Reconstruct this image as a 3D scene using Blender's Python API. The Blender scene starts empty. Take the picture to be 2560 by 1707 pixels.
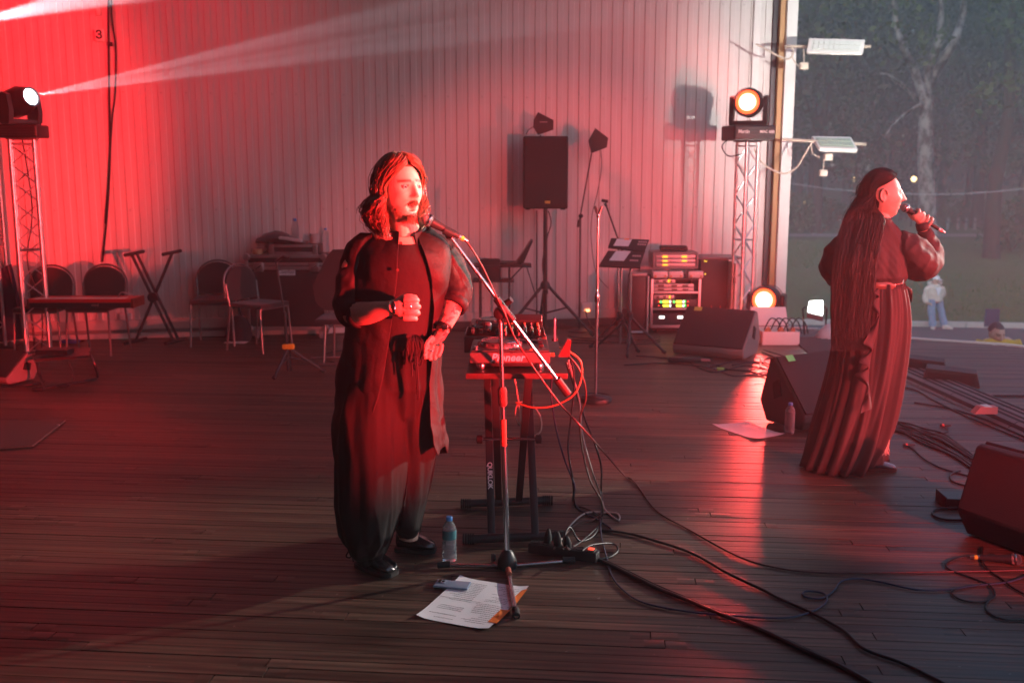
import bpy, bmesh, math, random
from mathutils import Vector, Matrix, noise
R = math.radians
random.seed(7)
sc = bpy.context.scene
col = sc.collection
# ------------------------------------------------------------------ camera
FPX, CX, CY = 2489.0, 1280.0, 853.5            # focal length and centre, in photograph pixels
YAW, PITCH, EYE = R(5.0), R(9.31), 1.68
cd = bpy.data.cameras.new('camera'); cam = bpy.data.objects.new('camera', cd); col.objects.link(cam)
cd.sensor_width = 36.0; cd.lens = FPX / 2560 * 36; cd.clip_start = 0.05; cd.clip_end = 600
cam.location = (0, 0, EYE); cam.rotation_euler = (R(90) - PITCH, 0, YAW)
cd.dof.use_dof = True; cd.dof.focus_distance = 4.6; cd.dof.aperture_fstop = 2.8
sc.camera = cam
# ------------------------------------------------------------------ render / exposure
sc.view_settings.view_transform = 'Standard'; sc.view_settings.look = 'None'
sc.view_settings.gamma = 1.0; sc.view_settings.exposure = 0.7; sc.view_settings.use_curve_mapping = False
sc.cycles.use_denoising = True
sc.cycles.max_bounces = 6; sc.cycles.volume_bounces = 1; sc.cycles.transparent_max_bounces = 12
sc.cycles.sample_clamp_indirect = 6.0
sc.cycles.use_light_tree = True
# ------------------------------------------------------------------ world: late dusk
SUN_EL, SUN_ROT = R(28.0), R(200)
wd = bpy.data.worlds.new('World'); sc.world = wd; wd.use_nodes = True
nt = wd.node_tree; bg = nt.nodes['Background']
sky = nt.nodes.new('ShaderNodeTexSky'); sky.sky_type = 'NISHITA'; sky.sun_disc = False
sky.sun_elevation = SUN_EL; sky.sun_rotation = SUN_ROT; sky.air_density = 1.2; sky.dust_density = 2.0; sky.ozone_density = 3.0
nt.links.new(sky.outputs[0], bg.inputs[0]); bg.inputs[1].default_value = 0.15

def lamp(name, kind, loc, target, power, color, size=0.1, angle=60, blend=0.3):
    ld = bpy.data.lights.new(name, kind); o = bpy.data.objects.new(name, ld); col.objects.link(o)
    ld.energy = power; ld.color = color
    if kind == 'SPOT':
        ld.spot_size = R(angle); ld.spot_blend = blend; ld.shadow_soft_size = size
    o.location = loc
    o.rotation_euler = (Vector(target) - Vector(loc)).to_track_quat('-Z', 'Y').to_euler()
    return o
sl = bpy.data.lights.new('sun', 'SUN'); so = bpy.data.objects.new('sun', sl); col.objects.link(so)
sl.energy = 0.02; sl.angle = R(10); sl.color = (1, .86, .72)
sdir = Vector((math.sin(SUN_ROT) * math.cos(SUN_EL), math.cos(SUN_ROT) * math.cos(SUN_EL), math.sin(SUN_EL)))
so.rotation_euler = sdir.to_track_quat('Z', 'Y').to_euler(); so.location = sdir * 50
# stage lighting hung and standing out of frame (the frame shows their beams and shadows), plus one added red fill
RED = (1.0, 0.055, 0.06)
lamp('red_key_spot', 'SPOT', (3.5, 1.25, 1.15), (-0.62, 4.15, 1.52), 9000, (1.0, 0.018, 0.02), 0.05, 29, 0.6)
lamp('red_floor_spot', 'SPOT', (3.15, 1.25, 1.30), (1.25, 6.4, 0.50), 900, (1.0, 0.07, 0.07), 0.06, 36, 0.4)
lamp('white_side_spot', 'SPOT', (5.9, 4.3, 1.75), (3.5, 11.3, 2.5), 2000, (1.0, .95, .90), 0.08, 37, 0.9)
lamp('warm_side_spot', 'SPOT', (4.6, 2.5, 1.32), (-0.36, 4.25, 1.56), 2600, (1.0, .60, .48), 0.05, 9.5, 0.5)
lamp('red_side_spot', 'SPOT', (5.9, 4.4, 1.5), (1.45, 5.9, 1.0), 1700, (1.0, 0.07, 0.07), 0.06, 26, 0.4)
lamp('red_back_fill', 'SPOT', (4.4, 6.2, 1.0), (0.9, 11.0, 1.75), 520, (1.0, 0.05, 0.06), 0.25, 42, 1.0)  # added fill that reddens rack and wall, no known fixture
lamp('front_of_house_spot', 'SPOT', (13.0, 12.5, 4.6), (1.75, 5.8, 1.45), 9000, (1.0, .9, .8), 0.15, 11, 0.6)
lamp('red_upper_spot', 'SPOT', (-6.0, 5.6, 4.5), (-4.7, 11.0, 3.0), 470, (1.0, 0.001, 0.02), 0.10, 46, 0.9)
lamp('pink_wash', 'SPOT', (-0.4, 4.6, 5.1), (0.0, 11.0, 1.0), 90, (1.0, .10, .12), 0.5, 140, 1.0)

# ------------------------------------------------------------------ pixel <-> place helpers (places of things, in metres)
fwd = Vector((-math.sin(YAW) * math.cos(PITCH), math.cos(YAW) * math.cos(PITCH), -math.sin(PITCH)))
rgt = Vector((math.cos(YAW), math.sin(YAW), 0)); upv = rgt.cross(fwd)
head = Vector((-math.sin(YAW), math.cos(YAW), 0)); CAM = Vector((0, 0, EYE))
def ray(px, py): return fwd + rgt * ((px - CX) / FPX) - upv * ((py - CY) / FPX)
def G(px, py, z=0.0):
    r = ray(px, py); return CAM + r * ((z - EYE) / r.z)
def D(px, py, d):
    r = ray(px, py); return CAM + r * (d / r.dot(head))
def dist(p): return (Vector(p) - CAM).dot(head)
WA, WB = G(300, 845), G(1450, 815)
WU = (WB - WA).normalized(); WN = Vector((WU.y, -WU.x, 0))          # along the wall; towards the stage
WYAW = math.atan2(WU.y, WU.x)
def W(px, py, off=0.0):
    r = ray(px, py); return CAM + r * (((WA + WN * off) - CAM).dot(WN) / r.dot(WN))
def wx(px, py=700): return (W(px, py) - WA).dot(WU)
RZ = Matrix.Rotation(-YAW, 3, 'Z')
class Fr:
    """a place on the floor; L() turns a pixel at that distance into local metres (x right, y away, z up)"""
    def __init__(s, px, py, z=0.0):
        s.o = G(px, py, z); s.d = dist(s.o)
    def L(s, px, py, dd=0.0): return RZ @ (D(px, py, s.d + dd) - s.o)
    def g(s, px, py, z=0.0): return RZ @ (G(px, py, z + s.o.z) - s.o)
    def s_(s): return FPX / s.d

# ------------------------------------------------------------------ materials
MATS = {}
def M(name, c=(.5, .5, .5), rough=.5, metal=0.0, var=.12, scale=8.0, bump=0.0, bscale=60.0, spec=.5, coat=0.0, sheen=0.0, stretch=None, trans=0.0, emit=None, es=0.0, alpha=1.0, ior=1.45):
    if name in MATS: return MATS[name]
    m = bpy.data.materials.new(name); m.use_nodes = True; n = m.node_tree.nodes; l = m.node_tree.links
    b = n['Principled BSDF']; b.inputs['Roughness'].default_value = rough; b.inputs['Metallic'].default_value = metal
    b.inputs['Specular IOR Level'].default_value = spec; b.inputs['Coat Weight'].default_value = coat
    b.inputs['Sheen Weight'].default_value = sheen; b.inputs['Transmission Weight'].default_value = trans; b.inputs['IOR'].default_value = ior
    b.inputs['Alpha'].default_value = alpha
    tc = n.new('ShaderNodeTexCoord'); mp = n.new('ShaderNodeMapping'); l.new(tc.outputs['Object'], mp.inputs[0])
    if stretch: mp.inputs['Scale'].default_value = stretch
    nz = n.new('ShaderNodeTexNoise'); nz.inputs['Scale'].default_value = scale; nz.inputs['Detail'].default_value = 5
    l.new(mp.outputs[0], nz.inputs[0])
    mx = n.new('ShaderNodeMix'); mx.data_type = 'RGBA'
    lo = [max(0, x * (1 - var)) for x in c]; hi = [min(1, x * (1 + var)) for x in c]
    mx.inputs[6].default_value = (*lo, 1); mx.inputs[7].default_value = (*hi, 1)
    l.new(nz.outputs[0], mx.inputs[0]); l.new(mx.outputs[2], b.inputs['Base Color'])
    rr = n.new('ShaderNodeMapRange'); rr.inputs[3].default_value = max(0, rough - .08); rr.inputs[4].default_value = min(1, rough + .08)
    l.new(nz.outputs[0], rr.inputs[0]); l.new(rr.outputs[0], b.inputs['Roughness'])
    if bump:
        n2 = n.new('ShaderNodeTexNoise'); n2.inputs['Scale'].default_value = bscale; n2.inputs['Detail'].default_value = 3
        l.new(mp.outputs[0], n2.inputs[0])
        bp = n.new('ShaderNodeBump'); bp.inputs['Strength'].default_value = bump; bp.inputs['Distance'].default_value = .01
        l.new(n2.outputs[0], bp.inputs['Height']); l.new(bp.outputs[0], b.inputs['Normal'])
    if emit:
        b.inputs['Emission Color'].default_value = (*emit, 1); b.inputs['Emission Strength'].default_value = es
    MATS[name] = m
    return m
# ------------------------------------------------------------------ mesh building
class MB:
    def __init__(s): s.v = []; s.f = []
    def add(s, vs, fs):
        k = len(s.v); s.v += [Vector(p) for p in vs]; s.f += [[i + k for i in f] for f in fs]; return s
    def box(s, c, size, rot=None, bev=0.0, seg=2):
        bm = bmesh.new(); bmesh.ops.create_cube(bm, size=1.0)
        for v in bm.verts: v.co = Vector((v.co.x * size[0], v.co.y * size[1], v.co.z * size[2]))
        if bev > 0: bmesh.ops.bevel(bm, geom=bm.edges[:], offset=min(bev, min(size) * .45), segments=seg, profile=.6, affect='EDGES')
        bm.verts.index_update()
        vs = [((rot @ v.co) if rot else v.co) + Vector(c) for v in bm.verts]; fs = [[v.index for v in f.verts] for f in bm.faces]; bm.free()
        return s.add(vs, fs)
    def tube(s, pts, r, n=8, cap=True):
        pts = [Vector(p) for p in pts]; m = len(pts); rs = r if isinstance(r, (list, tuple)) else [r] * m
        t0 = (pts[1] - pts[0]).normalized(); u = t0.orthogonal().normalized(); vs = []
        for i in range(m):
            t = (pts[min(i + 1, m - 1)] - pts[max(i - 1, 0)]).normalized()
            u = (u - t * u.dot(t)); u = u.normalized() if u.length > 1e-6 else t.orthogonal().normalized()
            w = t.cross(u)
            for k in range(n):
                a = 2 * math.pi * k / n; vs.append(pts[i] + (u * math.cos(a) + w * math.sin(a)) * rs[i])
        fs = [[i * n + k, i * n + (k + 1) % n, (i + 1) * n + (k + 1) % n, (i + 1) * n + k] for i in range(m - 1) for k in range(n)]
        if cap: fs += [list(range(n))[::-1], list(range((m - 1) * n, m * n))]
        return s.add(vs, fs)
    def lathe(s, prof, n=24, mat=None, cap=True):
        vs = []; m = len(prof)
        for (r, z) in prof:
            for k in range(n):
                a = 2 * math.pi * k / n; p = Vector((r * math.cos(a), r * math.sin(a), z)); vs.append(mat @ p if mat else p)
        fs = [[i * n + k, i * n + (k + 1) % n, (i + 1) * n + (k + 1) % n, (i + 1) * n + k] for i in range(m - 1) for k in range(n)]
        if cap: fs += [list(range(n))[::-1], list(range((m - 1) * n, m * n))]
        return s.add(vs, fs)
    def prism(s, poly, t, mat=None):
        """poly in local xy, extruded to z = +-t/2"""
        n = len(poly); vs = [Vector((x, y, -t / 2)) for x, y in poly] + [Vector((x, y, t / 2)) for x, y in poly]
        if mat: vs = [mat @ p for p in vs]
        fs = [list(range(n))[::-1], list(range(n, 2 * n))] + [[i, (i + 1) % n, n + (i + 1) % n, n + i] for i in range(n)]
        return s.add(vs, fs)
    def loft(s, rings, cap=True, closed=True):
        n = len(rings[0]); m = len(rings); vs = [p for r in rings for p in r]
        q = n if closed else n - 1
        fs = [[i * n + k, i * n + (k + 1) % n, (i + 1) * n + (k + 1) % n, (i + 1) * n + k] for i in range(m - 1) for k in range(q)]
        if cap and closed: fs += [list(range(n))[::-1], list(range((m - 1) * n, m * n))]
        return s.add(vs, fs)
    def build(s, name, mat, parent=None, sharp=40, loc=None, fix=True):
        me = bpy.data.meshes.new(name); me.from_pydata(s.v, [], s.f); me.update()
        if fix:
            bm = bmesh.new(); bm.from_mesh(me); bmesh.ops.recalc_face_normals(bm, faces=bm.faces[:]); bm.to_mesh(me); bm.free()
        return mkobj(name, me, mat, parent, sharp, loc)
def mkobj(name, me, mat, parent=None, sharp=40, loc=None):
    if mat is not None and not me.materials: me.materials.append(mat)
    if sharp:
        me.polygons.foreach_set('use_smooth', [True] * len(me.polygons)); me.set_sharp_from_angle(angle=R(sharp))
    o = bpy.data.objects.new(name, me); col.objects.link(o)
    if parent is not None: o.parent = parent
    if loc is not None: o.location = loc
    return o
def tag(o, label=None, cat=None, group=None, kind=None):
    if label: o['label'] = label
    if cat: o['category'] = cat
    if group: o['group'] = group
    if kind: o['kind'] = kind
    return o
def thing(name, label, cat, at, rz=None, group=None):
    o = bpy.data.objects.new(name, None); col.objects.link(o); o.empty_display_size = .1
    o.location = at.o if isinstance(at, Fr) else at; o.rotation_euler = (0, 0, YAW if rz is None else rz)
    return tag(o, label, cat, group)
def spline(pts, k=8):
    pts = [Vector(p) for p in pts]; out = []
    for i in range(len(pts) - 1):
        p0 = pts[max(i - 1, 0)]; p1 = pts[i]; p2 = pts[i + 1]; p3 = pts[min(i + 2, len(pts) - 1)]
        for j in range(k):
            t = j / k
            out.append(.5 * (2 * p1 + (p2 - p0) * t + (2 * p0 - 5 * p1 + 4 * p2 - p3) * t * t + (3 * p1 - p0 - 3 * p2 + p3) * t ** 3))
    out.append(pts[-1]); return out
def bar(name, a, b, r, mat, parent, n=8):
    return MB().tube([a, b], r, n).build(name, mat, parent)
def pipe(name, pts, r, mat, parent, n=8, k=6, sm=True):
    return MB().tube(spline(pts, k) if sm else pts, r, n).build(name, mat, parent)
def boxp(name, c, size, mat, parent, bev=.004, rot=None):
    return MB().box(c, size, rot, bev).build(name, mat, parent)
def text(name, s, size, mat, parent, mtx, depth=.0006, shear=0.0, bold=0.0, align='CENTER', spacing=1.0):
    cu = bpy.data.curves.new(name, 'FONT'); cu.body = s; cu.size = size; cu.extrude = depth; cu.shear = shear; cu.offset = bold
    cu.align_x = align; cu.align_y = 'CENTER'; cu.space_character = spacing; cu.resolution_u = 3
    t = bpy.data.objects.new('tmp', cu); col.objects.link(t); dg = bpy.context.evaluated_depsgraph_get()
    me = bpy.data.meshes.new_from_object(t.evaluated_get(dg)); bpy.data.objects.remove(t); bpy.data.curves.remove(cu)
    me.transform(mtx); me.materials.clear()
    return mkobj(name, me, mat, parent, 0)
def axes(o, x, y):
    """matrix with local x, y along the given vectors"""
    x = Vector(x).normalized(); z = x.cross(Vector(y)).normalized(); y = z.cross(x)
    return Matrix(((x.x, y.x, z.x, o[0]), (x.y, y.y, z.y, o[1]), (x.z, y.z, z.z, o[2]), (0, 0, 0, 1)))
def aim(o, z, up=(0, 0, 1)):
    """matrix with local z along the given vector"""
    z = Vector(z).normalized(); x = Vector(up).cross(z)
    x = x.normalized() if x.length > 1e-5 else Vector((1, 0, 0)); y = z.cross(x)
    return Matrix(((x.x, y.x, z.x, o[0]), (x.y, y.y, z.y, o[1]), (x.z, y.z, z.z, o[2]), (0, 0, 0, 1)))
def copy_tree(o, parent=None):
    c = o.copy(); col.objects.link(c); c.parent = parent
    for ch in list(o.children): copy_tree(ch, c)
    return c

# common materials
BLACK = M('black_plastic', (.016, .016, .018), .42, var=.25, bump=.05)
BLACKM = M('black_metal', (.02, .02, .022), .38, var=.2, bump=.04, bscale=200)
RUBBER = M('black_rubber', (.018, .018, .018), .7, var=.2)
CHROME = M('chrome', (.62, .62, .64), .2, 1.0, var=.06)
ALU = M('aluminium', (.62, .62, .63), .34, 1.0, var=.1, bump=.03, bscale=150)
GALV = M('galvanised_edge', (.5, .5, .5), .42, .9, var=.12)
WHITEP = M('white_paint', (.72, .70, .67), .5, var=.06, scale=3, bump=.05)
CABLE = M('cable_black', (.014, .014, .015), .45, var=.2)
# ================================================================== SETTING
# ---- stage floor: narrow dark planks
def plank_mat():
    m = bpy.data.materials.new('stained_plank'); m.use_nodes = True; n = m.node_tree.nodes; l = m.node_tree.links
    b = n['Principled BSDF']; ge = n.new('ShaderNodeNewGeometry'); oi = n.new('ShaderNodeObjectInfo')
    ad = n.new('ShaderNodeVectorMath'); ad.operation = 'ADD'; mu = n.new('ShaderNodeMath'); mu.operation = 'MULTIPLY'; mu.inputs[1].default_value = 37.0
    at = n.new('ShaderNodeAttribute'); at.attribute_name = 'pr'
    sm = n.new('ShaderNodeMath'); sm.operation = 'ADD'; l.new(oi.outputs['Random'], sm.inputs[0]); l.new(at.outputs['Fac'], sm.inputs[1])
    l.new(sm.outputs[0], mu.inputs[0]); l.new(ge.outputs['Position'], ad.inputs[0]); l.new(mu.outputs[0], ad.inputs[1])
    mp = n.new('ShaderNodeMapping'); mp.inputs['Scale'].default_value = (1.1, 16, 4); l.new(ad.outputs[0], mp.inputs[0])
    nz = n.new('ShaderNodeTexNoise'); nz.inputs['Scale'].default_value = 1.6; nz.inputs['Detail'].default_value = 6; nz.inputs['Distortion'].default_value = 1.6
    l.new(mp.outputs[0], nz.inputs[0])
    wv = n.new('ShaderNodeTexWave'); wv.wave_type = 'RINGS'; wv.inputs['Scale'].default_value = .55; wv.inputs['Distortion'].default_value = 5; wv.inputs['Detail'].default_value = 3; wv.inputs['Detail Scale'].default_value = 1.2
    l.new(mp.outputs[0], wv.inputs[0])
    r1 = n.new('ShaderNodeValToRGB'); l.new(nz.outputs[0], r1.inputs[0])
    e = r1.color_ramp.elements; e[0].position = .3; e[0].color = (.044, .025, .018, 1); e[1].position = .72; e[1].color = (.140, .078, .052, 1)
    r2 = n.new('ShaderNodeMix'); r2.data_type = 'RGBA'; r2.blend_type = 'MULTIPLY'; r2.inputs[0].default_value = .45
    l.new(r1.outputs[0], r2.inputs[6]); l.new(wv.outputs['Color'], r2.inputs[7])
    fr = n.new('ShaderNodeMath'); fr.operation = 'FRACT'; m3 = n.new('ShaderNodeMath'); m3.operation = 'MULTIPLY'; m3.inputs[1].default_value = 7.31
    l.new(sm.outputs[0], m3.inputs[0]); l.new(m3.outputs[0], fr.inputs[0])
    mr = n.new('ShaderNodeMapRange'); mr.inputs[3].default_value = .62; mr.inputs[4].default_value = 1.5; l.new(fr.outputs[0], mr.inputs[0])
    # worn patches over the whole floor
    n3 = n.new('ShaderNodeTexNoise'); n3.inputs['Scale'].default_value = .9; n3.inputs['Detail'].default_value = 4; l.new(ge.outputs['Position'], n3.inputs[0])
    mr3 = n.new('ShaderNodeMapRange'); mr3.inputs[1].default_value = .3; mr3.inputs[2].default_value = .7; mr3.inputs[3].default_value = .8; mr3.inputs[4].default_value = 1.25; l.new(n3.outputs[0], mr3.inputs[0])
    mm = n.new('ShaderNodeMath'); mm.operation = 'MULTIPLY'; l.new(mr.outputs[0], mm.inputs[0]); l.new(mr3.outputs[0], mm.inputs[1])
    vm = n.new('ShaderNodeVectorMath'); vm.operation = 'SCALE'; l.new(r2.outputs[2], vm.inputs[0]); l.new(mm.outputs[0], vm.inputs['Scale'])
    # dust specks and chips
    n4 = n.new('ShaderNodeTexNoise'); n4.inputs['Scale'].default_value = 34; n4.inputs['Detail'].default_value = 2; l.new(ge.outputs['Position'], n4.inputs[0])
    cr = n.new('ShaderNodeValToRGB'); cr.color_ramp.elements[0].position = .735; cr.color_ramp.elements[1].position = .77; l.new(n4.outputs[0], cr.inputs[0])
    ds = n.new('ShaderNodeMix'); ds.data_type = 'RGBA'; ds.inputs[7].default_value = (.22, .18, .15, 1); l.new(cr.outputs[0], ds.inputs[0]); l.new(vm.outputs[0], ds.inputs[6])
    l.new(ds.outputs[2], b.inputs['Base Color'])
    rg = n.new('ShaderNodeMapRange'); rg.inputs[3].default_value = .34; rg.inputs[4].default_value = .62; l.new(nz.outputs[0], rg.inputs[0]); l.new(rg.outputs[0], b.inputs['Roughness'])
    b.inputs['Specular IOR Level'].default_value = .5
    bp = n.new('ShaderNodeBump'); bp.inputs['Strength'].default_value = .25; bp.inputs['Distance'].default_value = .004; l.new(nz.outputs[0], bp.inputs['Height']); l.new(bp.outputs[0], b.inputs['Normal'])
    return m
PLANK = plank_mat()
EDGE = [G(1950, 818), G(2120, 832), G(2272, 847), G(2450, 859), G(2560, 869)]
EDGE += [EDGE[-1] + Vector((1.1, -1.2, 0)), EDGE[-1] + Vector((1.7, -3.0, 0)), EDGE[-1] + Vector((1.9, -5.2, 0)), EDGE[-1] + Vector((1.6, -8.5, 0))]
def xr(Y):
    for a, b in zip(EDGE, EDGE[1:]):
        if b.y <= Y <= a.y: return a.x + (b.x - a.x) * (a.y - Y) / (a.y - b.y)
    return EDGE[0].x if Y > EDGE[0].y else EDGE[-1].x
def wall_y(x): return WA.y + WU.y / WU.x * (x - WA.x)
XL = -7.6; PW = .066
sub = MB(); poly = [(XL, 1.2), (EDGE[-1].x, 1.2)] + [(e.x, e.y) for e in EDGE[::-1] if e.y > 1.2] + [(EDGE[0].x, wall_y(EDGE[0].x)), (XL, wall_y(XL))]
sub.prism(poly, .10, Matrix.Translation((0, 0, -.077)))
floor = tag(sub.build('stage_floor', M('floor_underlay', (.012, .010, .009), .9)), kind='structure')
me_pl = MB().box((0, 0, 0), (1, 1, 1)).build('tmp_plank', PLANK); plk = me_pl.data; bpy.data.objects.remove(me_pl)
bmp = bmesh.new(); bmp.from_mesh(plk)
bmesh.ops.bevel(bmp, geom=[e for e in bmp.edges if all(v.co.z > .4 for v in e.verts)], offset=.025, segments=1, affect='EDGES'); bmp.to_mesh(plk); bmp.free()
plk.name = 'plank'
rest = []; cnt = 0; y = 1.9; rng = random.Random(3)
while y < 12.0:
    x0 = XL; x = x0 - rng.uniform(0, 3.0)
    while x < xr(y):
        L_ = rng.choice((2.0, 3.0, 3.0, 4.0)); a = max(x, x0); b = min(x + L_ - .004, xr(y) - .02)
        x += L_
        if b - a < .05 or y + PW > wall_y((a + b) / 2) + .08: continue
        dz = rng.uniform(-.0012, .0012); w = PW - rng.uniform(.0012, .003)
        P0 = Vector(((a + b) / 2, y + PW / 2, -.014 + dz)); dd = dist(P0)
        vis = any(abs((Vector((q, P0.y, 0)) - CAM).dot(rgt)) < .535 * dd + .1 for q in (a, b, (a + b) / 2)) and dd > 2.55
        if vis and cnt < 300:
            o = bpy.data.objects.new('plank', plk); col.objects.link(o); o.parent = floor
            o.location = P0; o.scale = (b - a, w, .026); cnt += 1
        else: rest.append((a, b, P0.y - w / 2, P0.y + w / 2, .0 + dz - .001))
    y += PW
mb = MB(); prs = []
for (a, b, y0, y1, z) in rest:
    mb.add([(a, y0, z), (b, y0, z), (b, y1, z), (a, y1, z), (a, y0, z - .025), (b, y0, z - .025), (b, y1, z - .025), (a, y1, z - .025)],
           [[0, 1, 2, 3], [0, 4, 5, 1], [2, 6, 7, 3], [1, 5, 6, 2], [3, 7, 4, 0]]); prs += [rng.random()] * 5
fo = mb.build('plank_rows', PLANK, floor, 0, fix=False); tag(fo, kind='stuff')
at_ = fo.data.attributes.new('pr', 'FLOAT', 'FACE'); at_.data.foreach_set('value', prs)
# white metal edge of the stage and the boarding below it
es = spline([e + Vector((0, 0, .004)) for e in EDGE], 6)
MB().loft([[p + Vector((0, 0, .012)), p + Vector((.06, .02, .012)), p + Vector((.06, .02, -.10)), p + Vector((0, 0, -.10))] for p in es]).build('stage_edge_strip', WHITEP, floor, 30)
sk = MB(); 
for a, b in zip(EDGE, EDGE[1:]):
    n_ = max(2, int((b - a).length / .3))
    for i in range(n_):
        p = a.lerp(b, (i + .02) / n_); q = a.lerp(b, (i + .98) / n_)
        sk.add([p + Vector((.01, 0, -.13)), q + Vector((.01, 0, -.13)), q + Vector((.01, 0, -2.4)), p + Vector((.01, 0, -2.4))], [[0, 1, 2, 3]])
sk.build('stage_skirt', M('skirt_board', (.10, .08, .07), .7, bump=.1), floor, 0)

# ---- rear wall: profiled steel sheets, skirting, posts
STEEL = M('ivory_profiled_steel', (.60, .565, .54), .42, var=.12, scale=1.6, bump=.04, bscale=12, stretch=(3, 3, .5))
wroot = thing('stage_wall', 'tall ivory profiled steel wall with vertical ribs closing the back of the stage', 'wall', WA, WYAW)
PER = .124; NR = 9; ZT = 5.4; x0w = wx(-260, 500); x1w = wx(1873, 500)
def sheet_profile(n, h=.010):
    pts = []
    for i in range(n):
        b = i * PER; pts += [(b, 0), (b + .046, 0), (b + .053, h), (b + .071, h), (b + .078, 0)] if False else [(b, 0), (b + .055, 0), (b + .061, h), (b + .118, h)]
    pts.append((n * PER, 0)); return pts
sp = sheet_profile(NR); smb = MB()
for (u, v) in sp: smb.v += [Vector((u, -v, 0)), Vector((u, -v, ZT))]
smb.f = [[2 * i, 2 * i + 2, 2 * i + 3, 2 * i + 1] for i in range(len(sp) - 1)]
s0 = smb.build('cladding_sheet', STEEL, wroot, 0, fix=False); x = x1w - NR * PER; first = True; screws = MB()
while x > x0w - NR * PER:
    o = s0 if first else bpy.data.objects.new('cladding_sheet', s0.data)
    if not first: col.objects.link(o); o.parent = wroot
    o.location = (x, -.0025 * (int((x - x0w) * 10) % 2), .10); first = False
    for zz in (.35, 1.35, 2.55, 3.6):
        for i in range(1, NR, 2): screws.lathe([(.0, 0), (.007, .001), (.007, .005), (.004, .007)], 6, Matrix.Translation((x + i * PER + .09, -.0125, zz)) @ Matrix.Rotation(R(90), 4, 'X'))
    x -= NR * PER
tag(screws.build('screws', M('screw_grey', (.3, .28, .26), .4, .8), wroot), kind='stuff')
boxp('backing', ((x0w - 1 + wx(1968, 300)) / 2, .06, ZT / 2), (wx(1968, 300) - x0w + 1, .06, ZT), M('wall_core', (.3, .28, .27), .8), wroot, 0)
boxp('skirting_board', ((x0w + x1w) / 2, -.030, .145), (x1w - x0w, .03, .10), M('skirting_white', (.58, .53, .50), .5, bump=.08), wroot, .004)
boxp('lower_skirting', ((x0w + wx(900)) / 2, -.042, .03), (wx(900) - x0w, .05, .055), M('skirting_white'), wroot, .004)
boxp('base_board', ((wx(900) + x1w) / 2, -.035, .045), (x1w - wx(900), .03, .085), M('dark_base', (.06, .05, .05), .7), wroot, .003)
def vpost(name, pa, pb, off, dep, mat, z0=0, z1=ZT):
    a, b = wx(pa, 300), wx(pb, 300); return boxp(name, ((a + b) / 2, off, (z0 + z1) / 2), (b - a, dep, z1 - z0), mat, wroot, .003)
vpost('corner_trim', 1872, 1889, -.020, .035, WHITEP)
boxp('flat_panel', ((wx(1889, 300) + wx(1921, 300)) / 2, .012, ZT / 2), (wx(1921, 300) - wx(1889, 300), .02, ZT), M('panel_ivory', (.62, .60, .57), .45, bump=.03), wroot, .002)
vpost('panel_seam', 1904, 1906.5, -.002, .012, WHITEP)
vpost('dark_strip', 1921, 1933, .01, .08, M('strip_dark', (.06, .055, .06), .5, .5))  # dark strip filling the gap between panel and beam
vpost('wooden_beam', 1933, 1946, -.03, .10, M('pine_beam', (.46, .27, .13), .6, var=.25, scale=3, stretch=(6, 6, .6), bump=.1))
vpost('corner_post', 1946, 1972, -.05, .14, WHITEP)
# conduit, tag with a 3, cables down the wall
cx_ = wx(243, 40); c0 = W(243, 40)
boxp('conduit', (wx(247, 40), -.022, 4.3), (.035, .02, 2.0), WHITEP, wroot, .003)
zt = W(250, 90).z
boxp('switch_box', (wx(250, 90), -.03, zt), (.085, .04, .12), WHITEP, wroot, .006)
text('box_numeral', 'З', .11, M('print_black', (.02, .02, .02), .6), wroot, axes((wx(250, 90), -.0515, zt), (1, 0, 0), (0, 0, 1)), bold=.004)
def wallcable(pts, r, label):
    pp = [W(a, b, .05) - WA for a, b in pts]; pp = [Vector((p.dot(WU), -.025, p.z)) for p in pp]
    o = MB().tube(spline(pp, 8), r, 6).build('hanging_cable', CABLE, None, loc=WA); o.rotation_euler = (0, 0, WYAW); return tag(o, label, 'cable', 'cables hanging on the wall')
wallcable([(268, -200), (270, 60), (272, 240), (274, 380), (268, 520), (255, 655)], .011, 'straight black cable hanging down the wall beside the number tag')
wallcable([(274, -200), (278, 30), (288, 120), (287, 230), (279, 300), (272, 420), (262, 560)], .009, 'bowed black cable bulging right of the straight one on the wall')
boxp('cable_clamp', (wx(277, 112), -.03, W(277, 112).z), (.05, .03, .04), BLACK, wroot, .004)
boxp('wall_socket', (wx(316, 790), -.03, W(316, 790).z), (.12, .05, .07), WHITEP, wroot, .006)
boxp('wall_socket', (wx(1464, 766), -.05, W(1464, 766).z), (.13, .06, .10), WHITEP, wroot, .006)
boxp('socket_light', (wx(1464, 772), -.085, W(1464, 774).z), (.05, .012, .022), M('lit_neon', (.9, .4, .2), .4, emit=(1, .25, .08), es=6), wroot, .003)

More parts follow.
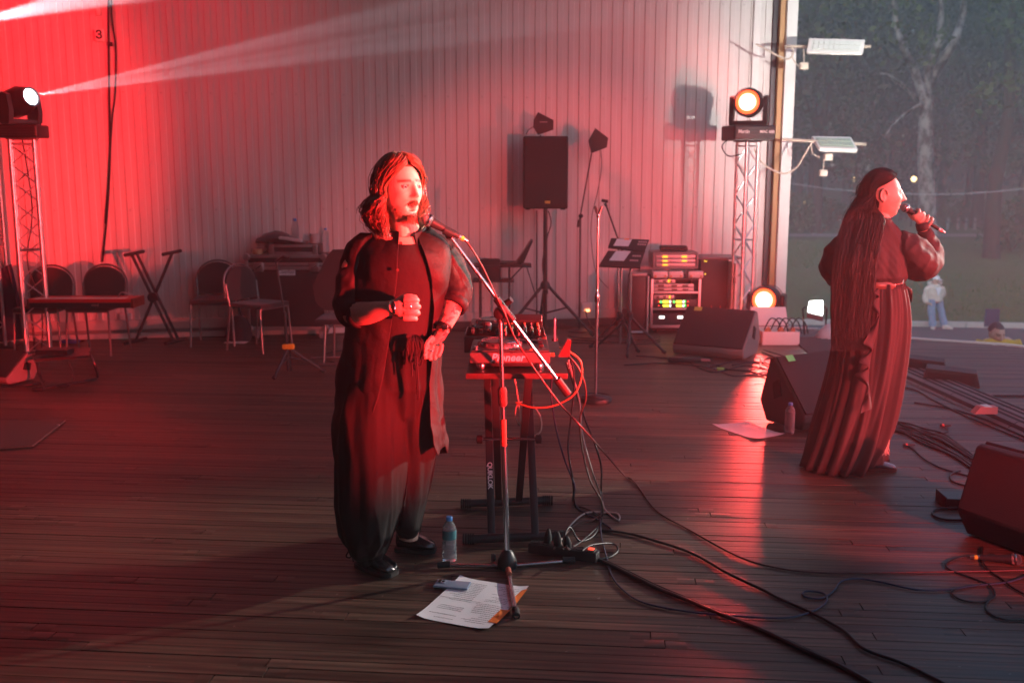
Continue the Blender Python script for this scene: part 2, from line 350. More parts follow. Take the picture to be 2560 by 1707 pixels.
# ---- terrain beyond the stage: path, kerb, grass bank, far road
def ztop(d):
    P = [(0, -1.9), (12, -1.9), (29.5, -2.85), (33, -2.80), (54, -1.5), (57, -1.45), (75, -.9), (130, 2.0), (500, 6)]
    for (a, za), (b, zb) in zip(P, P[1:]):
        if d <= b: return za + (zb - za) * (d - a) / (b - a)
    return P[-1][1]
def cf(x, d, z): return CAM * Vector((1, 1, 0)) if False else Vector((0, 0, 0)) + rgt * x + head * d + Vector((0, 0, z))
def kerb_d(x): return 30.6 - .105 * (x - 12.2)
def sheet(name, d0, d1, nd, x0, x1, nx, dz, mat, f=None, jit=0):
    mb = MB(); rows = []
    for i in range(nd + 1):
        for j in range(nx + 1):
            X = x0 + (x1 - x0) * j / nx; t = i / nd
            a = d0(X) if callable(d0) else d0; b = d1(X) if callable(d1) else d1; d = a + (b - a) * t
            z = ztop(d) + dz + (noise.noise(Vector((X * .13, d * .13, 1.7))) * jit if jit else 0); mb.v.append(cf(X, d, z))
    w = nx + 1
    mb.f = [[i * w + j, i * w + j + 1, (i + 1) * w + j + 1, (i + 1) * w + j] for i in range(nd) for j in range(nx)]
    return tag(mb.build(name, mat, None, 30, fix=False), kind='structure')
GRASSG = M('lawn_soil', (.050, .088, .030), .95, var=.4, scale=1.2, bump=.5, bscale=25)
sheet('ground', -25, 150, 90, -120, 120, 40, -.06, GRASSG, jit=.0)
sheet('path', 3.5, lambda X: kerb_d(X) - .02, 20, 2.0, 60, 20, -.02, M('asphalt', (.075, .072, .075), .85, var=.25, scale=5, bump=.3, bscale=120))
sheet('lawn', lambda X: kerb_d(X) + .15, 54, 30, -10, 70, 40, .02, GRASSG, jit=.10)
sheet('far_road', 54.5, 56.6, 2, -10, 90, 10, .03, M('pale_asphalt', (.16, .16, .17), .8, var=.15))
kb = thing('kerb', 'pale concrete kerb stones along the far side of the path', 'kerb', cf(12, kerb_d(12), ztop(30.6)), 0)
kmesh = None; X = 4.0; ko = Vector(kb.location)
while X < 46:
    a = cf(X, kerb_d(X), ztop(kerb_d(X))); b = cf(X + .98, kerb_d(X + .98), ztop(kerb_d(X + .98)))
    if kmesh is None:
        t_ = MB().box((0, 0, 0), (.98, .15, .30), None, .012).build('kerb_stone', M('kerb_concrete', (.36, .355, .35), .85, var=.2, bump=.2), kb); kmesh = t_.data; o = t_
    else:
        o = bpy.data.objects.new('kerb_stone', kmesh); col.objects.link(o); o.parent = kb
    o.location = (a + b) / 2 - ko + Vector((0, 0, .0 + random.uniform(-.006, .006))); o.rotation_euler = (0, 0, math.atan2((b - a).y, (b - a).x)); X += 1.0
# ---- grass blades on the lawn (uncountable)
gm = MB(); rg = random.Random(5)
for _ in range(26000):
    X = rg.uniform(6, 34); d = kerb_d(X) + .2 + rg.random() ** 1.6 * 22
    if abs(X) > .56 * d: continue
    p = cf(X, d, ztop(d) + .0); h = rg.uniform(.05, .16); a = rg.uniform(0, 6.28); w = rg.uniform(.01, .028)
    q = Vector((math.cos(a), math.sin(a), 0)); ln = Vector((rg.uniform(-.06, .06), rg.uniform(-.06, .06), h))
    gm.add([p - q * w, p + q * w, p + ln], [[0, 1, 2]])
tag(gm.build('grass', M('grass_blades', (.06, .115, .03), .7, var=.5, scale=.6), None, 0, fix=False), 'short dark green grass on the bank beyond the path', 'grass', kind='stuff')

# ---- the stage shell over and beside the frame: roof, far side wall, wall behind the viewer
RFM = M('shell_lining', (.10, .09, .09), .8)
tag(MB().box((-2.9, 4.6, 5.55), (10.4, 15.0, .12)).build('stage_roof', RFM, None, 20), kind='structure')
tag(MB().box((-8.05, 4.4, 2.7), (.12, 14.6, 5.6)).build('stage_side_wall', RFM, None, 20), kind='structure')
tag(MB().box((-2.2, -2.9, 2.7), (11.6, .12, 5.6)).build('stage_near_wall', RFM, None, 20), kind='structure')
tag(MB().box((-1.0, -.5, -.06), (14.0, 4.6, .05)).build('stage_near_floor', M('floor_underlay'), None, 20), kind='structure')
# ================================================================== STAGE GEAR
def V(*a): return Vector(a)
PRINT = M('print_black', (.02, .02, .02), .6)
PAPER = M('paper', (.78, .77, .78), .7, var=.03, scale=5)
def glow(name, c, s): return M(name, c, .4, emit=c, es=s, var=0)

# ---- truss tower: four chords, zig-zag braces each their own piece
def truss(label, fr, h, w, rz, brace_mat=ALU, base=True):
    t = thing('truss_tower', label, 'truss', fr, YAW + rz, 'aluminium truss towers')
    cs = [V(-w/2, -w/2, 0), V(w/2, -w/2, 0), V(w/2, w/2, 0), V(-w/2, w/2, 0)]
    for c in cs: bar('chord', c + V(0, 0, .01), c + V(0, 0, h), .017, ALU, t, 10)
    n = int(h / .17); st = (h - .1) / n
    for k in range(4):
        a, b = cs[k], cs[(k + 1) % 4]
        for i in range(n):
            p, q = (a, b) if (i + k) % 2 == 0 else (b, a)
            bar('brace', p + V(0, 0, .05 + i * st), q + V(0, 0, .05 + (i + 1) * st), .0065, brace_mat, t, 6)
        for z in (.04, h - .04, h * .5): bar('rung', a + V(0, 0, z), b + V(0, 0, z), .008, brace_mat, t, 6)
    if base: boxp('base_plate', (0, 0, .006), (w + .22, w + .22, .012), BLACKM, t, .003)
    boxp('top_plate', (0, 0, h + .008), (w + .06, w + .06, .014), BLACKM, t, .003)
    return t
TL = Fr(98, 890); hL = TL.L(52, 350).z
truss('left truss tower lit red by the keyboard, carrying the beam light', TL, hL, .20, R(22))
TR = Fr(1851, 836); hR = TR.L(1851, 356).z
truss('right truss tower beside the wooden beam, carrying a glowing wash light', TR, hR, .15, R(28))
TB = Fr(-6, 862); truss('half hidden truss tower at the left frame edge behind the beam light', TB, 2.0, .22, R(10))
pipe('truss_cable', [V(.03, -.02, .05), V(.05, 0, .5), V(-.04, .02, .9), V(.04, -.03, 1.4), V(0, 0, hL)], .006, CABLE, [o for o in col.objects if o.name == 'truss_tower'][0])

# ---- moving heads
def moving_head(label, at, rz, base, yoke_h, hr, hl, aimv, lit, es, style, pan=0, bz=0.0):
    t = thing('moving_head_light', label, 'stage light', at, rz, 'moving head stage lights')
    bw, bd, bh = base
    bs = MB(); bs.box((0, 0, bz + bh * .5), (bw, bd, bh), None, .02, 3).build('base', BLACK, t)
    for i in range(4): boxp('fin', (0, -bd / 2 - .004, bz + bh * (.2 + .2 * i)), (bw * .92, .012, .010), BLACKM, t, .002)
    Rz = Matrix.Rotation(pan, 3, 'Z'); yw = hr * 2.35 + .05; c = V(0, 0, bz + bh + yoke_h)
    yk = MB(); yk.box(Rz @ V(0, 0, bz + bh + .025), (yw, .13, .05), Rz.to_3x3(), .015)
    yk.build('yoke_base', BLACK, t)
    for s in (-1, 1):
        prof = [(-.07, .02), (.07, .02), (.085, yoke_h * .55), (.06, yoke_h + .055), (0, yoke_h + .075), (-.06, yoke_h + .055), (-.085, yoke_h * .55)]
        mt = Matrix.Translation((0, 0, bz + bh)) @ Matrix.Rotation(pan, 4, 'Z') @ Matrix.Translation((s * (yw / 2 - .022), 0, 0)) @ axes((0, 0, 0), (0, 1, 0), (0, 0, 1))
        MB().prism(prof, .045, mt).build('yoke_arm', BLACK, t)
    mt = aim(c, aimv)
    if style == 'wash':
        pr = [(.02, -hl * .62), (hr * .55, -hl * .6), (hr * .88, -hl * .42), (hr * 1.02, -hl * .1), (hr, hl * .2), (hr * .93, hl * .36), (hr * .93, hl * .40), (hr * .84, hl * .40), (hr * .84, hl * .34)]
    else:
        pr = [(.02, -hl * .5), (hr * .9, -hl * .48), (hr * 1.05, -hl * .35), (hr * 1.08, hl * .1), (hr * .9, hl * .3), (hr * .72, hl * .5), (hr * .60, hl * .5), (hr * .60, hl * .46)]
    hd = MB().lathe(pr, 28 if style == 'wash' else 10, mt, cap=False).build('head', BLACK, t)
    if style == 'wash':
        for z in (-.35, .0, .28): MB().lathe([(hr * 1.0, hl * z), (hr * 1.035, hl * z), (hr * 1.035, hl * z + .012), (hr * 1.0, hl * z + .012)], 28, mt, False).build('band', BLACKM, hd)
        lr, lz = hr * .84, hl * .37
    else:
        lr, lz = hr * .60, hl * .47
        MB().lathe([(lr, lz - .01), (lr + .012, lz - .01), (lr + .012, hl * .52), (lr, hl * .52)], 24, mt, False).build('lens_ring', CHROME, hd)
    MB().lathe([(.001, lz + lr * .16), (lr * .5, lz + lr * .12), (lr * .85, lz + lr * .04), (lr, lz - .01)], 28, mt, False).build('lens', glow('lamp_' + label[:9], lit, es), hd)
    if style == 'wash': MB().lathe([(.001, lz + lr * .19), (lr * .45, lz + lr * .16), (lr * .70, lz + lr * .10), (lr * .72, lz + lr * .06)], 28, mt, False).build('hot_core', glow('lamp_core', (1, .62, .34), 3.2), hd)
    return t, c, Vector(aimv).normalized(), lz
# beam light on the left tower
t, c, av, lz = moving_head('black beam light on the left truss throwing a white shaft of light', TL.o + V(0, 0, hL + .016), YAW, (.40, .26, .12), .21, .125, .34, (.80, -.42, .20), (.92, .98, 1.0), 14, 'beam', R(62))
hb = [o for o in t.children if o.name.startswith('head')][0]
mt = axes(c + V(-.11, -.128, -.02), (0, -.0, 1), (-1, 0, 0))
pl = MB(); 
for s in range(28):
    a = 2 * math.pi * s / 28; b = 2 * math.pi * (s + 1) / 28
    def pp(a, k): x = math.cos(a); return V((.045 if x > 0 else -.045) + .016 * k * x, .016 * k * math.sin(a), 0)
    pl.add([pp(a, 1), pp(b, 1), pp(b, .8), pp(a, .8)], [[0, 1, 2, 3]])
pl.v = [mt @ p for p in pl.v]; pl.build('badge_outline', M('badge_red', (.8, .06, .05), .4), hb, 0)
for i in range(6): MB().box(mt @ V(-.05 + .02 * i, 0, .001), (.003, .002, .013), None, 0).build('badge_mark', M('badge_red'), hb)
beam_o = TL.o + Matrix.Rotation(YAW, 3, 'Z') @ (c + av * (lz + .025)) + V(0, 0, hL + .016)
bd = (D(900, 90, 8.35) - beam_o).normalized(); sd = bd.cross(V(0, 0, 1)).normalized(); su = sd.cross(bd)
lamp('beam_light_shaft', 'SPOT', beam_o + bd * .02, beam_o + bd, 11000, (.95, .93, 1.0), 0.004, 7.6, .9)
for i, (du, dv, an, pw) in enumerate(((0, .046, 1.5, 9000), (.02, .020, .8, 9500), (-.02, -.004, .7, 9000), (.01, -.040, 1.6, 8000), (.03, .030, .5, 7000), (-.01, -.022, .6, 8000))):
    lamp('beam_light_facet', 'SPOT', beam_o + bd * .02, beam_o + bd + su * dv + sd * du, pw * 9, (.95, .93, 1.0), 0.012, an, .5)
# second beam, its lamp just left of the frame
b2 = D(-45, 52, 8.9); b2d = (D(240, -12, 8.6) - b2).normalized()
lamp('second_beam_light', 'SPOT', b2 - b2d * .3, b2 + b2d, 80000, (.95, .95, 1.0), 0.01, 9, .5)
# wash light on the right tower
WR = TR.o + V(0, 0, hR + .016)
t, c, av, lz = moving_head('glowing wash light on the right truss, white hot lens', WR, YAW + R(12), (.46, .34, .155), .235, .145, .40, (-.52, -.85, -.02), (1.0, .075, .02), 2.6, 'wash', R(-31))
text('maker_name', 'Martin', .05, WHITEP, t, axes((-.13, -.182, .085), (1, 0, 0), (0, 0, 1)), bold=.0012, spacing=.95)
text('model_name', 'MAC 600', .042, WHITEP, t, axes((.13, -.182, .085), (1, 0, 0), (0, 0, 1)), bold=.001)
pipe('power_lead', [V(-.2, .0, .03), V(-.30, -.03, -.06), V(-.22, -.02, -.16), V(-.06, 0, -.14)], .007, CABLE, t)
o1 = WR + Matrix.Rotation(YAW + R(12), 3, 'Z') @ (c + av * (lz + .05))
lamp('wash_light_tower', 'SPOT', o1, o1 + Matrix.Rotation(YAW + R(12), 3, 'Z') @ V(-.60, -.78, .14), 5200, (1.0, .07, .06), .06, 20, .7)
# wash light on the floor
FW = Fr(1913, 836)
t, c, av, lz = moving_head('glowing wash light standing on the floor behind the white box', FW, YAW, (.42, .34, .15), .235, .150, .40, (-.42, -.90, .05), (1.0, .06, .018), 2.6, 'wash', R(-25))
o2 = FW.o + Matrix.Rotation(YAW, 3, 'Z') @ (c + av * (lz + .05))
lamp('wash_light_floor', 'SPOT', o2, o2 + Matrix.Rotation(YAW, 3, 'Z') @ V(-.50, -.86, .02), 800, (1.0, .06, .05), .09, 50, .6)

# ---- loudspeaker on tripod, antenna paddles
def tripod(t, h, hub, spread, angs, r=.018, foot=RUBBER, mat=BLACKM, pole=True, legr=.012, z0=.02):
    if pole: bar('pole', V(0, 0, z0 + .05), V(0, 0, h), r, mat, t, 12)
    MB().lathe([(r * 1.2, hub - .05), (r * 2.2, hub - .04), (r * 2.2, hub + .01), (r * 1.3, hub + .04)], 14).build('hub', mat, t)
    for a in angs:
        d = V(math.cos(a), math.sin(a), 0)
        l_ = bar('leg', V(0, 0, hub) + d * r, d * spread + V(0, 0, z0), legr, mat, t, 8)
        MB().tube([d * (spread - .035) + V(0, 0, z0 + .035 * hub / spread), d * (spread + .012) + V(0, 0, .012)], legr * 1.45, 8).build('foot', foot, l_)
        bar('strut', V(0, 0, hub * .45) + d * r, d * spread * .45 + V(0, 0, hub * .56), legr * .55, mat, t, 6)
SP = Fr(1362, 838)
t = thing('speaker_stand', 'black tripod speaker stand rising in front of the wall', 'speaker stand', SP)
zs = SP.L(1362, 522).z
tripod(t, zs + .02, SP.L(1362, 712).z, .52, (R(-10), R(205), R(95)), .024, legr=.017)
bar('second_pole', SP.L(1342, 526, .2), SP.L(1342, 800, .2), .009, BLACKM, t)
pipe('cable_wrap', [V(.03, -.02, zs - .02), V(.06, -.03, zs - .15), V(.02, -.03, zs - .3), V(-.03, -.03, zs - .6), V(.025, -.03, zs - .9), V(.02, -.02, .55)], .006, CABLE, t)
GRILLE = M('perforated_grille', (.014, .013, .014), .55, var=.35, scale=300, bump=.6, bscale=420)
t = thing('loudspeaker', 'tall black loudspeaker on the tripod stand with a small yellow badge', 'loudspeaker', SP.o + V(0, 0, zs))
wS = (SP.L(1419, 430) - SP.L(1307, 430)).x; hS = SP.L(1362, 341).z - zs
MB().box((0, .14, hS / 2), (wS, .34, hS), None, .02, 3).build('cabinet', M('speaker_paint', (.018, .017, .017), .6, bump=.3, bscale=220), t)
boxp('grille', (0, -.036, hS / 2), (wS - .03, .02, hS - .04), GRILLE, t, .008)
boxp('badge', (.02, -.05, .07), (.055, .006, .028), M('badge_yellow', (.75, .5, .1), .4), t, .004)
for s in (-1, 1): boxp('foot', (s * (wS / 2 - .05), .05, -.006), (.05, .05, .014), RUBBER, t, .004)
def paddle(label, fr, pts, dd=0):
    t = thing('antenna_paddle', label, 'antenna', fr, None, 'black antenna paddles')
    P = [fr.L(a, b, dd) for a, b in pts]; c = sum(P, V(0, 0, 0)) / len(P)
    MB().prism([(p.x, p.z) for p in P], .025, axes((0, P[0].y, 0), (1, 0, 0), (0, 0, 1))).build('blade', M('antenna_black', (.02, .018, .02), .5), t)
    return t, P, c
t, P, c = paddle('five sided antenna paddle standing on top of the tall loudspeaker', SP, [(1345, 281), (1384, 301), (1383, 325), (1345, 338), (1333, 318), (1334, 300)], .08)
bar('mount', c + V(-.02, 0, -.12), SP.L(1352, 342, .08), .012, BLACK, t)
boxp('logo_bar', c + V(.02, -.014, .02), (.08, .004, .008), M('label_grey', (.35, .33, .33), .5), t, .001)
pipe('lead', [P[4], P[4] + V(-.05, 0, -.03), SP.L(1316, 336, .1)], .004, CABLE, t)
AP = Fr(1448, 828)
t = thing('antenna_stand', 'thin black boom stand holding the antenna paddle away from the loudspeaker', 'stand', AP)
bar('pole', AP.L(1448, 828) + V(0, 0, .02), AP.L(1451, 540), .011, BLACKM, t)
bar('boom', AP.L(1446, 566), AP.L(1479, 384), .008, BLACKM, t); bar('counterweight', AP.L(1445, 568), AP.L(1448, 550), .015, BLACK, t)
MB().lathe([(.01, -.03), (.025, -.02), (.025, .02), (.01, .03)], 10, aim(AP.L(1452, 540), (0, 1, 0))).build('clamp', BLACK, t)
MB().lathe([(.13, 0), (.13, .012), (.03, .03)], 20).build('base', BLACKM, t)
t2, P, c = paddle('five sided antenna paddle tilted on its own boom stand', AP, [(1488, 321), (1520, 345), (1517, 369), (1478, 384), (1471, 352)])
pipe('lead', [AP.L(1502, 377), AP.L(1504, 420), AP.L(1494, 480), AP.L(1480, 540), AP.L(1478, 600), AP.L(1490, 680), AP.L(1520, 720)], .004, CABLE, t2)

# ---- little table with laptop
LT = Fr(1262, 836)
t = thing('side_table', 'small dark folding table under the laptop by the wall', 'table', LT)
z1, z2 = LT.L(1262, 660).z, LT.L(1262, 698).z
xa, xb = LT.L(1182, 660).x, LT.L(1328, 660).x; xc = LT.L(1285, 660).x
boxp('top', ((xa + xb) / 2, 0, z1 - .012), (xb - xa, .36, .022), BLACK, t, .004); boxp('shelf', ((xa + xc) / 2, 0, z2 - .01), (xc - xa, .32, .02), BLACK, t, .004)
for x in (xa + .08, xc - .05):
    for y in (-.14, .14): bar('leg', V(x, y, .0), V(x, y, z1 - .02), .012, BLACKM, t)
bar('strut', V(xc - .05, -.14, z2), V(xb - .1, -.14, z1 - .02), .008, BLACKM, t)
bar('bracket', V(xb - .05, -.14, z1 - .02), V(xb + .06, -.14, z2 - .2), .006, BLACKM, t)
t = thing('laptop', 'open black laptop seen from the side on the small table', 'laptop', LT.o + V(0, 0, z1))
b0 = LT.L(1255, 650); b1 = LT.L(1297, 658); tp = LT.L(1332, 600)
boxp('keyboard_half', ((b0.x + b1.x) / 2, 0, .014), (b1.x - b0.x + .06, .30, .022), BLACK, t, .004)
MB().prism([(b1.x - .03, .024), (b1.x + .05, .024), (tp.x, tp.z - z1), (tp.x - .02, tp.z - z1)], .32, axes((0, 0, 0), (1, 0, 0), (0, 0, 1))).build('screen_half', BLACK, t)
boxp('black_bag', (LT.L(1226, 670).x, -.05, (z1 + z2) / 2 + .02), (.22, .22, .24), M('bag_cloth', (.03, .022, .026), .9, bump=.3), None, .03)
bg_ = col.objects['black_bag']; bg_.location = LT.o; bg_.rotation_euler = (0, 0, YAW); tag(bg_, 'black cloth bag wedged under the laptop table top', 'bag')

# ---- straight stand with round base
S2 = Fr(1489, 1003)
t = thing('microphone_stand', 'straight chrome microphone stand on a round black base, empty clip on top', 'mic stand', S2)
MB().lathe([(.124, .0), (.126, .018), (.118, .034), (.09, .044), (.05, .05), (.02, .058)], 32).build('base', BLACKM, t)
for i in range(4): MB().lathe([(.055 + .016 * i, .0488 - .0018 * i), (.058 + .016 * i, .052 - .0018 * i), (.061 + .016 * i, .0478 - .0018 * i)], 32, None, False).build('base_ring', BLACKM, t)
tp = S2.L(1494, 545)
bar('lower_pole', V(0, 0, .05), V(0, 0, tp.z).lerp(V(0, 0, 0), .43), .0125, CHROME, t, 14); bar('upper_pole', V(0, 0, tp.z * .56), V(0, 0, tp.z), .009, CHROME, t, 14)
MB().lathe([(.014, 0), (.019, .01), (.019, .06), (.012, .08)], 14, Matrix.Translation((0, 0, tp.z * .545))).build('clutch', CHROME, t)
MB().lathe([(.009, 0), (.014, .01), (.014, .03), (.01, .035)], 12, Matrix.Translation((0, 0, tp.z))).build('thread_adapter', CHROME, t)
for s in (-1, 1): MB().prism([(0, 0), (.014, .0), (.030, .05), (.022, .058), (.008, .03)], .022, axes((0, 0, tp.z + .03), (s, -.3, 0), (0, 0, 1))).build('clip_jaw', BLACK, t)

# ---- second boom stand behind the music stands
B3 = Fr(1546, 852)
t = thing('boom_stand', 'thin boom stand without microphone leaning behind the music stands', 'mic stand', B3)
bar('boom', B3.L(1546, 600), B3.L(1515, 512), .009, BLACKM, t); bar('pole', V(0, 0, .02), B3.L(1546, 606), .012, CHROME, t)
bar('clip', B3.L(1517, 516) + V(0, 0, 0), B3.L(1512, 508), .014, BLACK, t); bar('clip_cradle', B3.L(1504, 501), B3.L(1520, 504), .016, BLACK, t)
MB().lathe([(.13, 0), (.13, .012), (.03, .03)], 20).build('base', BLACKM, t)
# ---- music stands with sheets
def music_stand(label, fr, quad, sheet_px, tilt_dd, pole_px, hub_py, angs, spread, polem):
    t = thing('music_stand', label, 'music stand', fr, None, 'music stands by the rack')
    A, B, C_, D_ = [fr.L(a, b, dd) for (a, b), dd in zip(quad, tilt_dd)]
    n = (B - A).cross(D_ - A).normalized() * .004
    MB().add([A + n, B + n, C_ + n, D_ + n, A - n, B - n, C_ - n, D_ - n], [[0, 1, 2, 3], [7, 6, 5, 4], [0, 4, 5, 1], [1, 5, 6, 2], [2, 6, 7, 3], [3, 7, 4, 0]]).build('desk', BLACKM, t)
    lip = (D_ - A).cross(n).normalized() * 0; 
    MB().tube([D_ + V(0, -.02, -.004), C_ + V(0, -.02, -.004)], .011, 6).build('ledge', BLACKM, t)
    for i in range(4):                       # punched holes show as pale discs of the wall behind
        for j in range(2):
            u = .76 + .06 * i; v = .30 + .3 * j; p = A + (B - A) * u + (D_ - A) * v
            MB().lathe([(.010, -.001), (.010, .001)], 10, aim(p + (n * 1.3 if n.y < 0 else -n * 1.3), n)).build('punched_hole', M('hole_pale', (.45, .38, .38), .6), t)
    tp = (C_ + D_) / 2
    bar('pole', V(pole_px, 0, .05), V(pole_px, 0, tp.z + .02), .012, polem, t); bar('neck', V(pole_px, 0, tp.z), (A + C_) / 2 + V(0, .02, 0), .012, polem, t)
    hub = fr.L(0, hub_py).z
    for a in angs:
        d = V(math.cos(a), math.sin(a), 0); q = d * spread + V(pole_px, 0, .02)
        l_ = bar('leg', V(pole_px, 0, hub), q, .013, BLACKM, t); bar('foot', q - d * .03 + V(0, 0, .012), q + d * .01, .017, RUBBER, l_)
    MB().lathe([(.015, hub - .05), (.028, hub - .04), (.028, hub + .03), (.015, hub + .04)], 12, Matrix.Translation((pole_px, 0, 0))).build('hub', BLACK, t)
    # sheet of music lies on the desk: a thing of its own
    (u0, v0, u1, v1) = sheet_px; nn = (n if n.y < 0 else -n) * 1.6
    S = [A + (B - A) * u + (D_ - A) * v + nn for u, v in ((u0, v0), (u1, v0), (u1 - .03, v1), (u0 - .03, v1))]
    mbs = MB(); mbs.add(S + [p + nn * .15 for p in S], [[0, 1, 2, 3], [4, 5, 6, 7], [0, 1, 5, 4], [1, 2, 6, 5], [2, 3, 7, 6], [3, 0, 4, 7]])
    o = mbs.build('sheet', PAPER, None, 0); o.location = fr.o; o.rotation_euler = (0, 0, YAW)
    return t, o, S
MS1 = Fr(1550, 872)
t, o, S = music_stand('far music stand whose desk rises above the near one', MS1, [(1528, 596), (1623, 600), (1612, 628), (1520, 617)], (.16, .08, .55, .9), (.05, .05, -.02, -.02), 0, 790, (R(-60), R(60), R(180)), .30, CHROME)
tag(o, 'pinkish paper sheet held by orange tape on the far music desk', 'paper', 'sheets on the music stands')
tape = MB().box((S[0] + S[1]) / 2 + V(.02, -.004, -.005), (.05, .004, .02)).build('tape', M('tape_orange', (.9, .26, .03), .5), o)
MS2 = Fr(1573, 880)
t, o, S = music_stand('near music stand with a low tilted desk and a bright tripod leg', MS2, [(1520, 627), (1612, 630), (1600, 668), (1497, 664)], (.22, .02, .62, .66), (.06, .06, -.03, -.03), 0, 790, (R(-25), R(-100), R(150)), .36, CHROME)
tag(o, 'crumpled paper sheet lying on the lower music desk', 'paper', 'sheets on the music stands')

# ---- rack cases with receivers
RK = Fr(1690, 832)
def unit(t, x0, x1, y0, y1, mat, dd=-.02, dep=.03):
    a, b = RK.L(x0, y1, dd), RK.L(x1, y0, dd)
    return boxp('rack_unit', ((a.x + b.x) / 2, a.y + dep / 2, (a.z + b.z) / 2), (b.x - a.x, dep, b.z - a.z), mat, t, .003)
def led(t, x0, x1, y0, y1, mat, name='display'):
    a, b = RK.L(x0, y1, -.026), RK.L(x1, y0, -.026)
    return boxp(name, ((a.x + b.x) / 2, a.y, (a.z + b.z) / 2), (b.x - a.x, .008, b.z - a.z), mat, t, .001)
YEL = glow('display_yellow', (.8, .75, .05), 1.6); GRN = glow('led_green', (.05, .9, .12), 2.2); ORG = glow('display_orange', (1, .35, .02), 1.6); WHT = glow('display_white', (.95, .95, .85), 2.0); LRED = glow('led_red', (1, .05, .03), 2.5)
UNITP = M('unit_silver', (.45, .42, .42), .4, .4); UNITB = M('unit_black', (.03, .03, .035), .4)
t = thing('rack_case', 'open aluminium edged rack case full of glowing wireless receivers', 'rack case', RK)
a, b = RK.L(1626, 818), RK.L(1750, 697); rw = b.x - a.x; rc = (a.x + b.x) / 2
for s in (-1, 1): boxp('side_wall', (rc + s * (rw / 2 - .008), .22, (a.z + b.z) / 2), (.016, .46, b.z - a.z), BLACK, t, .002); boxp('edge_profile', (rc + s * (rw / 2 - .004), -.015, (a.z + b.z) / 2), (.028, .025, b.z - a.z), GALV, t, .003)
boxp('roof', (rc, .22, b.z), (rw, .48, .018), BLACK, t, .003); boxp('floor_panel', (rc, .22, a.z + .01), (rw, .48, .03), GALV, t, .003); boxp('back_wall', (rc, .44, (a.z + b.z) / 2), (rw - .04, .012, b.z - a.z - .03), BLACK, t, .002)
for py in (731, 772): 
    z = RK.L(1690, py).z; boxp('rail', (rc, -.012, z), (rw - .03, .022, .022), GALV, t, .003)
for (x0, x1, y0, y1, m_) in ((1633, 1688, 699, 708, UNITP), (1633, 1735, 710, 719, UNITP), (1633, 1735, 720, 728, UNITP), (1635, 1686, 738, 747, UNITP), (1628, 1742, 749, 768, UNITB), (1628, 1742, 785, 812, UNITB)):
    u_ = unit(t, x0, x1, y0, y1, m_)
    if m_ is UNITP:
        for q in (.12, .45, .72):
            led(u_, x0 + (x1 - x0) * q, x0 + (x1 - x0) * (q + .14), y0 + 2, y1 - 2, M('dial_dark', (.10, .05, .03), .4))
for py in (754, 764):
    for x in (1657, 1690): led(t, x, x + 15, py - 3, py + 3, YEL); led(t, x + 17, x + 20, py - 3, py + 3, WHT)
    led(t, 1711, 1714, py - 3, py + 2, GRN, 'lamp'); led(t, 1646, 1648, py - 1, py + 1, LRED, 'lamp'); led(t, 1719, 1721, py - 1, py + 1, LRED, 'lamp')
led(t, 1650, 1655, 752, 757, GRN, 'lamp'); led(t, 1683, 1687, 752, 757, GRN, 'lamp'); led(t, 1670, 1676, 699, 706, ORG); led(t, 1672, 1677, 739, 746, ORG)
led(t, 1648, 1661, 790, 796, WHT); led(t, 1694, 1707, 790, 796, WHT); led(t, 1716, 1721, 790, 797, ORG, 'lamp')
for i, x in enumerate((-1, 1)):
    for y in (.05, .4): MB().lathe([(.001, 0), (.035, .002), (.035, .028), (.001, .03)], 14, axes((rc + x * rw * .38 - .015, y, .037), (0, 1, 0), (0, 0, 1))).build('caster', RUBBER, t)
boxp('crossbar_shelf', (rc, .2, a.z - .02), (rw - .03, .40, .02), BLACK, t, .003)
t = thing('receiver_rack', 'small rounded rack with orange displays standing on the open rack case', 'rack case', RK.o + V(0, 0, RK.L(1690, 676).z))
zz = RK.L(1690, 676).z; a, b = RK.L(1632, 672), RK.L(1746, 631); rc2 = (a.x + b.x) / 2; rw2 = b.x - a.x
fm = MB()
for s in (-1, 1): fm.box((rc2 + s * (rw2 / 2 - .012), .18, (a.z + b.z) / 2 - zz), (.026, .38, b.z - a.z), None, .01)
fm.box((rc2, .18, b.z - zz - .012), (rw2 - .04, .38, .026), None, .008); fm.box((rc2, .18, a.z - zz + .012), (rw2 - .04, .38, .026), None, .008)
fm.build('shell', M('rack_shell', (.20, .18, .18), .45), t)
for i, (y0, y1) in enumerate(((637, 646), (648, 656), (658, 666))):
    pa, pb = RK.L(1640, y1), RK.L(1738, y0); u_ = boxp('rack_unit', ((pa.x + pb.x) / 2, .01, (pa.z + pb.z) / 2 - zz), (pb.x - pa.x, .04, pb.z - pa.z), UNITP, t, .003)
    for x in (1656, 1704):
        if i == 2 and x > 1700: continue
        q0, q1 = RK.L(x, y1 - 2), RK.L(x + 13, y0 + 2); boxp('display', ((q0.x + q1.x) / 2, -.012, (q0.z + q1.z) / 2 - zz), (q1.x - q0.x, .008, q1.z - q0.z), ORG, u_, .001)
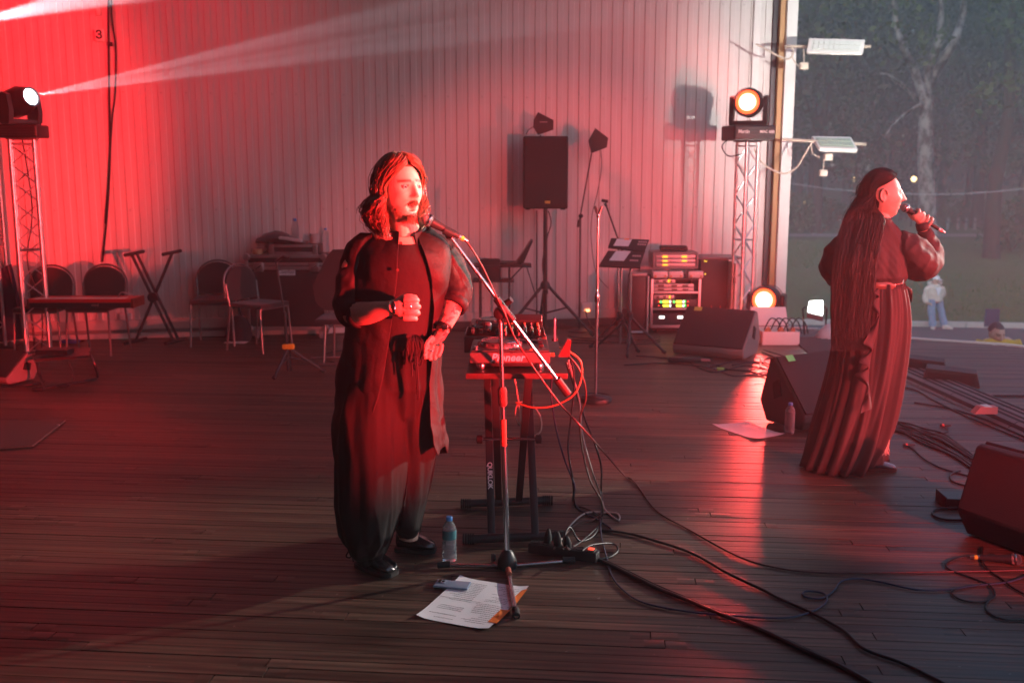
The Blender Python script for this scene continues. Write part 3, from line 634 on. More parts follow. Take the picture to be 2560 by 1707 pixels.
for i, (xa_, lab) in enumerate(((1633, 'left'), (1672, 'middle'), (1722, 'right'))):
    pa, pb = RK.L(xa_, 694, -.05), RK.L(xa_ + 38, 677, -.05); zb = RK.L(1690, 697).z
    o = MB().box((0, 0, (pb.z - pa.z) * .5), (pb.x - pa.x, .12, pb.z - pa.z), None, .012, 2).build('power_supply', M('white_plastic', (.65, .6, .58), .35), None, loc=RK.o + Matrix.Rotation(YAW, 3, 'Z') @ V((pa.x + pb.x) / 2, .03, zb + .012))
    o.rotation_euler = (0, 0, YAW); tag(o, lab + ' one of three small pale boxes in a row on the rack case', 'box', 'pale boxes on the rack')
    for s in (-1, 1): MB().lathe([(.012, 0), (.012, .01)], 10, aim(V(s * .055, -.062, .02), (0, -1, 0))).build('knob', M('knob_orange', (.6, .25, .1), .4), o)
o = MB().box((0, 0, .03), (.30, .22, .05), None, .02).build('folded_cloth', M('cloth_dark', (.03, .027, .03), .9, bump=.5, bscale=20), None, loc=RK.o + Matrix.Rotation(YAW, 3, 'Z') @ V(RK.L(1690, 631).x, .18, RK.L(1690, 631).z + .004)); tag(o, 'flat dark cloth lying on top of the small receiver rack', 'cloth')
# lid leaning left of the rack
LD = Fr(1600, 834)
t = thing('case_lid', 'dark case lid with bright metal edging leaning left of the rack', 'case lid', LD)
a, b = LD.L(1578, 806), LD.L(1622, 690)
boxp('panel', ((a.x + b.x) / 2, .2, (b.z) / 2), (b.x - a.x, .42, b.z - .01), M('laminate_dark', (.035, .02, .022), .45), t, .004)
for x in (b.x - .01,): pipe('edge_profile', [V(x, -.02, .02), V(x, -.02, b.z)], .013, GALV, t, sm=False)
pipe('bottom_profile', [V(a.x, -.02, .02), V(b.x, -.02, .02)], .013, GALV, t, sm=False); boxp('pale_stuff_bag', ((a.x + b.x) / 2, .1, b.z + .012), (.16, .16, .03), M('pink_cloth', (.5, .38, .36), .9, bump=.4), t, .01)
# black cabinet with open door
KB = Fr(1790, 826)
t = thing('equipment_cabinet', 'black equipment cabinet with its pale edged door open, behind the rack', 'cabinet', KB)
a, b = KB.L(1747, 826), KB.L(1822, 648); cw = b.x - a.x
boxp('body', ((a.x + b.x) / 2, .20, b.z / 2), (cw, .40, b.z), M('cabinet_black', (.018, .018, .024), .5), t, .004)
boxp('top', ((a.x + b.x) / 2 + .05, .18, b.z + .012), (cw + .2, .46, .022), M('cabinet_top', (.12, .12, .14), .35), t, .004)
boxp('door', (b.x + .015, -.10, b.z / 2), (.03, .5, b.z - .05), WHITEP, t, .004)
for i in range(2): boxp('hinge', (b.x - .004, -.355, b.z * (.25 + .5 * i)), (.02, .012, .06), M('hinge_brown', (.25, .12, .1), .5), t, .002)
for (x, y) in ((1762, 653), (1766, 653), (1763, 685)): p = KB.L(x, y); MB().lathe([(.006, 0), (.006, .004)], 8, aim(V(p.x, -.004, p.z), (0, -1, 0))).build('lamp', YEL, t)
for i in range(5):
    pipe('patch_cable', [V(a.x + .08 + i * .05, -.006, b.z * .35), V(a.x + .1 + i * .04, -.06, b.z * .2), V(a.x + .05 + i * .06, -.08, .05)], .006, M('cable_red', (.25, .05, .04), .5) if i % 2 else CABLE, t)

# ---- wedge monitors
def wedge(label, at, rz, w, dep, h, tape=None, handle=True, side_mat=None):
    t = thing('monitor_wedge', label, 'monitor speaker', at, rz, 'floor monitor wedges')
    prof = [(-dep * .42, .0), (dep * .34, .0), (dep * .5, h * .30), (dep * .30, h * .97), (dep * .22, h), (-dep * .5, h * .22), (-dep * .5, h * .12)]
    side = side_mat or M('monitor_paint', (.03, .029, .03), .62, bump=.35, bscale=260)
    bm = MB().prism(prof, w, axes((0, 0, .006), (0, 1, 0), (0, 0, 1))); o = bm.build('cabinet', side, t, 25)
    md = o.modifiers.new('bevel', 'BEVEL'); md.width = .012; md.segments = 2
    a, b = V(0, -dep * .5, h * .22), V(0, dep * .22, h); m_ = (a + b) / 2; n_ = (b - a).cross(V(1, 0, 0)).normalized()
    if n_.z < 0: n_ = -n_
    L_ = (b - a).length
    MB().box(m_ + n_ * .010 + V(0, 0, .006), (w - .02, L_ - .02, .018), axes((0, 0, 0), (1, 0, 0), b - a).to_3x3(), .007).build('grille', GRILLE, t)
    if handle:
        for s in (-1, 1): MB().prism([(-.02, h * .45), (.05, h * .38), (.07, h * .62), (.01, h * .70)], .012, axes((s * (w / 2 + .002), .02, 0), (0, 1, 0), (0, 0, 1))).build('handle_pocket', M('pocket_black', (.006, .006, .006), .8), t)
    if tape:
        MB().box(b + n_ * .022 + V(tape[0], -.03, -.02), (.075, .05, .002), axes((0, 0, 0), (1, .12, 0), b - a).to_3x3()).build('tape_mark', M('tape_' + tape[1], tape[2], .6), t)
    return t
wedge('middle monitor wedge in front of the rack, pale lit side', Fr(1790, 884), YAW + R(-30), .70, .54, .42, (-.22, 'yellowgreen', (.45, .55, .12)), side_mat=M('monitor_grey', (.16, .16, .155), .6, bump=.3, bscale=200))  # paler cabinet grey carries the lit side in its colour
wedge('monitor wedge behind the singer in the skirt, green tape on top', Fr(2030, 1052), YAW + R(28), .58, .44, .46, (-.18, 'green', (.10, .75, .22)))
wedge('large dark monitor wedge cut by the right frame edge', G(2625, 1372), YAW + R(118), .62, .52, .44, None)
wedge('small dim monitor wedge at the left frame edge on the floor', G(20, 952), YAW + R(-20), .34, .34, .24, None, side_mat=M('monitor_grey'))

# ---- white box with plugs, floodlight, mat
WBX = Fr(1952, 862)
t = thing('cable_box', 'long low white wooden box full of plugs with its lid tilted up', 'box', WBX)
a, b = WBX.L(1905, 862), WBX.L(1999, 829); bw_ = b.x - a.x; bc = (a.x + b.x) / 2
for y in (-.006, .36): boxp('long_side', (bc, y, b.z / 2), (bw_, .014, b.z), WHITEP, t, .003)
for s in (-1, 1): boxp('end_panel', (bc + s * (bw_ / 2 - .008), .177, b.z / 2 - .001), (.014, .35, b.z - .004), WHITEP, t, .002)
boxp('bottom_panel', (bc, .177, .012), (bw_ - .04, .33, .012), WHITEP, t, .002)
MB().box((bc - .02, .42, b.z + .10), (bw_, .012, .22), Matrix.Rotation(R(-35), 3, 'X'), .003).build('lid', WHITEP, t)
for i in range(5):
    x = bc - bw_ * .36 + i * bw_ * .18
    MB().lathe([(.016, 0), (.024, .02), (.022, .06), (.008, .09)], 10, aim(V(x, .12 + .05 * (i % 2), b.z - .06), (.3 * (-1) ** i, -.2, 1))).build('plug', M('plug_orange', (.5, .18, .08), .5), t)
    pipe('plug_lead', [V(x, .14, b.z), V(x + .05, .1, b.z + .12), V(x + .14, .14, b.z + .08), V(x + .2, .2, b.z - .05)], .007, CABLE, t)
FL = Fr(2036, 842)
t = thing('floodlight', 'lit square floodlight tilted up behind the white box', 'floodlight', FL)
P = [FL.L(2031, 757), FL.L(2062, 755), FL.L(2050, 786), FL.L(2016, 778)]
P = [P[0] + V(0, .10, 0), P[1] + V(0, .08, 0), P[2] + V(0, -.08, 0), P[3] + V(0, -.06, 0)]; cF = sum(P, V(0, 0, 0)) / 4; nF = (P[1] - P[0]).cross(P[3] - P[0]).normalized()
if nF.y > 0: nF = -nF
MB().add([cF + (p - cF) * 1.18 for p in P] + [cF + (p - cF) * 1.1 - nF * .07 for p in P], [[0, 1, 2, 3], [7, 6, 5, 4], [0, 4, 5, 1], [1, 5, 6, 2], [2, 6, 7, 3], [3, 7, 4, 0]]).build('housing', M('flood_grey', (.16, .16, .17), .5), t)
MB().add([p + nF * .006 for p in P], [[0, 1, 2, 3]]).build('lit_panel', glow('flood_white', (1, 1, .90), 16), t, 0)
pipe('bracket', [V(-.10, .02, .02), cF + V(-.12, .06, -.02), cF + V(-.10, .03, 0)], .01, BLACKM, t, sm=False); pipe('bracket', [V(.12, .02, .02), cF + V(.14, .06, -.02), cF + V(.11, .03, 0)], .01, BLACKM, t, sm=False)
for i in range(4): boxp('heat_fin', cF - nF * .085 + V(-.06 + .04 * i, 0, 0), (.008, .05, .10), M('flood_grey'), t, .001)
fo_ = FL.o + Matrix.Rotation(YAW, 3, 'Z') @ (cF + nF * .05)
lamp('floodlight_light', 'SPOT', fo_, fo_ + Matrix.Rotation(YAW, 3, 'Z') @ (nF + V(.15, 0, .35)), 130, (1, .98, .9), .08, 110, .6)
o = MB(); 
rgs = []
for i in range(7):
    z = i / 6; rr = .15 * (1 - z ** 2 * .8) + .01
    rgs.append([V(math.cos(2 * math.pi * k / 18) * rr * (1 + .25 * noise.noise(V(k * .9, i * .7, 3))), math.sin(2 * math.pi * k / 18) * rr * .8 * (1 + .25 * noise.noise(V(k * .7, i, 9))), z * .16 + .02 * noise.noise(V(k, i, 4))) for k in range(18)])
o = MB().loft(rgs).build('plastic_sack', M('sack_white', (.6, .6, .62), .4, bump=.5, bscale=30), None, 60, loc=G(2078, 846)); tag(o, 'crumpled white plastic sack beside the floodlight', 'sack')
t = thing('ribbed_mat', 'dark ribbed rubber mat on the floor beside the white box', 'mat', G(2030, 862), 0)
q = [G(1978, 846) , G(2092, 842), G(2100, 874), G(2020, 884)]; q = [p - Vector(t.location) for p in q]
MB().add([p + V(0, 0, .002) for p in q] + [p + V(0, 0, .007) for p in q], [[0, 1, 2, 3], [7, 6, 5, 4], [0, 4, 5, 1], [1, 5, 6, 2], [2, 6, 7, 3], [3, 7, 4, 0]]).build('sheet', RUBBER, t)
for i in range(16):
    u = (i + .5) / 16; MB().tube([q[0].lerp(q[3], u) + V(0, 0, .009), q[1].lerp(q[2], u) + V(0, 0, .009)], .007, 5).build('rib', M('rib_grey', (.07, .065, .065), .6), t)

# ---- cable ramp along the front
ra, rb = G(2235, 915), G(2690, 1115); rl = (rb - ra).length; ru = (rb - ra).normalized(); rn = V(-ru.y, ru.x, 0)
t = thing('cable_ramp', 'long perforated grey cable ramp running along the stage front', 'cable ramp', ra, math.atan2(ru.y, ru.x))
nseg = 6; sl = rl / nseg; RAMP = M('ramp_grey', (.11, .105, .105), .55, bump=.1)
sm = MB().prism([(-.20, .004), (.20, .004), (.13, .048), (-.13, .048)], sl - .01, axes((sl / 2, 0, 0), (0, 1, 0), (0, 0, 1))).build('ramp_segment', RAMP, t)
HOLE = M('slot_black', (.008, .008, .008), .8); hm = MB()
for j in range(18):
    x = sl * (j + .5) / 18
    for y, z, tl in ((-.165, .0268, 1), (.165, .0268, -1), (-.10, .0485, 0), (-.04, .0485, 0), (.04, .0485, 0), (.10, .0485, 0)):
        hm.box((x + (.012 if y > 0 else 0), y, z + .0005), (.022, .030, .003), Matrix.Rotation(R(32 * tl), 3, 'X'))
h0 = hm.build('slots', HOLE, sm, 0); tag(h0, kind='stuff')
for i in range(1, nseg):
    o = sm.copy(); col.objects.link(o); o.location = (i * sl, 0, 0); h = h0.copy(); col.objects.link(h); h.parent = o
t = thing('warning_block', 'small red and white block sitting on the cable ramp', 'block', G(2463, 1032, .05), YAW)
MB().prism([(-.09, 0), (.07, 0), (.07, .05), (-.05, .05)], .07, axes((0, 0, 0), (1, 0, 0), (0, 0, 1))).build('body', M('block_red', (.55, .16, .16), .5), t); boxp('band', (0, -.003, .052), (.05, .072, .006), WHITEP, t, .001)
for (px, py, lab, r_) in ((2300, 942, 'left black low front fill box beyond the cable ramp', -24), (2376, 972, 'right black low front fill box beyond the cable ramp', -24)):
    o = MB().prism([(-.22, 0), (.22, 0), (.19, .11), (-.19, .13)], .22, axes((0, 0, .003), (1, 0, 0), (0, 0, 1))).build('front_fill', M('monitor_paint'), None, 25, loc=G(px, py - 14)); o.rotation_euler = (0, 0, YAW + R(r_)); tag(o, lab, 'speaker', 'front fill boxes')
    MB().box((0, -.112, .06), (.36, .006, .08), None, .003).build('grille', GRILLE, o)
o = MB().prism([(-.10, 0), (.10, 0), (.10, .05), (-.10, .05)], .13, axes((0, 0, .003), (1, 0, 0), (0, 0, 1))).build('direct_box', BLACKM, None, 25, loc=G(2400, 1262)); o.rotation_euler = (0, 0, YAW + R(-4)); tag(o, 'small black metal box on the floor by the large wedge', 'box')
for s in (-1, 1): MB().box((s * .098, 0, .032), (.006, .15, .064), None, .002).build('end_cheek', BLACKM, o)
MB().box((.06, -.0675, .035), (.03, .004, .012)).build('label_strip', M('label_yellow', (.5, .45, .15), .6), o)
# ================================================================== LEFT: chairs, keyboard, cases
SEATF = M('chair_fabric', (.03, .024, .025), .95, var=.3, bump=.3, bscale=300, sheen=.2); TUBE = M('chair_tube', (.22, .20, .20), .35, .8)
def chair(label, at, rz, legm=TUBE):
    t = thing('chair', label, 'chair', at, rz, 'stacking chairs along the wall')
    pb = [(-.19, .0)] + [(.20 * math.cos(a) if abs(math.cos(a)) < 1 else .2 * math.cos(a), .16 + .17 * math.sin(a)) for a in [math.pi - i * math.pi / 12 for i in range(13)]] + [(.19, .0)]
    mb = MB().prism([(x * 1.02, y) for x, y in pb], .03, axes((0, .21, .49), (1, 0, 0), (0, .12, 1))); mb.build('backrest', SEATF, t)
    MB().box((0, 0, .45), (.42, .42, .045), None, .018, 3).build('seat', SEATF, t)
    for s in (-1, 1):
        bar('leg', V(s * .20, -.19, .44), V(s * .215, -.22, .0), .011, legm, t); bar('leg', V(s * .20, .19, .44), V(s * .21, .25, .0), .011, legm, t)
        bar('back_upright', V(s * .205, .19, .44), V(s * .215, .225, .66), .011, legm, t)
    bar('seat_rail', V(-.20, -.19, .425), V(.20, -.19, .425), .010, legm, t)
    pipe('back_tube', [V(-.215, .232, .52)] + [V(.218 * math.cos(a), .243 + .02 * math.sin(a), .65 + .185 * math.sin(a)) for a in [math.pi - i * math.pi / 8 for i in range(9)]] + [V(.215, .232, .52)], .010, legm, t)
    return t
chair('chair behind the keyboard nearest the left truss tower', G(118, 884), YAW + R(4)); chair('chair with an arched back standing behind the red keyboard end', G(248, 880), YAW + R(-2))
chair('chair facing the stage right of the crossed stand', G(542, 858), YAW + R(6)); chair('chair turned sideways in front of the flight case', G(652, 872), YAW + R(62))
# octagonal chair half hidden behind the singer
CH = Fr(850, 893)
t = thing('chair', 'wide dark chair back showing left of the long haired singer', 'chair', CH, None, 'stacking chairs along the wall')
pg = [(783, 712), (818, 640), (832, 624), (905, 622), (930, 700), (925, 772), (815, 776), (790, 755)]
MB().prism([(CH.L(a, b).x, CH.L(a, b).z) for a, b in pg], .035, axes((0, 0, 0), (1, 0, 0), (0, 0, 1))).build('backrest', SEATF, t)
boxp('seat', (.06, -.2, CH.L(850, 790).z), (.42, .4, .05), SEATF, t, .018)
for x in (-.06, .26): bar('leg', V(x + .02, .0, CH.L(850, 780).z), V(x, .02, .0), .012, TUBE, t); bar('leg', V(x, -.36, CH.L(850, 800).z), V(x - .02, -.4, .0), .012, TUBE, t)
pipe('sled_foot', [V(-.26, -.1, .012), V(.0, -.06, .012), V(.28, .0, .012)], .012, TUBE, t); pipe('sled_foot', [V(-.12, -.42, .012), V(.1, -.40, .012), V(.3, -.38, .012)], .012, TUBE, t)
# red keyboard on the chair seats
KY = Fr(215, 892)
t = thing('keyboard', 'long red stage keyboard laid across two chair seats', 'keyboard', KY.o + V(0, 0, .478), YAW + R(1))
a, b = KY.L(84, 740), KY.L(336, 740); kw = b.x - a.x; kc = (a.x + b.x) / 2
boxp('body', (kc, .05, .045), (kw, .30, .085), M('keyboard_red', (.40, .012, .015), .35), t, .012)
boxp('front_band', (kc, -.103, .030), (kw - .01, .008, .05), BLACK, t, .002)
for s in (-1, 1): boxp('end_cheek', (kc + s * (kw / 2 + .008), .05, .045), (.022, .31, .09), M('cheek_wood', (.12, .03, .02), .4), t, .005)
text('brand_print', 'nord', .035, M('print_pale', (.4, .3, .3), .6), t, axes((kc + .14, -.1078, .032), (1, 0, 0), (0, 0, 1)), .0003)
pipe('cable', [V(kc + .30, .05, .09), V(kc + .36, 0, .14), V(kc + .46, .05, .10)], .006, M('cable_grey', (.35, .3, .3), .5), t)
for i in range(30): MB().box((kc - kw * .44 + i * kw * .0295, -.03, .0885), (kw * .026, .12, .006), None, .001).build('key', M('key_white', (.7, .66, .62), .3), t)
# crossed keyboard stand
XS = Fr(382, 862)
t = thing('keyboard_stand', 'empty crossed black keyboard stand leaning upright by the wall', 'stand', XS)
for k, (p, q) in enumerate((((336, 636), (440, 850)), ((430, 634), (340, 850)))):
    A, B = XS.L(*p, -.02 * k), XS.L(*q, -.02 * k); B.z = max(B.z, .03)
    ofs = (B - A).cross(V(0, 1, 0)).normalized() * .026
    for s in ((-1, 1) if k == 0 else (0,)): bar('leg', A + ofs * s, B + ofs * s, .016, BLACKM, t)
    bar('support_arm', A + V(-.05, -.12, 0), A + V(.05, .12, .02), .018, RUBBER, t); bar('foot_bar', B + V(-.05, -.18, -.008), B + V(.05, .15, -.008), .018, RUBBER, t)
MB().lathe([(.001, 0), (.05, .004), (.05, .05), (.001, .055)], 16, aim(XS.L(380, 744, -.10), (0, 1, 0))).build('pivot_disc', BLACK, t)
# flight case with a smaller one on it
FC = Fr(716, 848)
t = thing('flight_case', 'big dark flight case on casters with metal edging and a white label', 'flight case', FC)
a, b = FC.L(621, 825), FC.L(815, 637); cw = b.x - a.x; cc = (a.x + b.x) / 2; z0, z1 = a.z, b.z; LAM = M('laminate_maroon', (.028, .016, .018), .4, bump=.05)
zl = FC.L(700, 665).z
boxp('body', (cc, .20, (z0 + zl) / 2), (cw - .01, .42, zl - z0 - .004), LAM, t, .004); lid = boxp('lid', (cc, .20, (zl + z1) / 2), (cw - .01, .42, z1 - zl - .004), LAM, t, .004)
for z, h in ((z0 + .018, .04), (zl - .022, .034), (zl + .02, .03), (z1 - .015, .034)): boxp('edge_profile', (cc, -.012, z), (cw, .02, h), GALV, t, .003)
for s in (-1, 1): boxp('corner_profile', (cc + s * (cw / 2 - .014), -.0155, (z0 + z1) / 2), (.034, .022, z1 - z0 - .02), GALV, t, .004)
for x in (-.28, .30): 
    l_ = boxp('butterfly_latch', (cc + x, -.03, zl - .01), (.10, .02, .10), ALU, t, .008); bar('latch_wing', V(cc + x - .03, -.045, zl - .03), V(cc + x + .03, -.045, zl + .01), .007, CHROME, l_)
for s in (-1, 1):
    for z in (z0 + .02, z1 - .02): MB().lathe([(.03, -.03), (.04, 0), (.03, .03)], 10, aim(V(cc + s * (cw / 2 - .02), -.022, z), (0, -1, 0))).build('ball_corner', ALU, t)
lb = boxp('label_plate', (FC.L(717, 676).x, -.012, FC.L(717, 679).z), (.18, .006, .075), PAPER, t, .002)
text('label_print', 'Cuellas', .06, PRINT, lb, axes((FC.L(715, 676).x, -.0158, FC.L(717, 679).z), (1, 0, 0), (0, 0, 1)), .0003, .2)
for x in (-.34, .34):
    for y in (.04, .36):
        k_ = MB().lathe([(.001, -.016), (.042, -.014), (.042, .014), (.001, .016)], 16, axes((cc + x, y, .044), (0, 1, 0), (0, 0, 1))).build('caster', M('caster_grey', (.35, .33, .33), .5), t); boxp('fork', (cc + x, y, .075), (.05, .05, .05), GALV, k_, .006)
top = FC.o + V(0, 0, z1 + .002); RY = Matrix.Rotation(YAW, 3, 'Z')
t = thing('small_flight_case', 'flat flight case lying on top of the big one', 'flight case', top)
a, b = FC.L(672, 636), FC.L(792, 612); sw = b.x - a.x; scx = (a.x + b.x) / 2; sh = b.z - a.z
boxp('body', (scx, .2, sh / 2), (sw, .34, sh), LAM, t, .004)
for z in (.012, sh - .012): boxp('edge_profile', (scx, .026, z), (sw + .004, .014, .026), GALV, t, .003)
for s in (-1, 1): boxp('corner_plate', (scx + s * (sw / 2 - .025), .022, sh / 2), (.05, .014, sh), ALU, t, .004)
# bag draped on it
rgs = []
for i in range(9):
    u = i / 8; x = FC.L(636 + 120 * u, 600).x; hh = .055 * math.sin(math.pi * min(1, u + .12)) + .012
    rgs.append([V(x, .18 + .15 * math.cos(k / 12 * 2 * math.pi) * (1 + .2 * noise.noise(V(i * .6, k, 0))), max(0, hh * (1 + math.sin(k / 12 * 2 * math.pi)) + .012 * noise.noise(V(i, k * .8, 2)))) for k in range(12)])
o = MB().loft(rgs).build('plastic_bag', M('bag_film', (.10, .08, .085), .25, var=.6, scale=6, bump=.6, bscale=18), None, 60, loc=top + V(0, 0, sh + .003)); o.rotation_euler = (0, 0, YAW); tag(o, 'crumpled dark plastic bag on the flat flight case', 'bag')
MB().box(V(FC.L(725, 605).x, .04, .055), (.24, .10, .03), Matrix.Rotation(R(8), 3, 'Y'), .014).build('pale_fold', M('film_pale', (.55, .5, .5), .3, bump=.4, bscale=20), o)
def bottle(label, at, h, r, cap=(.05, .25, .6), full=.8, lab=None, group='plastic water bottles'):
    t = thing('water_bottle', label, 'bottle', at, YAW, group)
    pr = [(r * .78, .002), (r * .98, .006), (r, h * .04)]
    for i in range(5): z = h * (.08 + .085 * i); pr += [(r, z), (r * .94, z + h * .02), (r, z + h * .045)]
    pr += [(r, h * .52), (r * 1.0, h * .72), (r * .86, h * .80), (r * .52, h * .88), (r * .36, h * .905), (r * .36, h * .93)]
    PET = M('bottle_plastic', (.85, .9, .93), .06, var=.02, trans=.85, ior=1.18)
    o = MB().lathe(pr, 24).build('shell', PET, t); 
    MB().lathe([(r * .9, .004), (r * .93, h * .1), (r * .93, h * .5), (r * .95, h * full * .9)], 20).build('water', M('water_in_bottle', (.93, .97, .99), .02, trans=.92, ior=1.2, var=.01), o)
    MB().lathe([(r * .44, h * .915), (r * .46, h * .93), (r * .46, h * .985), (r * .40, h), (.001, h)], 20).build('cap', M('cap_blue', cap, .4), t)
    if lab:
        MB().lathe([(r * 1.01, h * .52), (r * 1.015, h * .53), (r * 1.015, h * .70), (r * 1.01, h * .71)], 24, None, False).build('label_band', M('label_teal', lab, .5, var=.35, scale=40), t)
    return t
bottle('clear plastic bottle standing on the flight case behind the bag', top + RY @ V(FC.L(718, 600).x, .40, 0), .36, .042); bottle('slim clear bottle at the right end of the flight case', top + RY @ V(FC.L(801, 600).x, .30, 0), .26, .034)
o = MB().lathe([(.035, 0), (.045, .002), (.05, .10), (.046, .10), (.042, .01)], 20).build('paper_cup', M('cup_grey', (.4, .36, .36), .4), None, loc=top + RY @ V(FC.L(777, 600).x, .20, sh + .004)); tag(o, 'pale grey cup at the right end of the flat case', 'cup')
o = MB().lathe([(.036, 0), (.055, .0), (.055, .05), (.036, .05), (.036, 0)], 20, None, False).build('tape_roll', M('tape_tan', (.5, .28, .15), .3), None, loc=top + RY @ V(FC.L(640, 630).x, .08, .002)); tag(o, 'roll of shiny brown tape at the left end of the flight case', 'tape roll')
o = MB().box((0, 0, .028), (.14, .12, .05), None, .008).build('carton', M('carton_pale', (.45, .36, .33), .6), None, loc=top + RY @ V(FC.L(632, 630).x - .0, .26, .0)); tag(o, 'small pale carton behind the tape roll', 'box')
# folded music stand with the yellow collar
YS = Fr(722, 938)
t = thing('folded_stand', 'slim black stand with a bright yellow collar above its tripod legs', 'stand', YS)
hp = YS.L(721, 866)
bar('lower_tube', V(0, 0, .04), YS.L(712, 790), .014, BLACKM, t); bar('upper_tube', YS.L(712, 792), YS.L(690, 652), .008, BLACKM, t); bar('clutch', YS.L(713, 800), YS.L(711, 780), .018, BLACK, t)
boxp('yellow_collar', hp + V(0, 0, 0), (.10, .06, .045), M('collar_yellow', (.85, .42, .03), .4), t, .012)
for (px, py) in ((684, 950), (812, 932), (726, 928)): 
    q = YS.g(px, py); l_ = bar('leg', hp + V(0, 0, -.01), q + V(0, 0, .012), .013, BLACKM, t); bar('foot', q + (hp - q).normalized() * .05, q + V(0, 0, .014), .017, RUBBER, l_)
    bar('strut', V(0, 0, .16), hp.lerp(q, .55), .006, BLACKM, t)
bar('bracket', YS.L(690, 654), YS.L(710, 640), .012, BLACK, t); bar('bracket', YS.L(706, 641), YS.L(724, 646), .014, BLACK, t)
# low tubular frame with gear, purple panel, plywood sheet, small dark bag
LF = Fr(165, 962)
t = thing('low_rack', 'low black tubular frame holding dark gear in front of the left truss', 'rack', LF)
for dx in (0, 1):
    pts = [LF.g(96, 930, .30), LF.g(112, 972, .015), LF.g(246, 950, .015), LF.g(228, 905, .30)]
pipe('tube_frame', [LF.L(92, 905), LF.L(100, 940), LF.g(112, 972) + V(0, 0, .014), LF.g(130, 970) + V(0, 0, .014), LF.g(225, 954) + V(0, 0, .014), LF.g(244, 948) + V(0, 0, .02), LF.L(238, 915, .1), LF.L(224, 880, .12)], .012, BLACKM, t, 8, 8)
MB().add([LF.L(88, 898), LF.L(222, 888), LF.L(228, 868, .3), LF.L(100, 876, .3)] + [p + V(0, 0, -.02) for p in (LF.L(88, 898), LF.L(222, 888), LF.L(228, 868, .3), LF.L(100, 876, .3))], [[0, 1, 2, 3], [7, 6, 5, 4], [0, 4, 5, 1], [1, 5, 6, 2], [2, 6, 7, 3], [3, 7, 4, 0]]).build('shelf', M('shelf_dark', (.05, .035, .035), .4), t)
for i in range(3): boxp('gear_box', LF.L(112 + 26 * i, 884, .12) + V(0, 0, .02), (.09, .14, .045), BLACK, t, .006)
pipe('lead', [LF.L(172, 905), LF.L(182, 930), LF.L(184, 950)], .005, CABLE, t)
for px, py in ((96, 976), (160, 968)): boxp('foot_pad', LF.g(px, py) + V(0, 0, .012), (.08, .05, .022), RUBBER, t, .006)
PP = Fr(22, 864); pg = [(-60, 690), (0, 672), (26, 661), (33, 690), (68, 838), (60, 846), (-60, 872)]
o = MB().prism([(PP.L(a, b).x, max(.005, PP.L(a, b).z)) for a, b in pg], .05, axes((0, 0, 0), (1, 0, 0), (0, 0, 1))).build('side_panel_screen', M('purple_cloth', (.035, .012, .05), .85, bump=.2), None, 30, loc=PP.o); o.rotation_euler = (0, 0, YAW); tag(o, 'dark purple slanted panel at the left frame edge', 'panel')
MB().tube([V(PP.L(24, 664).x, -.035, PP.L(24, 664).z), V(PP.L(66, 840).x, -.035, .07)], .012, 6).build('edge_piping', M('purple_dark', (.02, .01, .03), .6), o)
q = [G(-40, 1058), G(165, 1053), G(82, 1118), G(-40, 1127)]; c = sum(q, V(0, 0, 0)) / 4
o = MB().add([p - c + V(0, 0, .003) for p in q] + [p - c + V(0, 0, .015) for p in q], [[0, 1, 2, 3], [7, 6, 5, 4], [0, 4, 5, 1], [1, 5, 6, 2], [2, 6, 7, 3], [3, 7, 4, 0]]).build('plywood_sheet', M('plywood', (.17, .12, .10), .7, var=.2, stretch=(1, 8, 1), bump=.1), None, 20, loc=c); tag(o, 'pale plywood sheet lying on the floor at the left frame edge', 'board')
MB().box(G(146, 1068) - c + V(0, 0, .018), (.02, .012, .006), None, .002).build('screw_head', ALU, o)
rgs = [[V(.13 * math.cos(k / 14 * 6.283) * s_ * (1 + .2 * noise.noise(V(k, i, 5))), .11 * math.sin(k / 14 * 6.283) * s_, z) for k in range(14)] for i, (s_, z) in enumerate(((.9, .003), (1.1, .06), (1.0, .16), (.7, .24), (.25, .27)))]
o = MB().loft(rgs).build('rucksack', M('bag_cloth'), None, 60, loc=G(598, 852)); tag(o, 'small black rucksack on the floor left of the flight case', 'bag')
pipe('strap', [V(-.06, -.05, .22), V(-.06, -.02, .33), V(.0, 0, .36), V(.04, .0, .26)], .010, M('bag_cloth'), o)
o = MB().box((0, 0, .006), (.22, .10, .006), None, .002).build('leaflet', PAPER, None, loc=G(590, 857)); tag(o, 'pale leaflet on the floor in front of the rucksack', 'paper')
o = MB().box((0, 0, .02), (.18, .10, .03), None, .01).build('blue_pouch', M('pouch_blue', (.05, .06, .25), .5), None, loc=G(175, 858)); tag(o, 'small blue pouch on the floor under the keyboard', 'pouch')
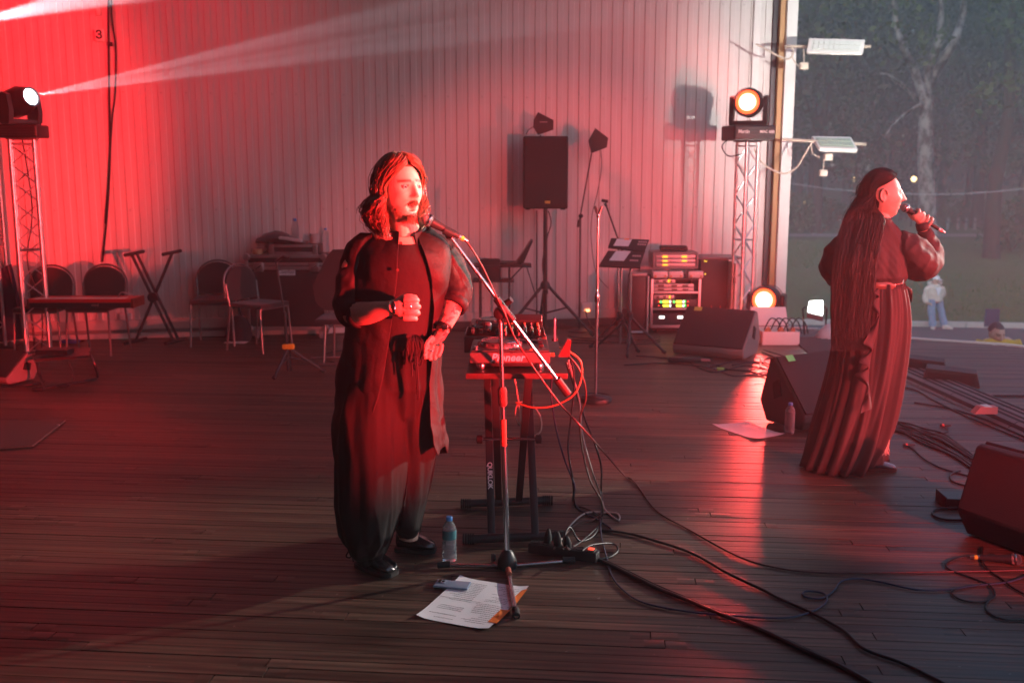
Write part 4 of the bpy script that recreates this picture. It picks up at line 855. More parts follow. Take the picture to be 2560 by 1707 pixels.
# ================================================================== DJ DESK
DJ = Fr(1285, 1358); dF = DJ.d
def zat(py, d): return D(1280, py, d).z
BZ = zat(931, dF - .03)                      # top of the board
DS = thing('dj_stand', 'black double braced crossed stand carrying the decks', 'stand', DJ)
fl = lambda px, py: DJ.g(px, py)
f0, f1 = fl(1157, 1360), fl(1413, 1352); r0, r1 = fl(1152, 1270), fl(1381, 1262)
for (p, q) in ((f0, f1), (r0, r1)):
    b_ = bar('foot_bar', p + V(.02, 0, .026), q + V(-.02, 0, .026), .022, BLACKM, DS, 12)
    for s, e in ((p, 1), (q, -1)):
        for i in range(5): MB().tube([s + V(e * (.000 + i * .011), 0, .026), s + V(e * (.008 + i * .011), 0, .026)], .026, 12).build('foot_rib', RUBBER, b_)
ry = (r0.y + r1.y) / 2; fy = (f0.y + f1.y) / 2
for (pxb, pxt, y0, y1, zt) in ((1229, 1217, fy, ry, BZ - .03), (1338, 1318, fy, ry, BZ - .03), (1247, 1237, ry, fy + .1, BZ - .03), (1297, 1322, ry, fy + .1, BZ - .03)):
    xb = (D(pxb, 1340, dF + y0).dot(rgt) - DJ.o.dot(rgt)); xt = (D(pxt, 960, dF + y1).dot(rgt) - DJ.o.dot(rgt))
    a = V(xb, y0, .03); b = V(xt, y1, zt); dr = (b - a)
    MB().box((a + b) / 2, (.036, .022, dr.length), axes((0, 0, 0), V(1, 0, 0) - dr * (dr.x / dr.length_squared), V(0, 0, 1).cross(V(1, 0, 0)) if False else dr.cross(V(1, 0, 0))).to_3x3(), .003).build('leg', BLACKM, DS)
lg = D(1229, 1220, dF + (ry - fy) * .0).dot(rgt) - DJ.o.dot(rgt)
# printed name running down the front left leg
a = V(D(1229, 1340, dF).dot(rgt) - DJ.o.dot(rgt), fy, .03); b = V(D(1217, 960, dF + ry).dot(rgt) - DJ.o.dot(rgt), ry, BZ - .03)
dr = (b - a).normalized(); nm = V(1, 0, 0).cross(dr).normalized(); 
if nm.y > 0: nm = -nm
tpos = a + (b - a) * ((zat(1218, dF) - .03) / (BZ - .06)) + nm * .0125
text('stand_name', 'QUIKLOK', .032, M('print_white', (.8, .78, .8), .5), DS, axes(tpos, -dr, nm.cross(-dr)), .0004, bold=.0007, spacing=.92)
pz = zat(1106, dF + .2)
for x, s in ((1208, -1), (1338, 1)):
    xx = D(x, 1106, dF + .25).dot(rgt) - DJ.o.dot(rgt); MB().lathe([(.012, 0), (.022, .005), (.022, .03), (.014, .034)], 14, aim(V(xx, ry * .5, pz), (s, 0, 0))).build('pivot_knob', BLACK, DS)
bar('pivot_axle', V(D(1208, 1106, dF + .25).dot(rgt) - DJ.o.dot(rgt), ry * .5, pz), V(D(1338, 1106, dF + .25).dot(rgt) - DJ.o.dot(rgt), ry * .5, pz), .008, CHROME, DS)
xl, xr_ = [D(p, 935, dF - .03).dot(rgt) - DJ.o.dot(rgt) for p in (1166, 1418)]
bo = thing('table_board', 'worn black board lying across the crossed stand under the decks', 'board', DJ.o + V(0, 0, BZ - .024))
boxp('panel', ((xl + xr_) / 2, .50, .012), (xr_ - xl, 1.10, .024), M('board_black', (.022, .018, .018), .35, var=.4, scale=25, bump=.1), bo, .005)
boxp('edge_band', ((xl + xr_) / 2, -.052, .012), (xr_ - xl + .004, .006, .026), M('edge_worn', (.06, .03, .028), .4, var=.7, scale=60), bo, .002)
DECK = M('deck_black', (.035, .033, .035), .32, var=.2, coat=.2); DECKT = M('deck_top', (.06, .055, .056), .38, var=.15); KNOB = M('knob_black', (.02, .02, .02), .35)
def deck(label, y0, group='dj decks', brand=True):
    t = thing('dj_player', label, 'dj deck', DJ.o + RY @ V(0, y0, BZ), YAW, group)
    x0 = D(1174, 890, dF + y0).dot(rgt) - DJ.o.dot(rgt) if brand else D(1172, 830, dF + y0).dot(rgt) - DJ.o.dot(rgt); w = .365; h0, h1 = .034, .088; dp = .34; xc = x0 + w / 2
    boxp('body', (xc, dp / 2, (h0 + h1) / 2), (w, dp, h1 - h0), DECK, t, .008)
    boxp('top_plate', (xc, dp / 2 + .002, h1 + .002), (w - .012, dp - .012, .005), DECKT, t, .002)
    boxp('under_tray', (xc, dp / 2, .027), (w - .09, dp - .06, .022), BLACK, t, .004)
    for sx in (.05, w - .05):
        for sy in (.04, dp - .04): MB().lathe([(.020, .001), (.022, .004), (.022, .028), (.018, .034)], 20, Matrix.Translation((x0 + sx, sy, 0))).build('foot', CHROME, t)
    jx, jy = x0 + .135, .155
    jg = MB().lathe([(.104, h1 + .004), (.104, h1 + .010), (.098, h1 + .020), (.088, h1 + .028), (.080, h1 + .030), (.078, h1 + .0285), (.001, h1 + .0285)], 44, Matrix.Translation((jx, jy, 0))).build('jog_wheel', M('jog_grey', (.16, .15, .155), .25, .5), t)
    MB().lathe([(.0795, h1 + .0292), (.0885, h1 + .0292), (.0865, h1 + .0315), (.0805, h1 + .0315)], 44, Matrix.Translation((jx, jy, 0)), False).build('jog_rim', CHROME, jg)
    for i in range(14):
        a = 2 * math.pi * i / 14; MB().lathe([(.009, 0), (.009, .003), (.004, .005)], 10, aim(V(jx + .0985 * math.cos(a), jy + .0985 * math.sin(a), h1 + .017), (math.cos(a), math.sin(a), .5))).build('finger_dimple', M('dimple', (.07, .065, .07), .3), jg)
    for (bx, by, r) in ((.025, .045, .013), (.025, .09, .013)):
        MB().lathe([(r, h1 + .004), (r, h1 + .011), (r * .8, h1 + .013)], 16, Matrix.Translation((x0 + bx, by, 0))).build('round_button', CHROME, t)
    sl = boxp('pitch_slot', (x0 + w - .04, .12, h1 + .0048), (.012, .13, .002), M('slot_black'), t, 0); boxp('pitch_cap', (x0 + w - .04, .10, h1 + .012), (.022, .014, .016), KNOB, sl, .003)
    boxp('screen', (x0 + w - .11, .265, h1 + .010), (.16, .09, .012), M('screen_dark', (.02, .022, .03), .12), t, .003)
    for i in range(4): boxp('cue_button', (x0 + w - .15 + .022 * i, .028, h1 + .007), (.016, .014, .007), M('knob_orange') if i == 3 else KNOB, t, .002)
    if brand:
        boxp('front_panel', (xc, -.003, (h0 + h1) / 2 + .002), (w - .004, .008, h1 - h0 - .008), M('panel_satin', (.10, .095, .095), .28), t, .002)
        text('logo', 'Pioneer', .047, M('print_white'), t, axes((xc - .01, -.0078, (h0 + h1) / 2 + .002), (1, 0, 0), (0, 0, 1)), .0006, .25, .0016, spacing=1.02)
    for i in range(2): MB().lathe([(.005, 0), (.005, .02), (.003, .024)], 10, aim(V(x0 + w, .10 + .05 * i, .055), (1, 0, 0))).build('side_socket', M('plug_orange'), t)
    return t, x0, w
deck('near dj player with the maker name on its front', .0)
# mixer between them
t = thing('dj_mixer', 'black dj mixer crowded with knobs between the two players', 'dj mixer', DJ.o + RY @ V(0, .37, BZ), YAW)
mx0 = D(1160, 850, dF + .37).dot(rgt) - DJ.o.dot(rgt); mw = .40; mz = .095
boxp('body', (mx0 + mw / 2, .16, mz / 2 + .012), (mw, .32, mz - .012), DECK, t, .006); boxp('face_plate', (mx0 + mw / 2, .16, mz + .003), (mw - .01, .31, .006), DECKT, t, .002)
for s in (.04, mw - .04): boxp('foot', (mx0 + s, .05, .007), (.03, .03, .014), RUBBER, t, .004); boxp('foot', (mx0 + s, .27, .007), (.03, .03, .014), RUBBER, t, .004)
rk = random.Random(11)
for i in range(6):
    for j in range(5):
        x = mx0 + mw * .50 + i * .033; y = .035 + j * .055
        if rk.random() < .12: continue
        kn = MB().lathe([(.0105, mz + .006), (.010, mz + .024), (.008, mz + .028), (.001, mz + .0285)], 14, Matrix.Translation((x, y, 0))).build('knob', KNOB, t)
        MB().lathe([(.006, mz + .028), (.006, mz + .036), (.001, mz + .037)], 10, Matrix.Translation((x, y, 0))).build('knob_cap', CHROME if rk.random() < .55 else M('knob_orange'), kn)
for i in range(4):
    x = mx0 + .04 + i * .04; sl = boxp('fader_slot', (x, .12, mz + .0065), (.006, .10, .002), M('slot_black'), t, 0); boxp('fader_cap', (x, .08 + .02 * (i % 3), mz + .017), (.016, .012, .022), KNOB if i % 2 else CHROME, sl, .002)
for i in range(3): boxp('push_button', (mx0 + .03 + .035 * i, .24, mz + .010), (.022, .016, .010), BLACK, t, .002)
MB().lathe([(.022, mz + .006), (.021, mz + .04), (.016, mz + .046), (.001, mz + .046)], 20, Matrix.Translation((mx0 + .11, .215, 0))).build('rotary_selector', M('knob_smoke', (.06, .06, .065), .15), t)
boxp('rear_hood', (mx0 + mw - .11, .30, mz + .03), (.20, .06, .07), DECK, t, .006, Matrix.Rotation(R(28), 3, 'X'))
deck('far dj player behind the mixer, partly hidden', .72, brand=False)
o = MB().box((0, 0, .055), (.009, .07, .11), None, .004).build('upright_phone', M('phone_blue', (.35, .38, .5), .15), None, loc=DJ.o + RY @ V(xr_ - .045, .27, BZ + .098)); o.rotation_euler = (0, 0, YAW); tag(o, 'slim shiny phone standing on edge on the mixer corner', 'phone'); MB().box((0, 0, .004), (.03, .05, .008), None, .003).build('dock', BLACK, o)
o = MB().prism([(-.03, 0), (.02, 0), (.028, .075), (.012, .08)], .05, axes((0, 0, 0), (1, 0, 0), (0, 0, 1))).build('jack_adapter', M('adapter_red', (.12, .03, .03), .4), None, loc=DJ.o + RY @ V(xr_ - .008, .045, BZ + .062)); o.rotation_euler = (0, 0, YAW); tag(o, 'small reddish adapter plugged in the near player corner', 'adapter')

# ---- boom microphone stand with microphone
MSx = Fr(1270, 1418)
t = thing('boom_microphone_stand', 'chrome boom microphone stand with black tripod hub before the decks', 'mic stand', MSx)
hub = MSx.L(1268, 1398); jt = MSx.L(1250, 775); be = MSx.L(1124, 590, -.06); bt = MSx.L(1420, 985, .08)
bar('lower_pole', hub, hub.lerp(jt, .52), .0125, CHROME, t, 14); bar('upper_pole', hub.lerp(jt, .5), jt, .0095, CHROME, t, 14)
MB().lathe([(.013, -.04), (.02, -.032), (.021, .03), (.014, .045)], 14, aim(hub.lerp(jt, .66), jt - hub)).build('clutch_grip', M('grip_speckled', (.10, .035, .03), .7, var=.8, scale=120, bump=.8, bscale=150), t)
MB().lathe([(.0135, -.058), (.0136, .058)], 14, aim(hub.lerp(jt, .52), jt - hub), False).build('name_tape', M('tape_redorange', (.34, .07, .04), .6, var=.6, scale=70), t)
MB().lathe([(.034, -.045), (.044, -.03), (.042, .0), (.026, .035), (.016, .045)], 20, Matrix.Translation(hub + V(0, 0, .0))).build('hub', BLACK, t); MB().lathe([(.012, 0), (.018, .006), (.018, .02)], 12, aim(hub + V(-.05, 0, .01), (-1, 0, 0))).build('hub_knob', BLACK, t)
for (px, py) in ((1094, 1420), (1436, 1408), (1291, 1548)):
    q = MSx.g(px, py); q = V(q.x, q.y, .015); l_ = bar('leg', hub + V(0, 0, -.03), q, .0095, CHROME, t, 12); dq = (q - hub).normalized(); bar('foot', q - dq * .055, q, .015, RUBBER, l_, 12)
MB().tube([hub.lerp(MSx.g(1291, 1548), .12) + V(0, 0, -.015), hub.lerp(MSx.g(1291, 1548), .22) + V(0, 0, -.012)], .0125, 12).build('orange_tape', M('tape_redorange'), t)
bdv = (bt - be).normalized(); bar('boom', be, bt, .0082, CHROME, t, 14); bar('boom_weight', bt - bdv * .085, bt, .0185, M('weight_maroon', (.03, .012, .012), .6), t, 16)
jn = be + bdv * ((jt - be).dot(bdv)); bar('boom_sleeve', jn - bdv * .05, jn + bdv * .07, .0165, BLACK, t, 14)
for i in range(4): bar('sleeve_rib', jn + bdv * (.035 + .009 * i), jn + bdv * (.040 + .009 * i), .0185, BLACK, t, 14)
MB().lathe([(.016, -.028), (.027, -.02), (.027, .02), (.016, .028)], 16, aim(jt + V(0, -.004, -.012), (0, 1, 0))).build('tilt_joint', BLACK, t)
bar('wing_knob', jn + V(.012, -.02, .02), jn + V(.035, -.03, .038), .013, BLACK, t, 12); bar('joint_neck', jt + V(0, 0, -.05), jt, .013, BLACK, t)
bar('thread_adapter', be + bdv * .02, be - bdv * .008, .0125, CHROME, t, 12); mA, mB = MSx.L(1071, 551, -.09), MSx.L(1146, 591, -.07); mdv = (mB - mA).normalized()
bar('clip', be + V(.0, 0, -.003), mA.lerp(mB, .62), .016, BLACK, t, 12); bar('clip_cradle', mA.lerp(mB, .52) + V(0, 0, -.004), mA.lerp(mB, .82) + V(0, 0, -.004), .0195, BLACK, t, 14)
def microphone(label, A, B, org, rz=YAW, tape=None, group='microphones'):
    t = thing('microphone', label, 'microphone', org, rz, group); dv = (B - A).normalized(); L_ = (B - A).length
    m_ = aim(A, -dv)
    MB().lathe([(.0195, -.016), (.0245, -.010), (.0255, .0), (.024, .012), (.018, .022), (.009, .0265), (.001, .027)], 22, m_).build('grille', M('mic_grille', (.30, .29, .29), .35, .9, var=.5, scale=500, bump=1.0, bscale=700), t)
    MB().lathe([(.0262, -.004), (.0268, 0), (.0262, .004)], 22, m_, False).build('grille_band', CHROME, t)
    MB().lathe([(.0205, -.016), (.0195, -.03), (.0155, -.07), (.0125, -.14), (.0115, -L_)], 20, m_).build('handle', M('mic_body', (.022, .021, .022), .4), t)
    c_ = MB().lathe([(.0098, -L_), (.0098, -L_ - .014), (.0085, -L_ - .03), (.006, -L_ - .044)], 14, m_).build('connector', ALU, t)
    MB().lathe([(.0102, -L_ - .012), (.0103, -L_ - .026)], 14, m_, False).build('colour_ring', M('ring_' + (tape or 'gold'), {'gold': (.8, .45, .05), 'lime': (.5, .6, .08), 'pink': (.7, .25, .25)}[tape or 'gold'], .4), c_)
    return t
microphone('cabled microphone on the boom stand at the long haired singer\'s mouth', mA, mB, MSx.o)
# ---- bottle, sheets, phone, power strip
b_ = bottle('water bottle with blue cap and teal label beside the crossed stand', G(1124, 1402), .207, .0315, lab=(.05, .17, .19))
bottle('water bottle with blue cap beside the wedge behind the skirt', G(1973, 1084), .212, .033, lab=None)
def sheet_on_floor(name, label, pts, z, lines=0, seed=1, cols=1):
    q = [G(a, b) for a, b in pts]; c = sum(q, V(0, 0, 0)) / 4; rr = random.Random(seed); N = 8; mb = MB()
    def at(u, v, dz=0): 
        p = (q[0] * (1 - u) + q[1] * u) * (1 - v) + (q[3] * (1 - u) + q[2] * u) * v - c
        cr = .006 * max(0, math.sin(math.pi * v)) * max(0, noise.noise(V(u * 2.2, v * 2.2, seed)) + .25) + (.010 * max(0, (abs(u - .5) * 2) ** 6 * (abs(v - .5) * 2) ** 3))
        return p + V(0, 0, z + cr + dz)
    mb.v = [at(i / N, j / N) for j in range(N + 1) for i in range(N + 1)] + [at(i / N, j / N, -.0006) for j in range(N + 1) for i in range(N + 1)]; w = N + 1; k = w * w
    mb.f = [[j * w + i, j * w + i + 1, (j + 1) * w + i + 1, (j + 1) * w + i] for j in range(N) for i in range(N)] + [[k + (j + 1) * w + i, k + (j + 1) * w + i + 1, k + j * w + i + 1, k + j * w + i] for j in range(N) for i in range(N)]
    o = mb.build(name, PAPER, None, 60, loc=c, fix=False); tag(o, label, 'paper')
    if lines:
        pm = MB()
        for cI in range(cols):
            for i in range(lines):
                u0 = .08 if i % 2 else .54; u1 = u0 + rr.choice((.18, .26, .3, .34, .37)); v = .07 + .86 * i / lines
                if rr.random() < .12: continue
                u = u0
                while u < u1:
                    wl = rr.uniform(.010, .036); e = min(u + wl, u1)
                    pm.add([at(u, v, .0007), at(e, v, .0007), at(e, v + .34 / lines, .0007), at(u, v + .34 / lines, .0007)], [[0, 1, 2, 3]]); u = e + .009
        tag(pm.build('printed_lines', PRINT, o, 0, fix=False), kind='stuff')
    return o, c, at
# long axis runs away from the viewer; print lines run along the short side
o, c, at = sheet_on_floor('song_sheet', 'two printed song sheets on the floor taped with orange, phone on the corner', [(1222, 1576), (1040, 1543), (1150, 1443), (1322, 1470)], .0018, 46, 4, 1)
mbt = MB()
for (u0, u1, v0, v1, lb) in ((-.04, .10, .12, .42, 'a'), (-.03, .07, .62, .90, 'b')):
    k = MB(); k.add([at(u0, v0, .0012), at(u1, v0 + .02, .0012), at(u1 - .02, v1, .0012), at(u0 + .01, v1 + .03, .0012)], [[0, 1, 2, 3]]); k.add([at(u0, v0, .0004), at(u1, v0 + .02, .0004), at(u1 - .02, v1, .0004), at(u0 + .01, v1 + .03, .0004)], [[3, 2, 1, 0]])
    k.build('orange_tape', M('tape_neon', (.95, .22, .04), .5), o, 0, fix=False)
MB().tube([at(-.01, .5, .0012), at(1.0, .5, .0012)], .0006, 4).build('fold_line', M('fold_grey', (.5, .5, .5), .8), o)
sheet_on_floor('lyric_sheet', 'blank looking sheet of paper on the floor by the bottle and wedge', [(1886, 1099), (1781, 1063), (1868, 1056), (1962, 1087)], .0016, 0, 8)
pq = [G(1084, 1466, .012), G(1100, 1447, .012), G(1176, 1452, .012), G(1162, 1473, .012)]; pc = sum(pq, V(0, 0, 0)) / 4
ex = ((pq[3] - pq[0]) + (pq[2] - pq[1])).normalized(); pl_ = ((pq[3] - pq[0]).length + (pq[2] - pq[1]).length) / 2
t = thing('mobile_phone', 'pale blue phone with three lenses lying on the song sheets', 'phone', V(pc.x, pc.y, .0045), math.atan2(ex.y, ex.x))
MB().box((0, 0, .0055), (.147, .072, .008), None, .0035, 3).build('case', M('phone_case', (.22, .27, .36), .22, var=.05), t)
cm = MB().box((-.048, .012, .0102), (.036, .036, .0022), None, .001).build('camera_plate', M('camera_plate', (.16, .19, .26), .3), t)
for (x, y) in ((-.056, .020), (-.056, .004), (-.041, .012)): MB().lathe([(.0068, .0105), (.0068, .0135), (.0052, .0135), (.0052, .0125), (.001, .0122)], 14, Matrix.Translation((x, y, 0))).build('lens', M('lens_copper', (.12, .08, .07), .2, .6), cm)
PS = [G(1325, 1378), G(1495, 1405)]; pd = (PS[1] - PS[0]); pm_ = (PS[0] + PS[1]) / 2
t = thing('power_strip', 'black power strip with a glowing red switch by the microphone stand foot', 'power strip', pm_, math.atan2(pd.y, pd.x))
plen = pd.length
boxp('body', (0, 0, .026), (plen, .058, .048), BLACK, t, .010)
for i in range(5):
    so_ = MB().lathe([(.021, .0505), (.021, .0535), (.0175, .0535), (.0165, .044)], 16, Matrix.Translation((-plen * .42 + i * plen * .165, 0, 0)), False).build('socket', BLACK, t)
for i in (1, 2, 3):
    MB().lathe([(.017, .05), (.019, .075), (.012, .10), (.006, .115)], 12, Matrix.Translation((-plen * .42 + i * plen * .165, 0, 0)) @ Matrix.Rotation(R(14 * (i - 2)), 4, 'X')).build('plug', RUBBER, t)
boxp('switch_frame', (plen * .40, 0, .052), (.04, .034, .008), M('switch_frame', (.15, .12, .09), .4), t, .002)
boxp('switch', (plen * .40, 0, .057), (.026, .020, .008), M('switch_red', (.8, .08, .05), .3, emit=(1, .06, .03), es=1.3), t, .003)
# ================================================================== CABLES (each its own thing)
def fcable(pts, r, label, mat=CABLE, group='cables on the stage floor', z=None, k=8, name='cable'):
    out = []
    for p in pts:
        if isinstance(p, Vector): out.append(p); continue
        px, py = p[0], p[1]; h = p[2] if len(p) > 2 else r + .001
        out.append(G(px, py, h))
    sp_ = spline(out, k)
    for q in sp_: q.z = max(q.z, r + .001)
    o = MB().tube(sp_, r, 7).build(name, mat, None, 60, fix=False); return tag(o, label, 'cable', group)
CG = M('cable_brown', (.10, .05, .035), .5); CO = M('cable_orange', (.55, .20, .10), .45); CW = M('cable_cream', (.50, .40, .34), .45); CB = M('cable_blue', (.02, .025, .06), .45)
A4 = MSx.o; mw_ = lambda px, py, dd=0: D(px, py, MSx.d + dd)
# microphone lead from the boom down to the floor and off to the right
fcable([mw_(1160, 598, -.07), mw_(1178, 620, -.07), mw_(1205, 665, -.05), mw_(1238, 735, -.05), mw_(1262, 785, -.04), mw_(1290, 850, 0), mw_(1345, 935, .05), mw_(1405, 1015, .08), mw_(1470, 1085, .06),
        (1560, 1188, .02), (1640, 1275), (1720, 1322), (1850, 1392), (1960, 1422), (2060, 1431), (2160, 1431), (2400, 1428), (2600, 1424)], .0042, 'thin microphone lead running from the boom down and across the floor to the right', M('lead_red_lit', (.06, .016, .016), .45))  # red stage light tinted into the lead's colour
fcable([(1494, 1398), (1540, 1418), (1640, 1468), (1720, 1500), (1800, 1534), (1900, 1572), (1997, 1618), (2094, 1661), (2175, 1706), (2260, 1760)], .0085, 'thick black power cable leaving the power strip towards the bottom right', CABLE)
fcable([(1490, 1392), (1538, 1412), (1638, 1461), (1722, 1496), (1802, 1530), (1896, 1567), (2002, 1615), (2104, 1662), (2190, 1712)], .0055, 'second black cable lying against the thick power cable', CABLE)
fcable([(1500, 1324), (1570, 1333), (1640, 1352), (1730, 1382), (1820, 1432), (1900, 1470), (1950, 1496), (2029, 1531), (2110, 1576), (2160, 1621), (2256, 1657), (2353, 1704), (2420, 1745)], .0062, 'black cable sweeping diagonally from behind the decks to the bottom frame edge', CABLE)
fcable([(1500, 1300, .02), (1504, 1345), (1518, 1400), (1530, 1440), (1562, 1478), (1610, 1506), (1700, 1525), (1800, 1536), (1950, 1544), (2018, 1532), (2062, 1508), (2062, 1484), (2020, 1477), (2006, 1484), (2020, 1493), (2056, 1494), (2084, 1476), (2104, 1452), (2150, 1446), (2210, 1456), (2290, 1473), (2370, 1473), (2440, 1463), (2530, 1452), (2600, 1420)], .0042, 'thin cable with a small loop wandering over the floor to the right', CB)
fcable([(2428, 1391, .012), (2395, 1394), (2366, 1408), (2376, 1424), (2430, 1444), (2476, 1464), (2486, 1490), (2455, 1504), (2405, 1499), (2378, 1480), (2400, 1468), (2450, 1462)], .0042, 'cable of the lying microphone curling into a loop', CABLE)
fcable([(2456, 1366), (2457, 1400), (2472, 1424), (2505, 1447), (2535, 1470), (2590, 1500)], .0042, 'short cable slipping out from under the large wedge', CABLE)
fcable([(2486, 1488), (2464, 1512), (2474, 1532), (2515, 1548), (2600, 1546)], .0042, 'cable end bending off the frame below the loop', CABLE)
# leads hanging from the decks
dj = lambda px, py, dd=.15: D(px, py, dF + dd)
fcable([dj(1398, 868, .1), dj(1425, 880, .1), dj(1452, 905, .1), dj(1452, 950, .1), dj(1430, 990, .1), dj(1380, 1015, .12), dj(1330, 1018, .15), dj(1290, 1006, .2)], .0048, 'orange lead arching out of the near player side', CO, 'leads hanging from the decks')
fcable([dj(1400, 885), dj(1422, 892), dj(1445, 918), dj(1462, 960), dj(1464, 1000), dj(1450, 1045), dj(1455, 1120), dj(1475, 1200, .1), dj(1502, 1250, .05), (1505, 1290, .01), (1480, 1300), (1440, 1310, .01), (1400, 1350, .02), (1385, 1372, .06)], .0045, 'brown lead falling straight from the near player to the power strip', CG, 'leads hanging from the decks')
fcable([dj(1412, 872, .3), dj(1428, 900, .3), dj(1436, 960, .3), dj(1428, 1040, .25), dj(1420, 1120, .2), dj(1432, 1200, .1), (1440, 1268, .01), (1480, 1278), (1505, 1300, .01), (1480, 1330, .01), (1440, 1362, .03), (1405, 1372, .07)], .0048, 'black lead dropping behind the brown one and looping on the floor', CABLE, 'leads hanging from the decks')
fcable([dj(1380, 940, .3), dj(1378, 990, .3), dj(1392, 1080, .25), dj(1412, 1150, .2), dj(1436, 1215, .1), (1432, 1252, .01), (1450, 1275), (1500, 1302), (1530, 1325), (1500, 1324)], .0048, 'blue black lead hanging nearest the crossed stand', CB, 'leads hanging from the decks')
fcable([dj(1420, 900, .35), dj(1448, 1000, .3), dj(1455, 1080, .25), dj(1478, 1170, .15), (1500, 1232, .02), (1512, 1272), (1545, 1300), (1545, 1284), (1510, 1280), (1460, 1284), (1420, 1320, .02), (1402, 1356, .03), (1424, 1372, .08)], .0046, 'cream lead glinting among the black ones below the player', CW, 'leads hanging from the decks')
fcable([dj(1415, 905, .35), dj(1460, 1040, .3), dj(1500, 1150, .2), (1503, 1220, .03), (1505, 1265), (1490, 1330, .01), (1450, 1352, .02), (1425, 1318, .08), (1412, 1340, .07), (1420, 1375, .07)], .005, 'stiff black lead with an upright kink beside the power strip', CABLE, 'leads hanging from the decks')
fcable([(1455, 1376, .07), (1480, 1362, .06), (1530, 1358, .02), (1545, 1374, .01), (1525, 1392), (1495, 1396, .01)], .0048, 'short black lead looping round the right end of the power strip', CABLE, 'leads hanging from the decks')
fcable([dj(1286, 945, .4), dj(1294, 990, .4), dj(1300, 1040, .4), dj(1296, 1060, .4), dj(1288, 1036, .4), dj(1296, 1008, .4), dj(1325, 1008, .4), dj(1350, 1040, .4), dj(1352, 1075, .4), dj(1335, 1090, .4)], .0045, 'pale lead coiled under the board between the stand legs', CW, 'leads hanging from the decks')
# bundle along the front
rr = random.Random(21); ends = ['lowest', 'second lowest', 'third', 'fourth', 'fifth', 'sixth', 'seventh', 'eighth', 'ninth', 'tenth', 'second highest', 'highest']
for i, e in enumerate(ends):
    f = i / 11.0
    pts = []
    for u in (0, .16, .33, .5, .66, .83, 1.0, 1.15):
        w = 16 + 18 * math.sin(math.pi * min(u, 1)) + 14 * u
        px = 2225 + 260 * u + rr.uniform(-4, 4); py = 1062 + 128 * u - 18 * math.sin(math.pi * min(1, u)) + (.5 - f) * w + rr.uniform(-5, 5)
        pts.append((px, py, .006 + .004 * (i % 3)))
    fcable(pts, .0062 if i % 3 else .0075, e + ' strand of the cable bundle running from the skirt to the large wedge', CABLE, 'strands of the cable bundle')
fcable([(2286, 1006), (2330, 1013), (2380, 1022), (2440, 1040), (2510, 1068), (2600, 1108)], .0062, 'cable running along the near side of the cable ramp', CABLE)
fcable([(2240, 965), (2290, 975), (2330, 998), (2370, 1018), (2420, 1042), (2500, 1075), (2600, 1116)], .0062, 'second cable crossing beside the cable ramp', CABLE)
fcable([(2430, 990), (2470, 989), (2520, 989), (2600, 990)], .008, 'cable on the stage apron beyond the cable ramp', CABLE)
fcable([(2352, 1064, .014), (2368, 1072), (2368, 1080), (2340, 1083), (2310, 1078), (2270, 1064)], .005, 'short cable ending in a red ringed plug above the bundle', CABLE)
fcable([(2260, 1112, .014), (2280, 1120), (2310, 1146), (2350, 1168), (2400, 1184), (2425, 1190)], .005, 'cable ending in a red ringed plug below the bundle', CABLE)
fcable([(2400, 1176), (2376, 1186), (2384, 1204), (2420, 1216), (2424, 1228), (2420, 1236)], .0055, 'curling cable between the bundle and the small black box', CABLE)
fcable([(2418, 1270), (2350, 1270), (2330, 1282), (2352, 1296), (2400, 1299), (2450, 1290)], .006, 'looped cable in front of the small black box', CABLE)
for (px, py, a, lab) in ((2350, 1062, 12, 'upper plug lying on the floor with a red ring'), (2258, 1111, 8, 'lower plug lying on the floor with a red ring')):
    o = MB().lathe([(.009, 0), (.0098, .004), (.0098, .04), (.007, .055), (.006, .07)], 12, Matrix.Rotation(R(90), 4, 'Y')).build('cable_plug', BLACKM, None, loc=G(px, py, .011)); o.rotation_euler = (0, 0, YAW + R(-a)); tag(o, lab, 'plug', 'red ringed plugs')
    MB().lathe([(.0103, .012), (.0103, .026)], 12, Matrix.Rotation(R(90), 4, 'Y'), False).build('red_ring', M('ring_red', (.7, .06, .04), .4), o)
# tangle around the middle wedge
rr = random.Random(5); words = ['lying across the floor left of', 'coiled in front of', 'looping below', 'pulled tight below', 'crossing under', 'tangled right of', 'snaking right of', 'fanning out behind', 'stretching right of', 'dangling over the floor at']
base = [[(1590, 890), (1640, 893), (1700, 900), (1740, 905)], [(1770, 905), (1820, 922), (1880, 925), (1900, 910), (1850, 903), (1790, 912), (1760, 918)], [(1805, 930), (1840, 940), (1900, 932), (1930, 915), (1890, 905), (1830, 912)],
        [(1560, 912), (1640, 908), (1720, 912), (1800, 922), (1880, 930), (1960, 950)], [(1720, 905), (1780, 930), (1860, 915), (1920, 925), (1980, 960)], [(1900, 900), (1930, 920), (1950, 905), (1920, 895), (1900, 915), (1950, 935), (2000, 955)],
        [(1905, 880), (1940, 895), (1980, 918), (2010, 930)], [(1910, 875), (1960, 890), (2010, 905), (2040, 900), (2010, 893), (1960, 895)], [(1915, 885), (1960, 905), (1990, 920), (2030, 940)], [(1880, 930), (1930, 945), (1970, 975), (1960, 985), (1930, 975)]]
for i, pts in enumerate(base): fcable([(a, b, .006 + .003 * (i % 4)) for a, b in pts], .0065, 'black cable ' + words[i] + ' the middle monitor wedge', CABLE, 'cables around the middle wedge')
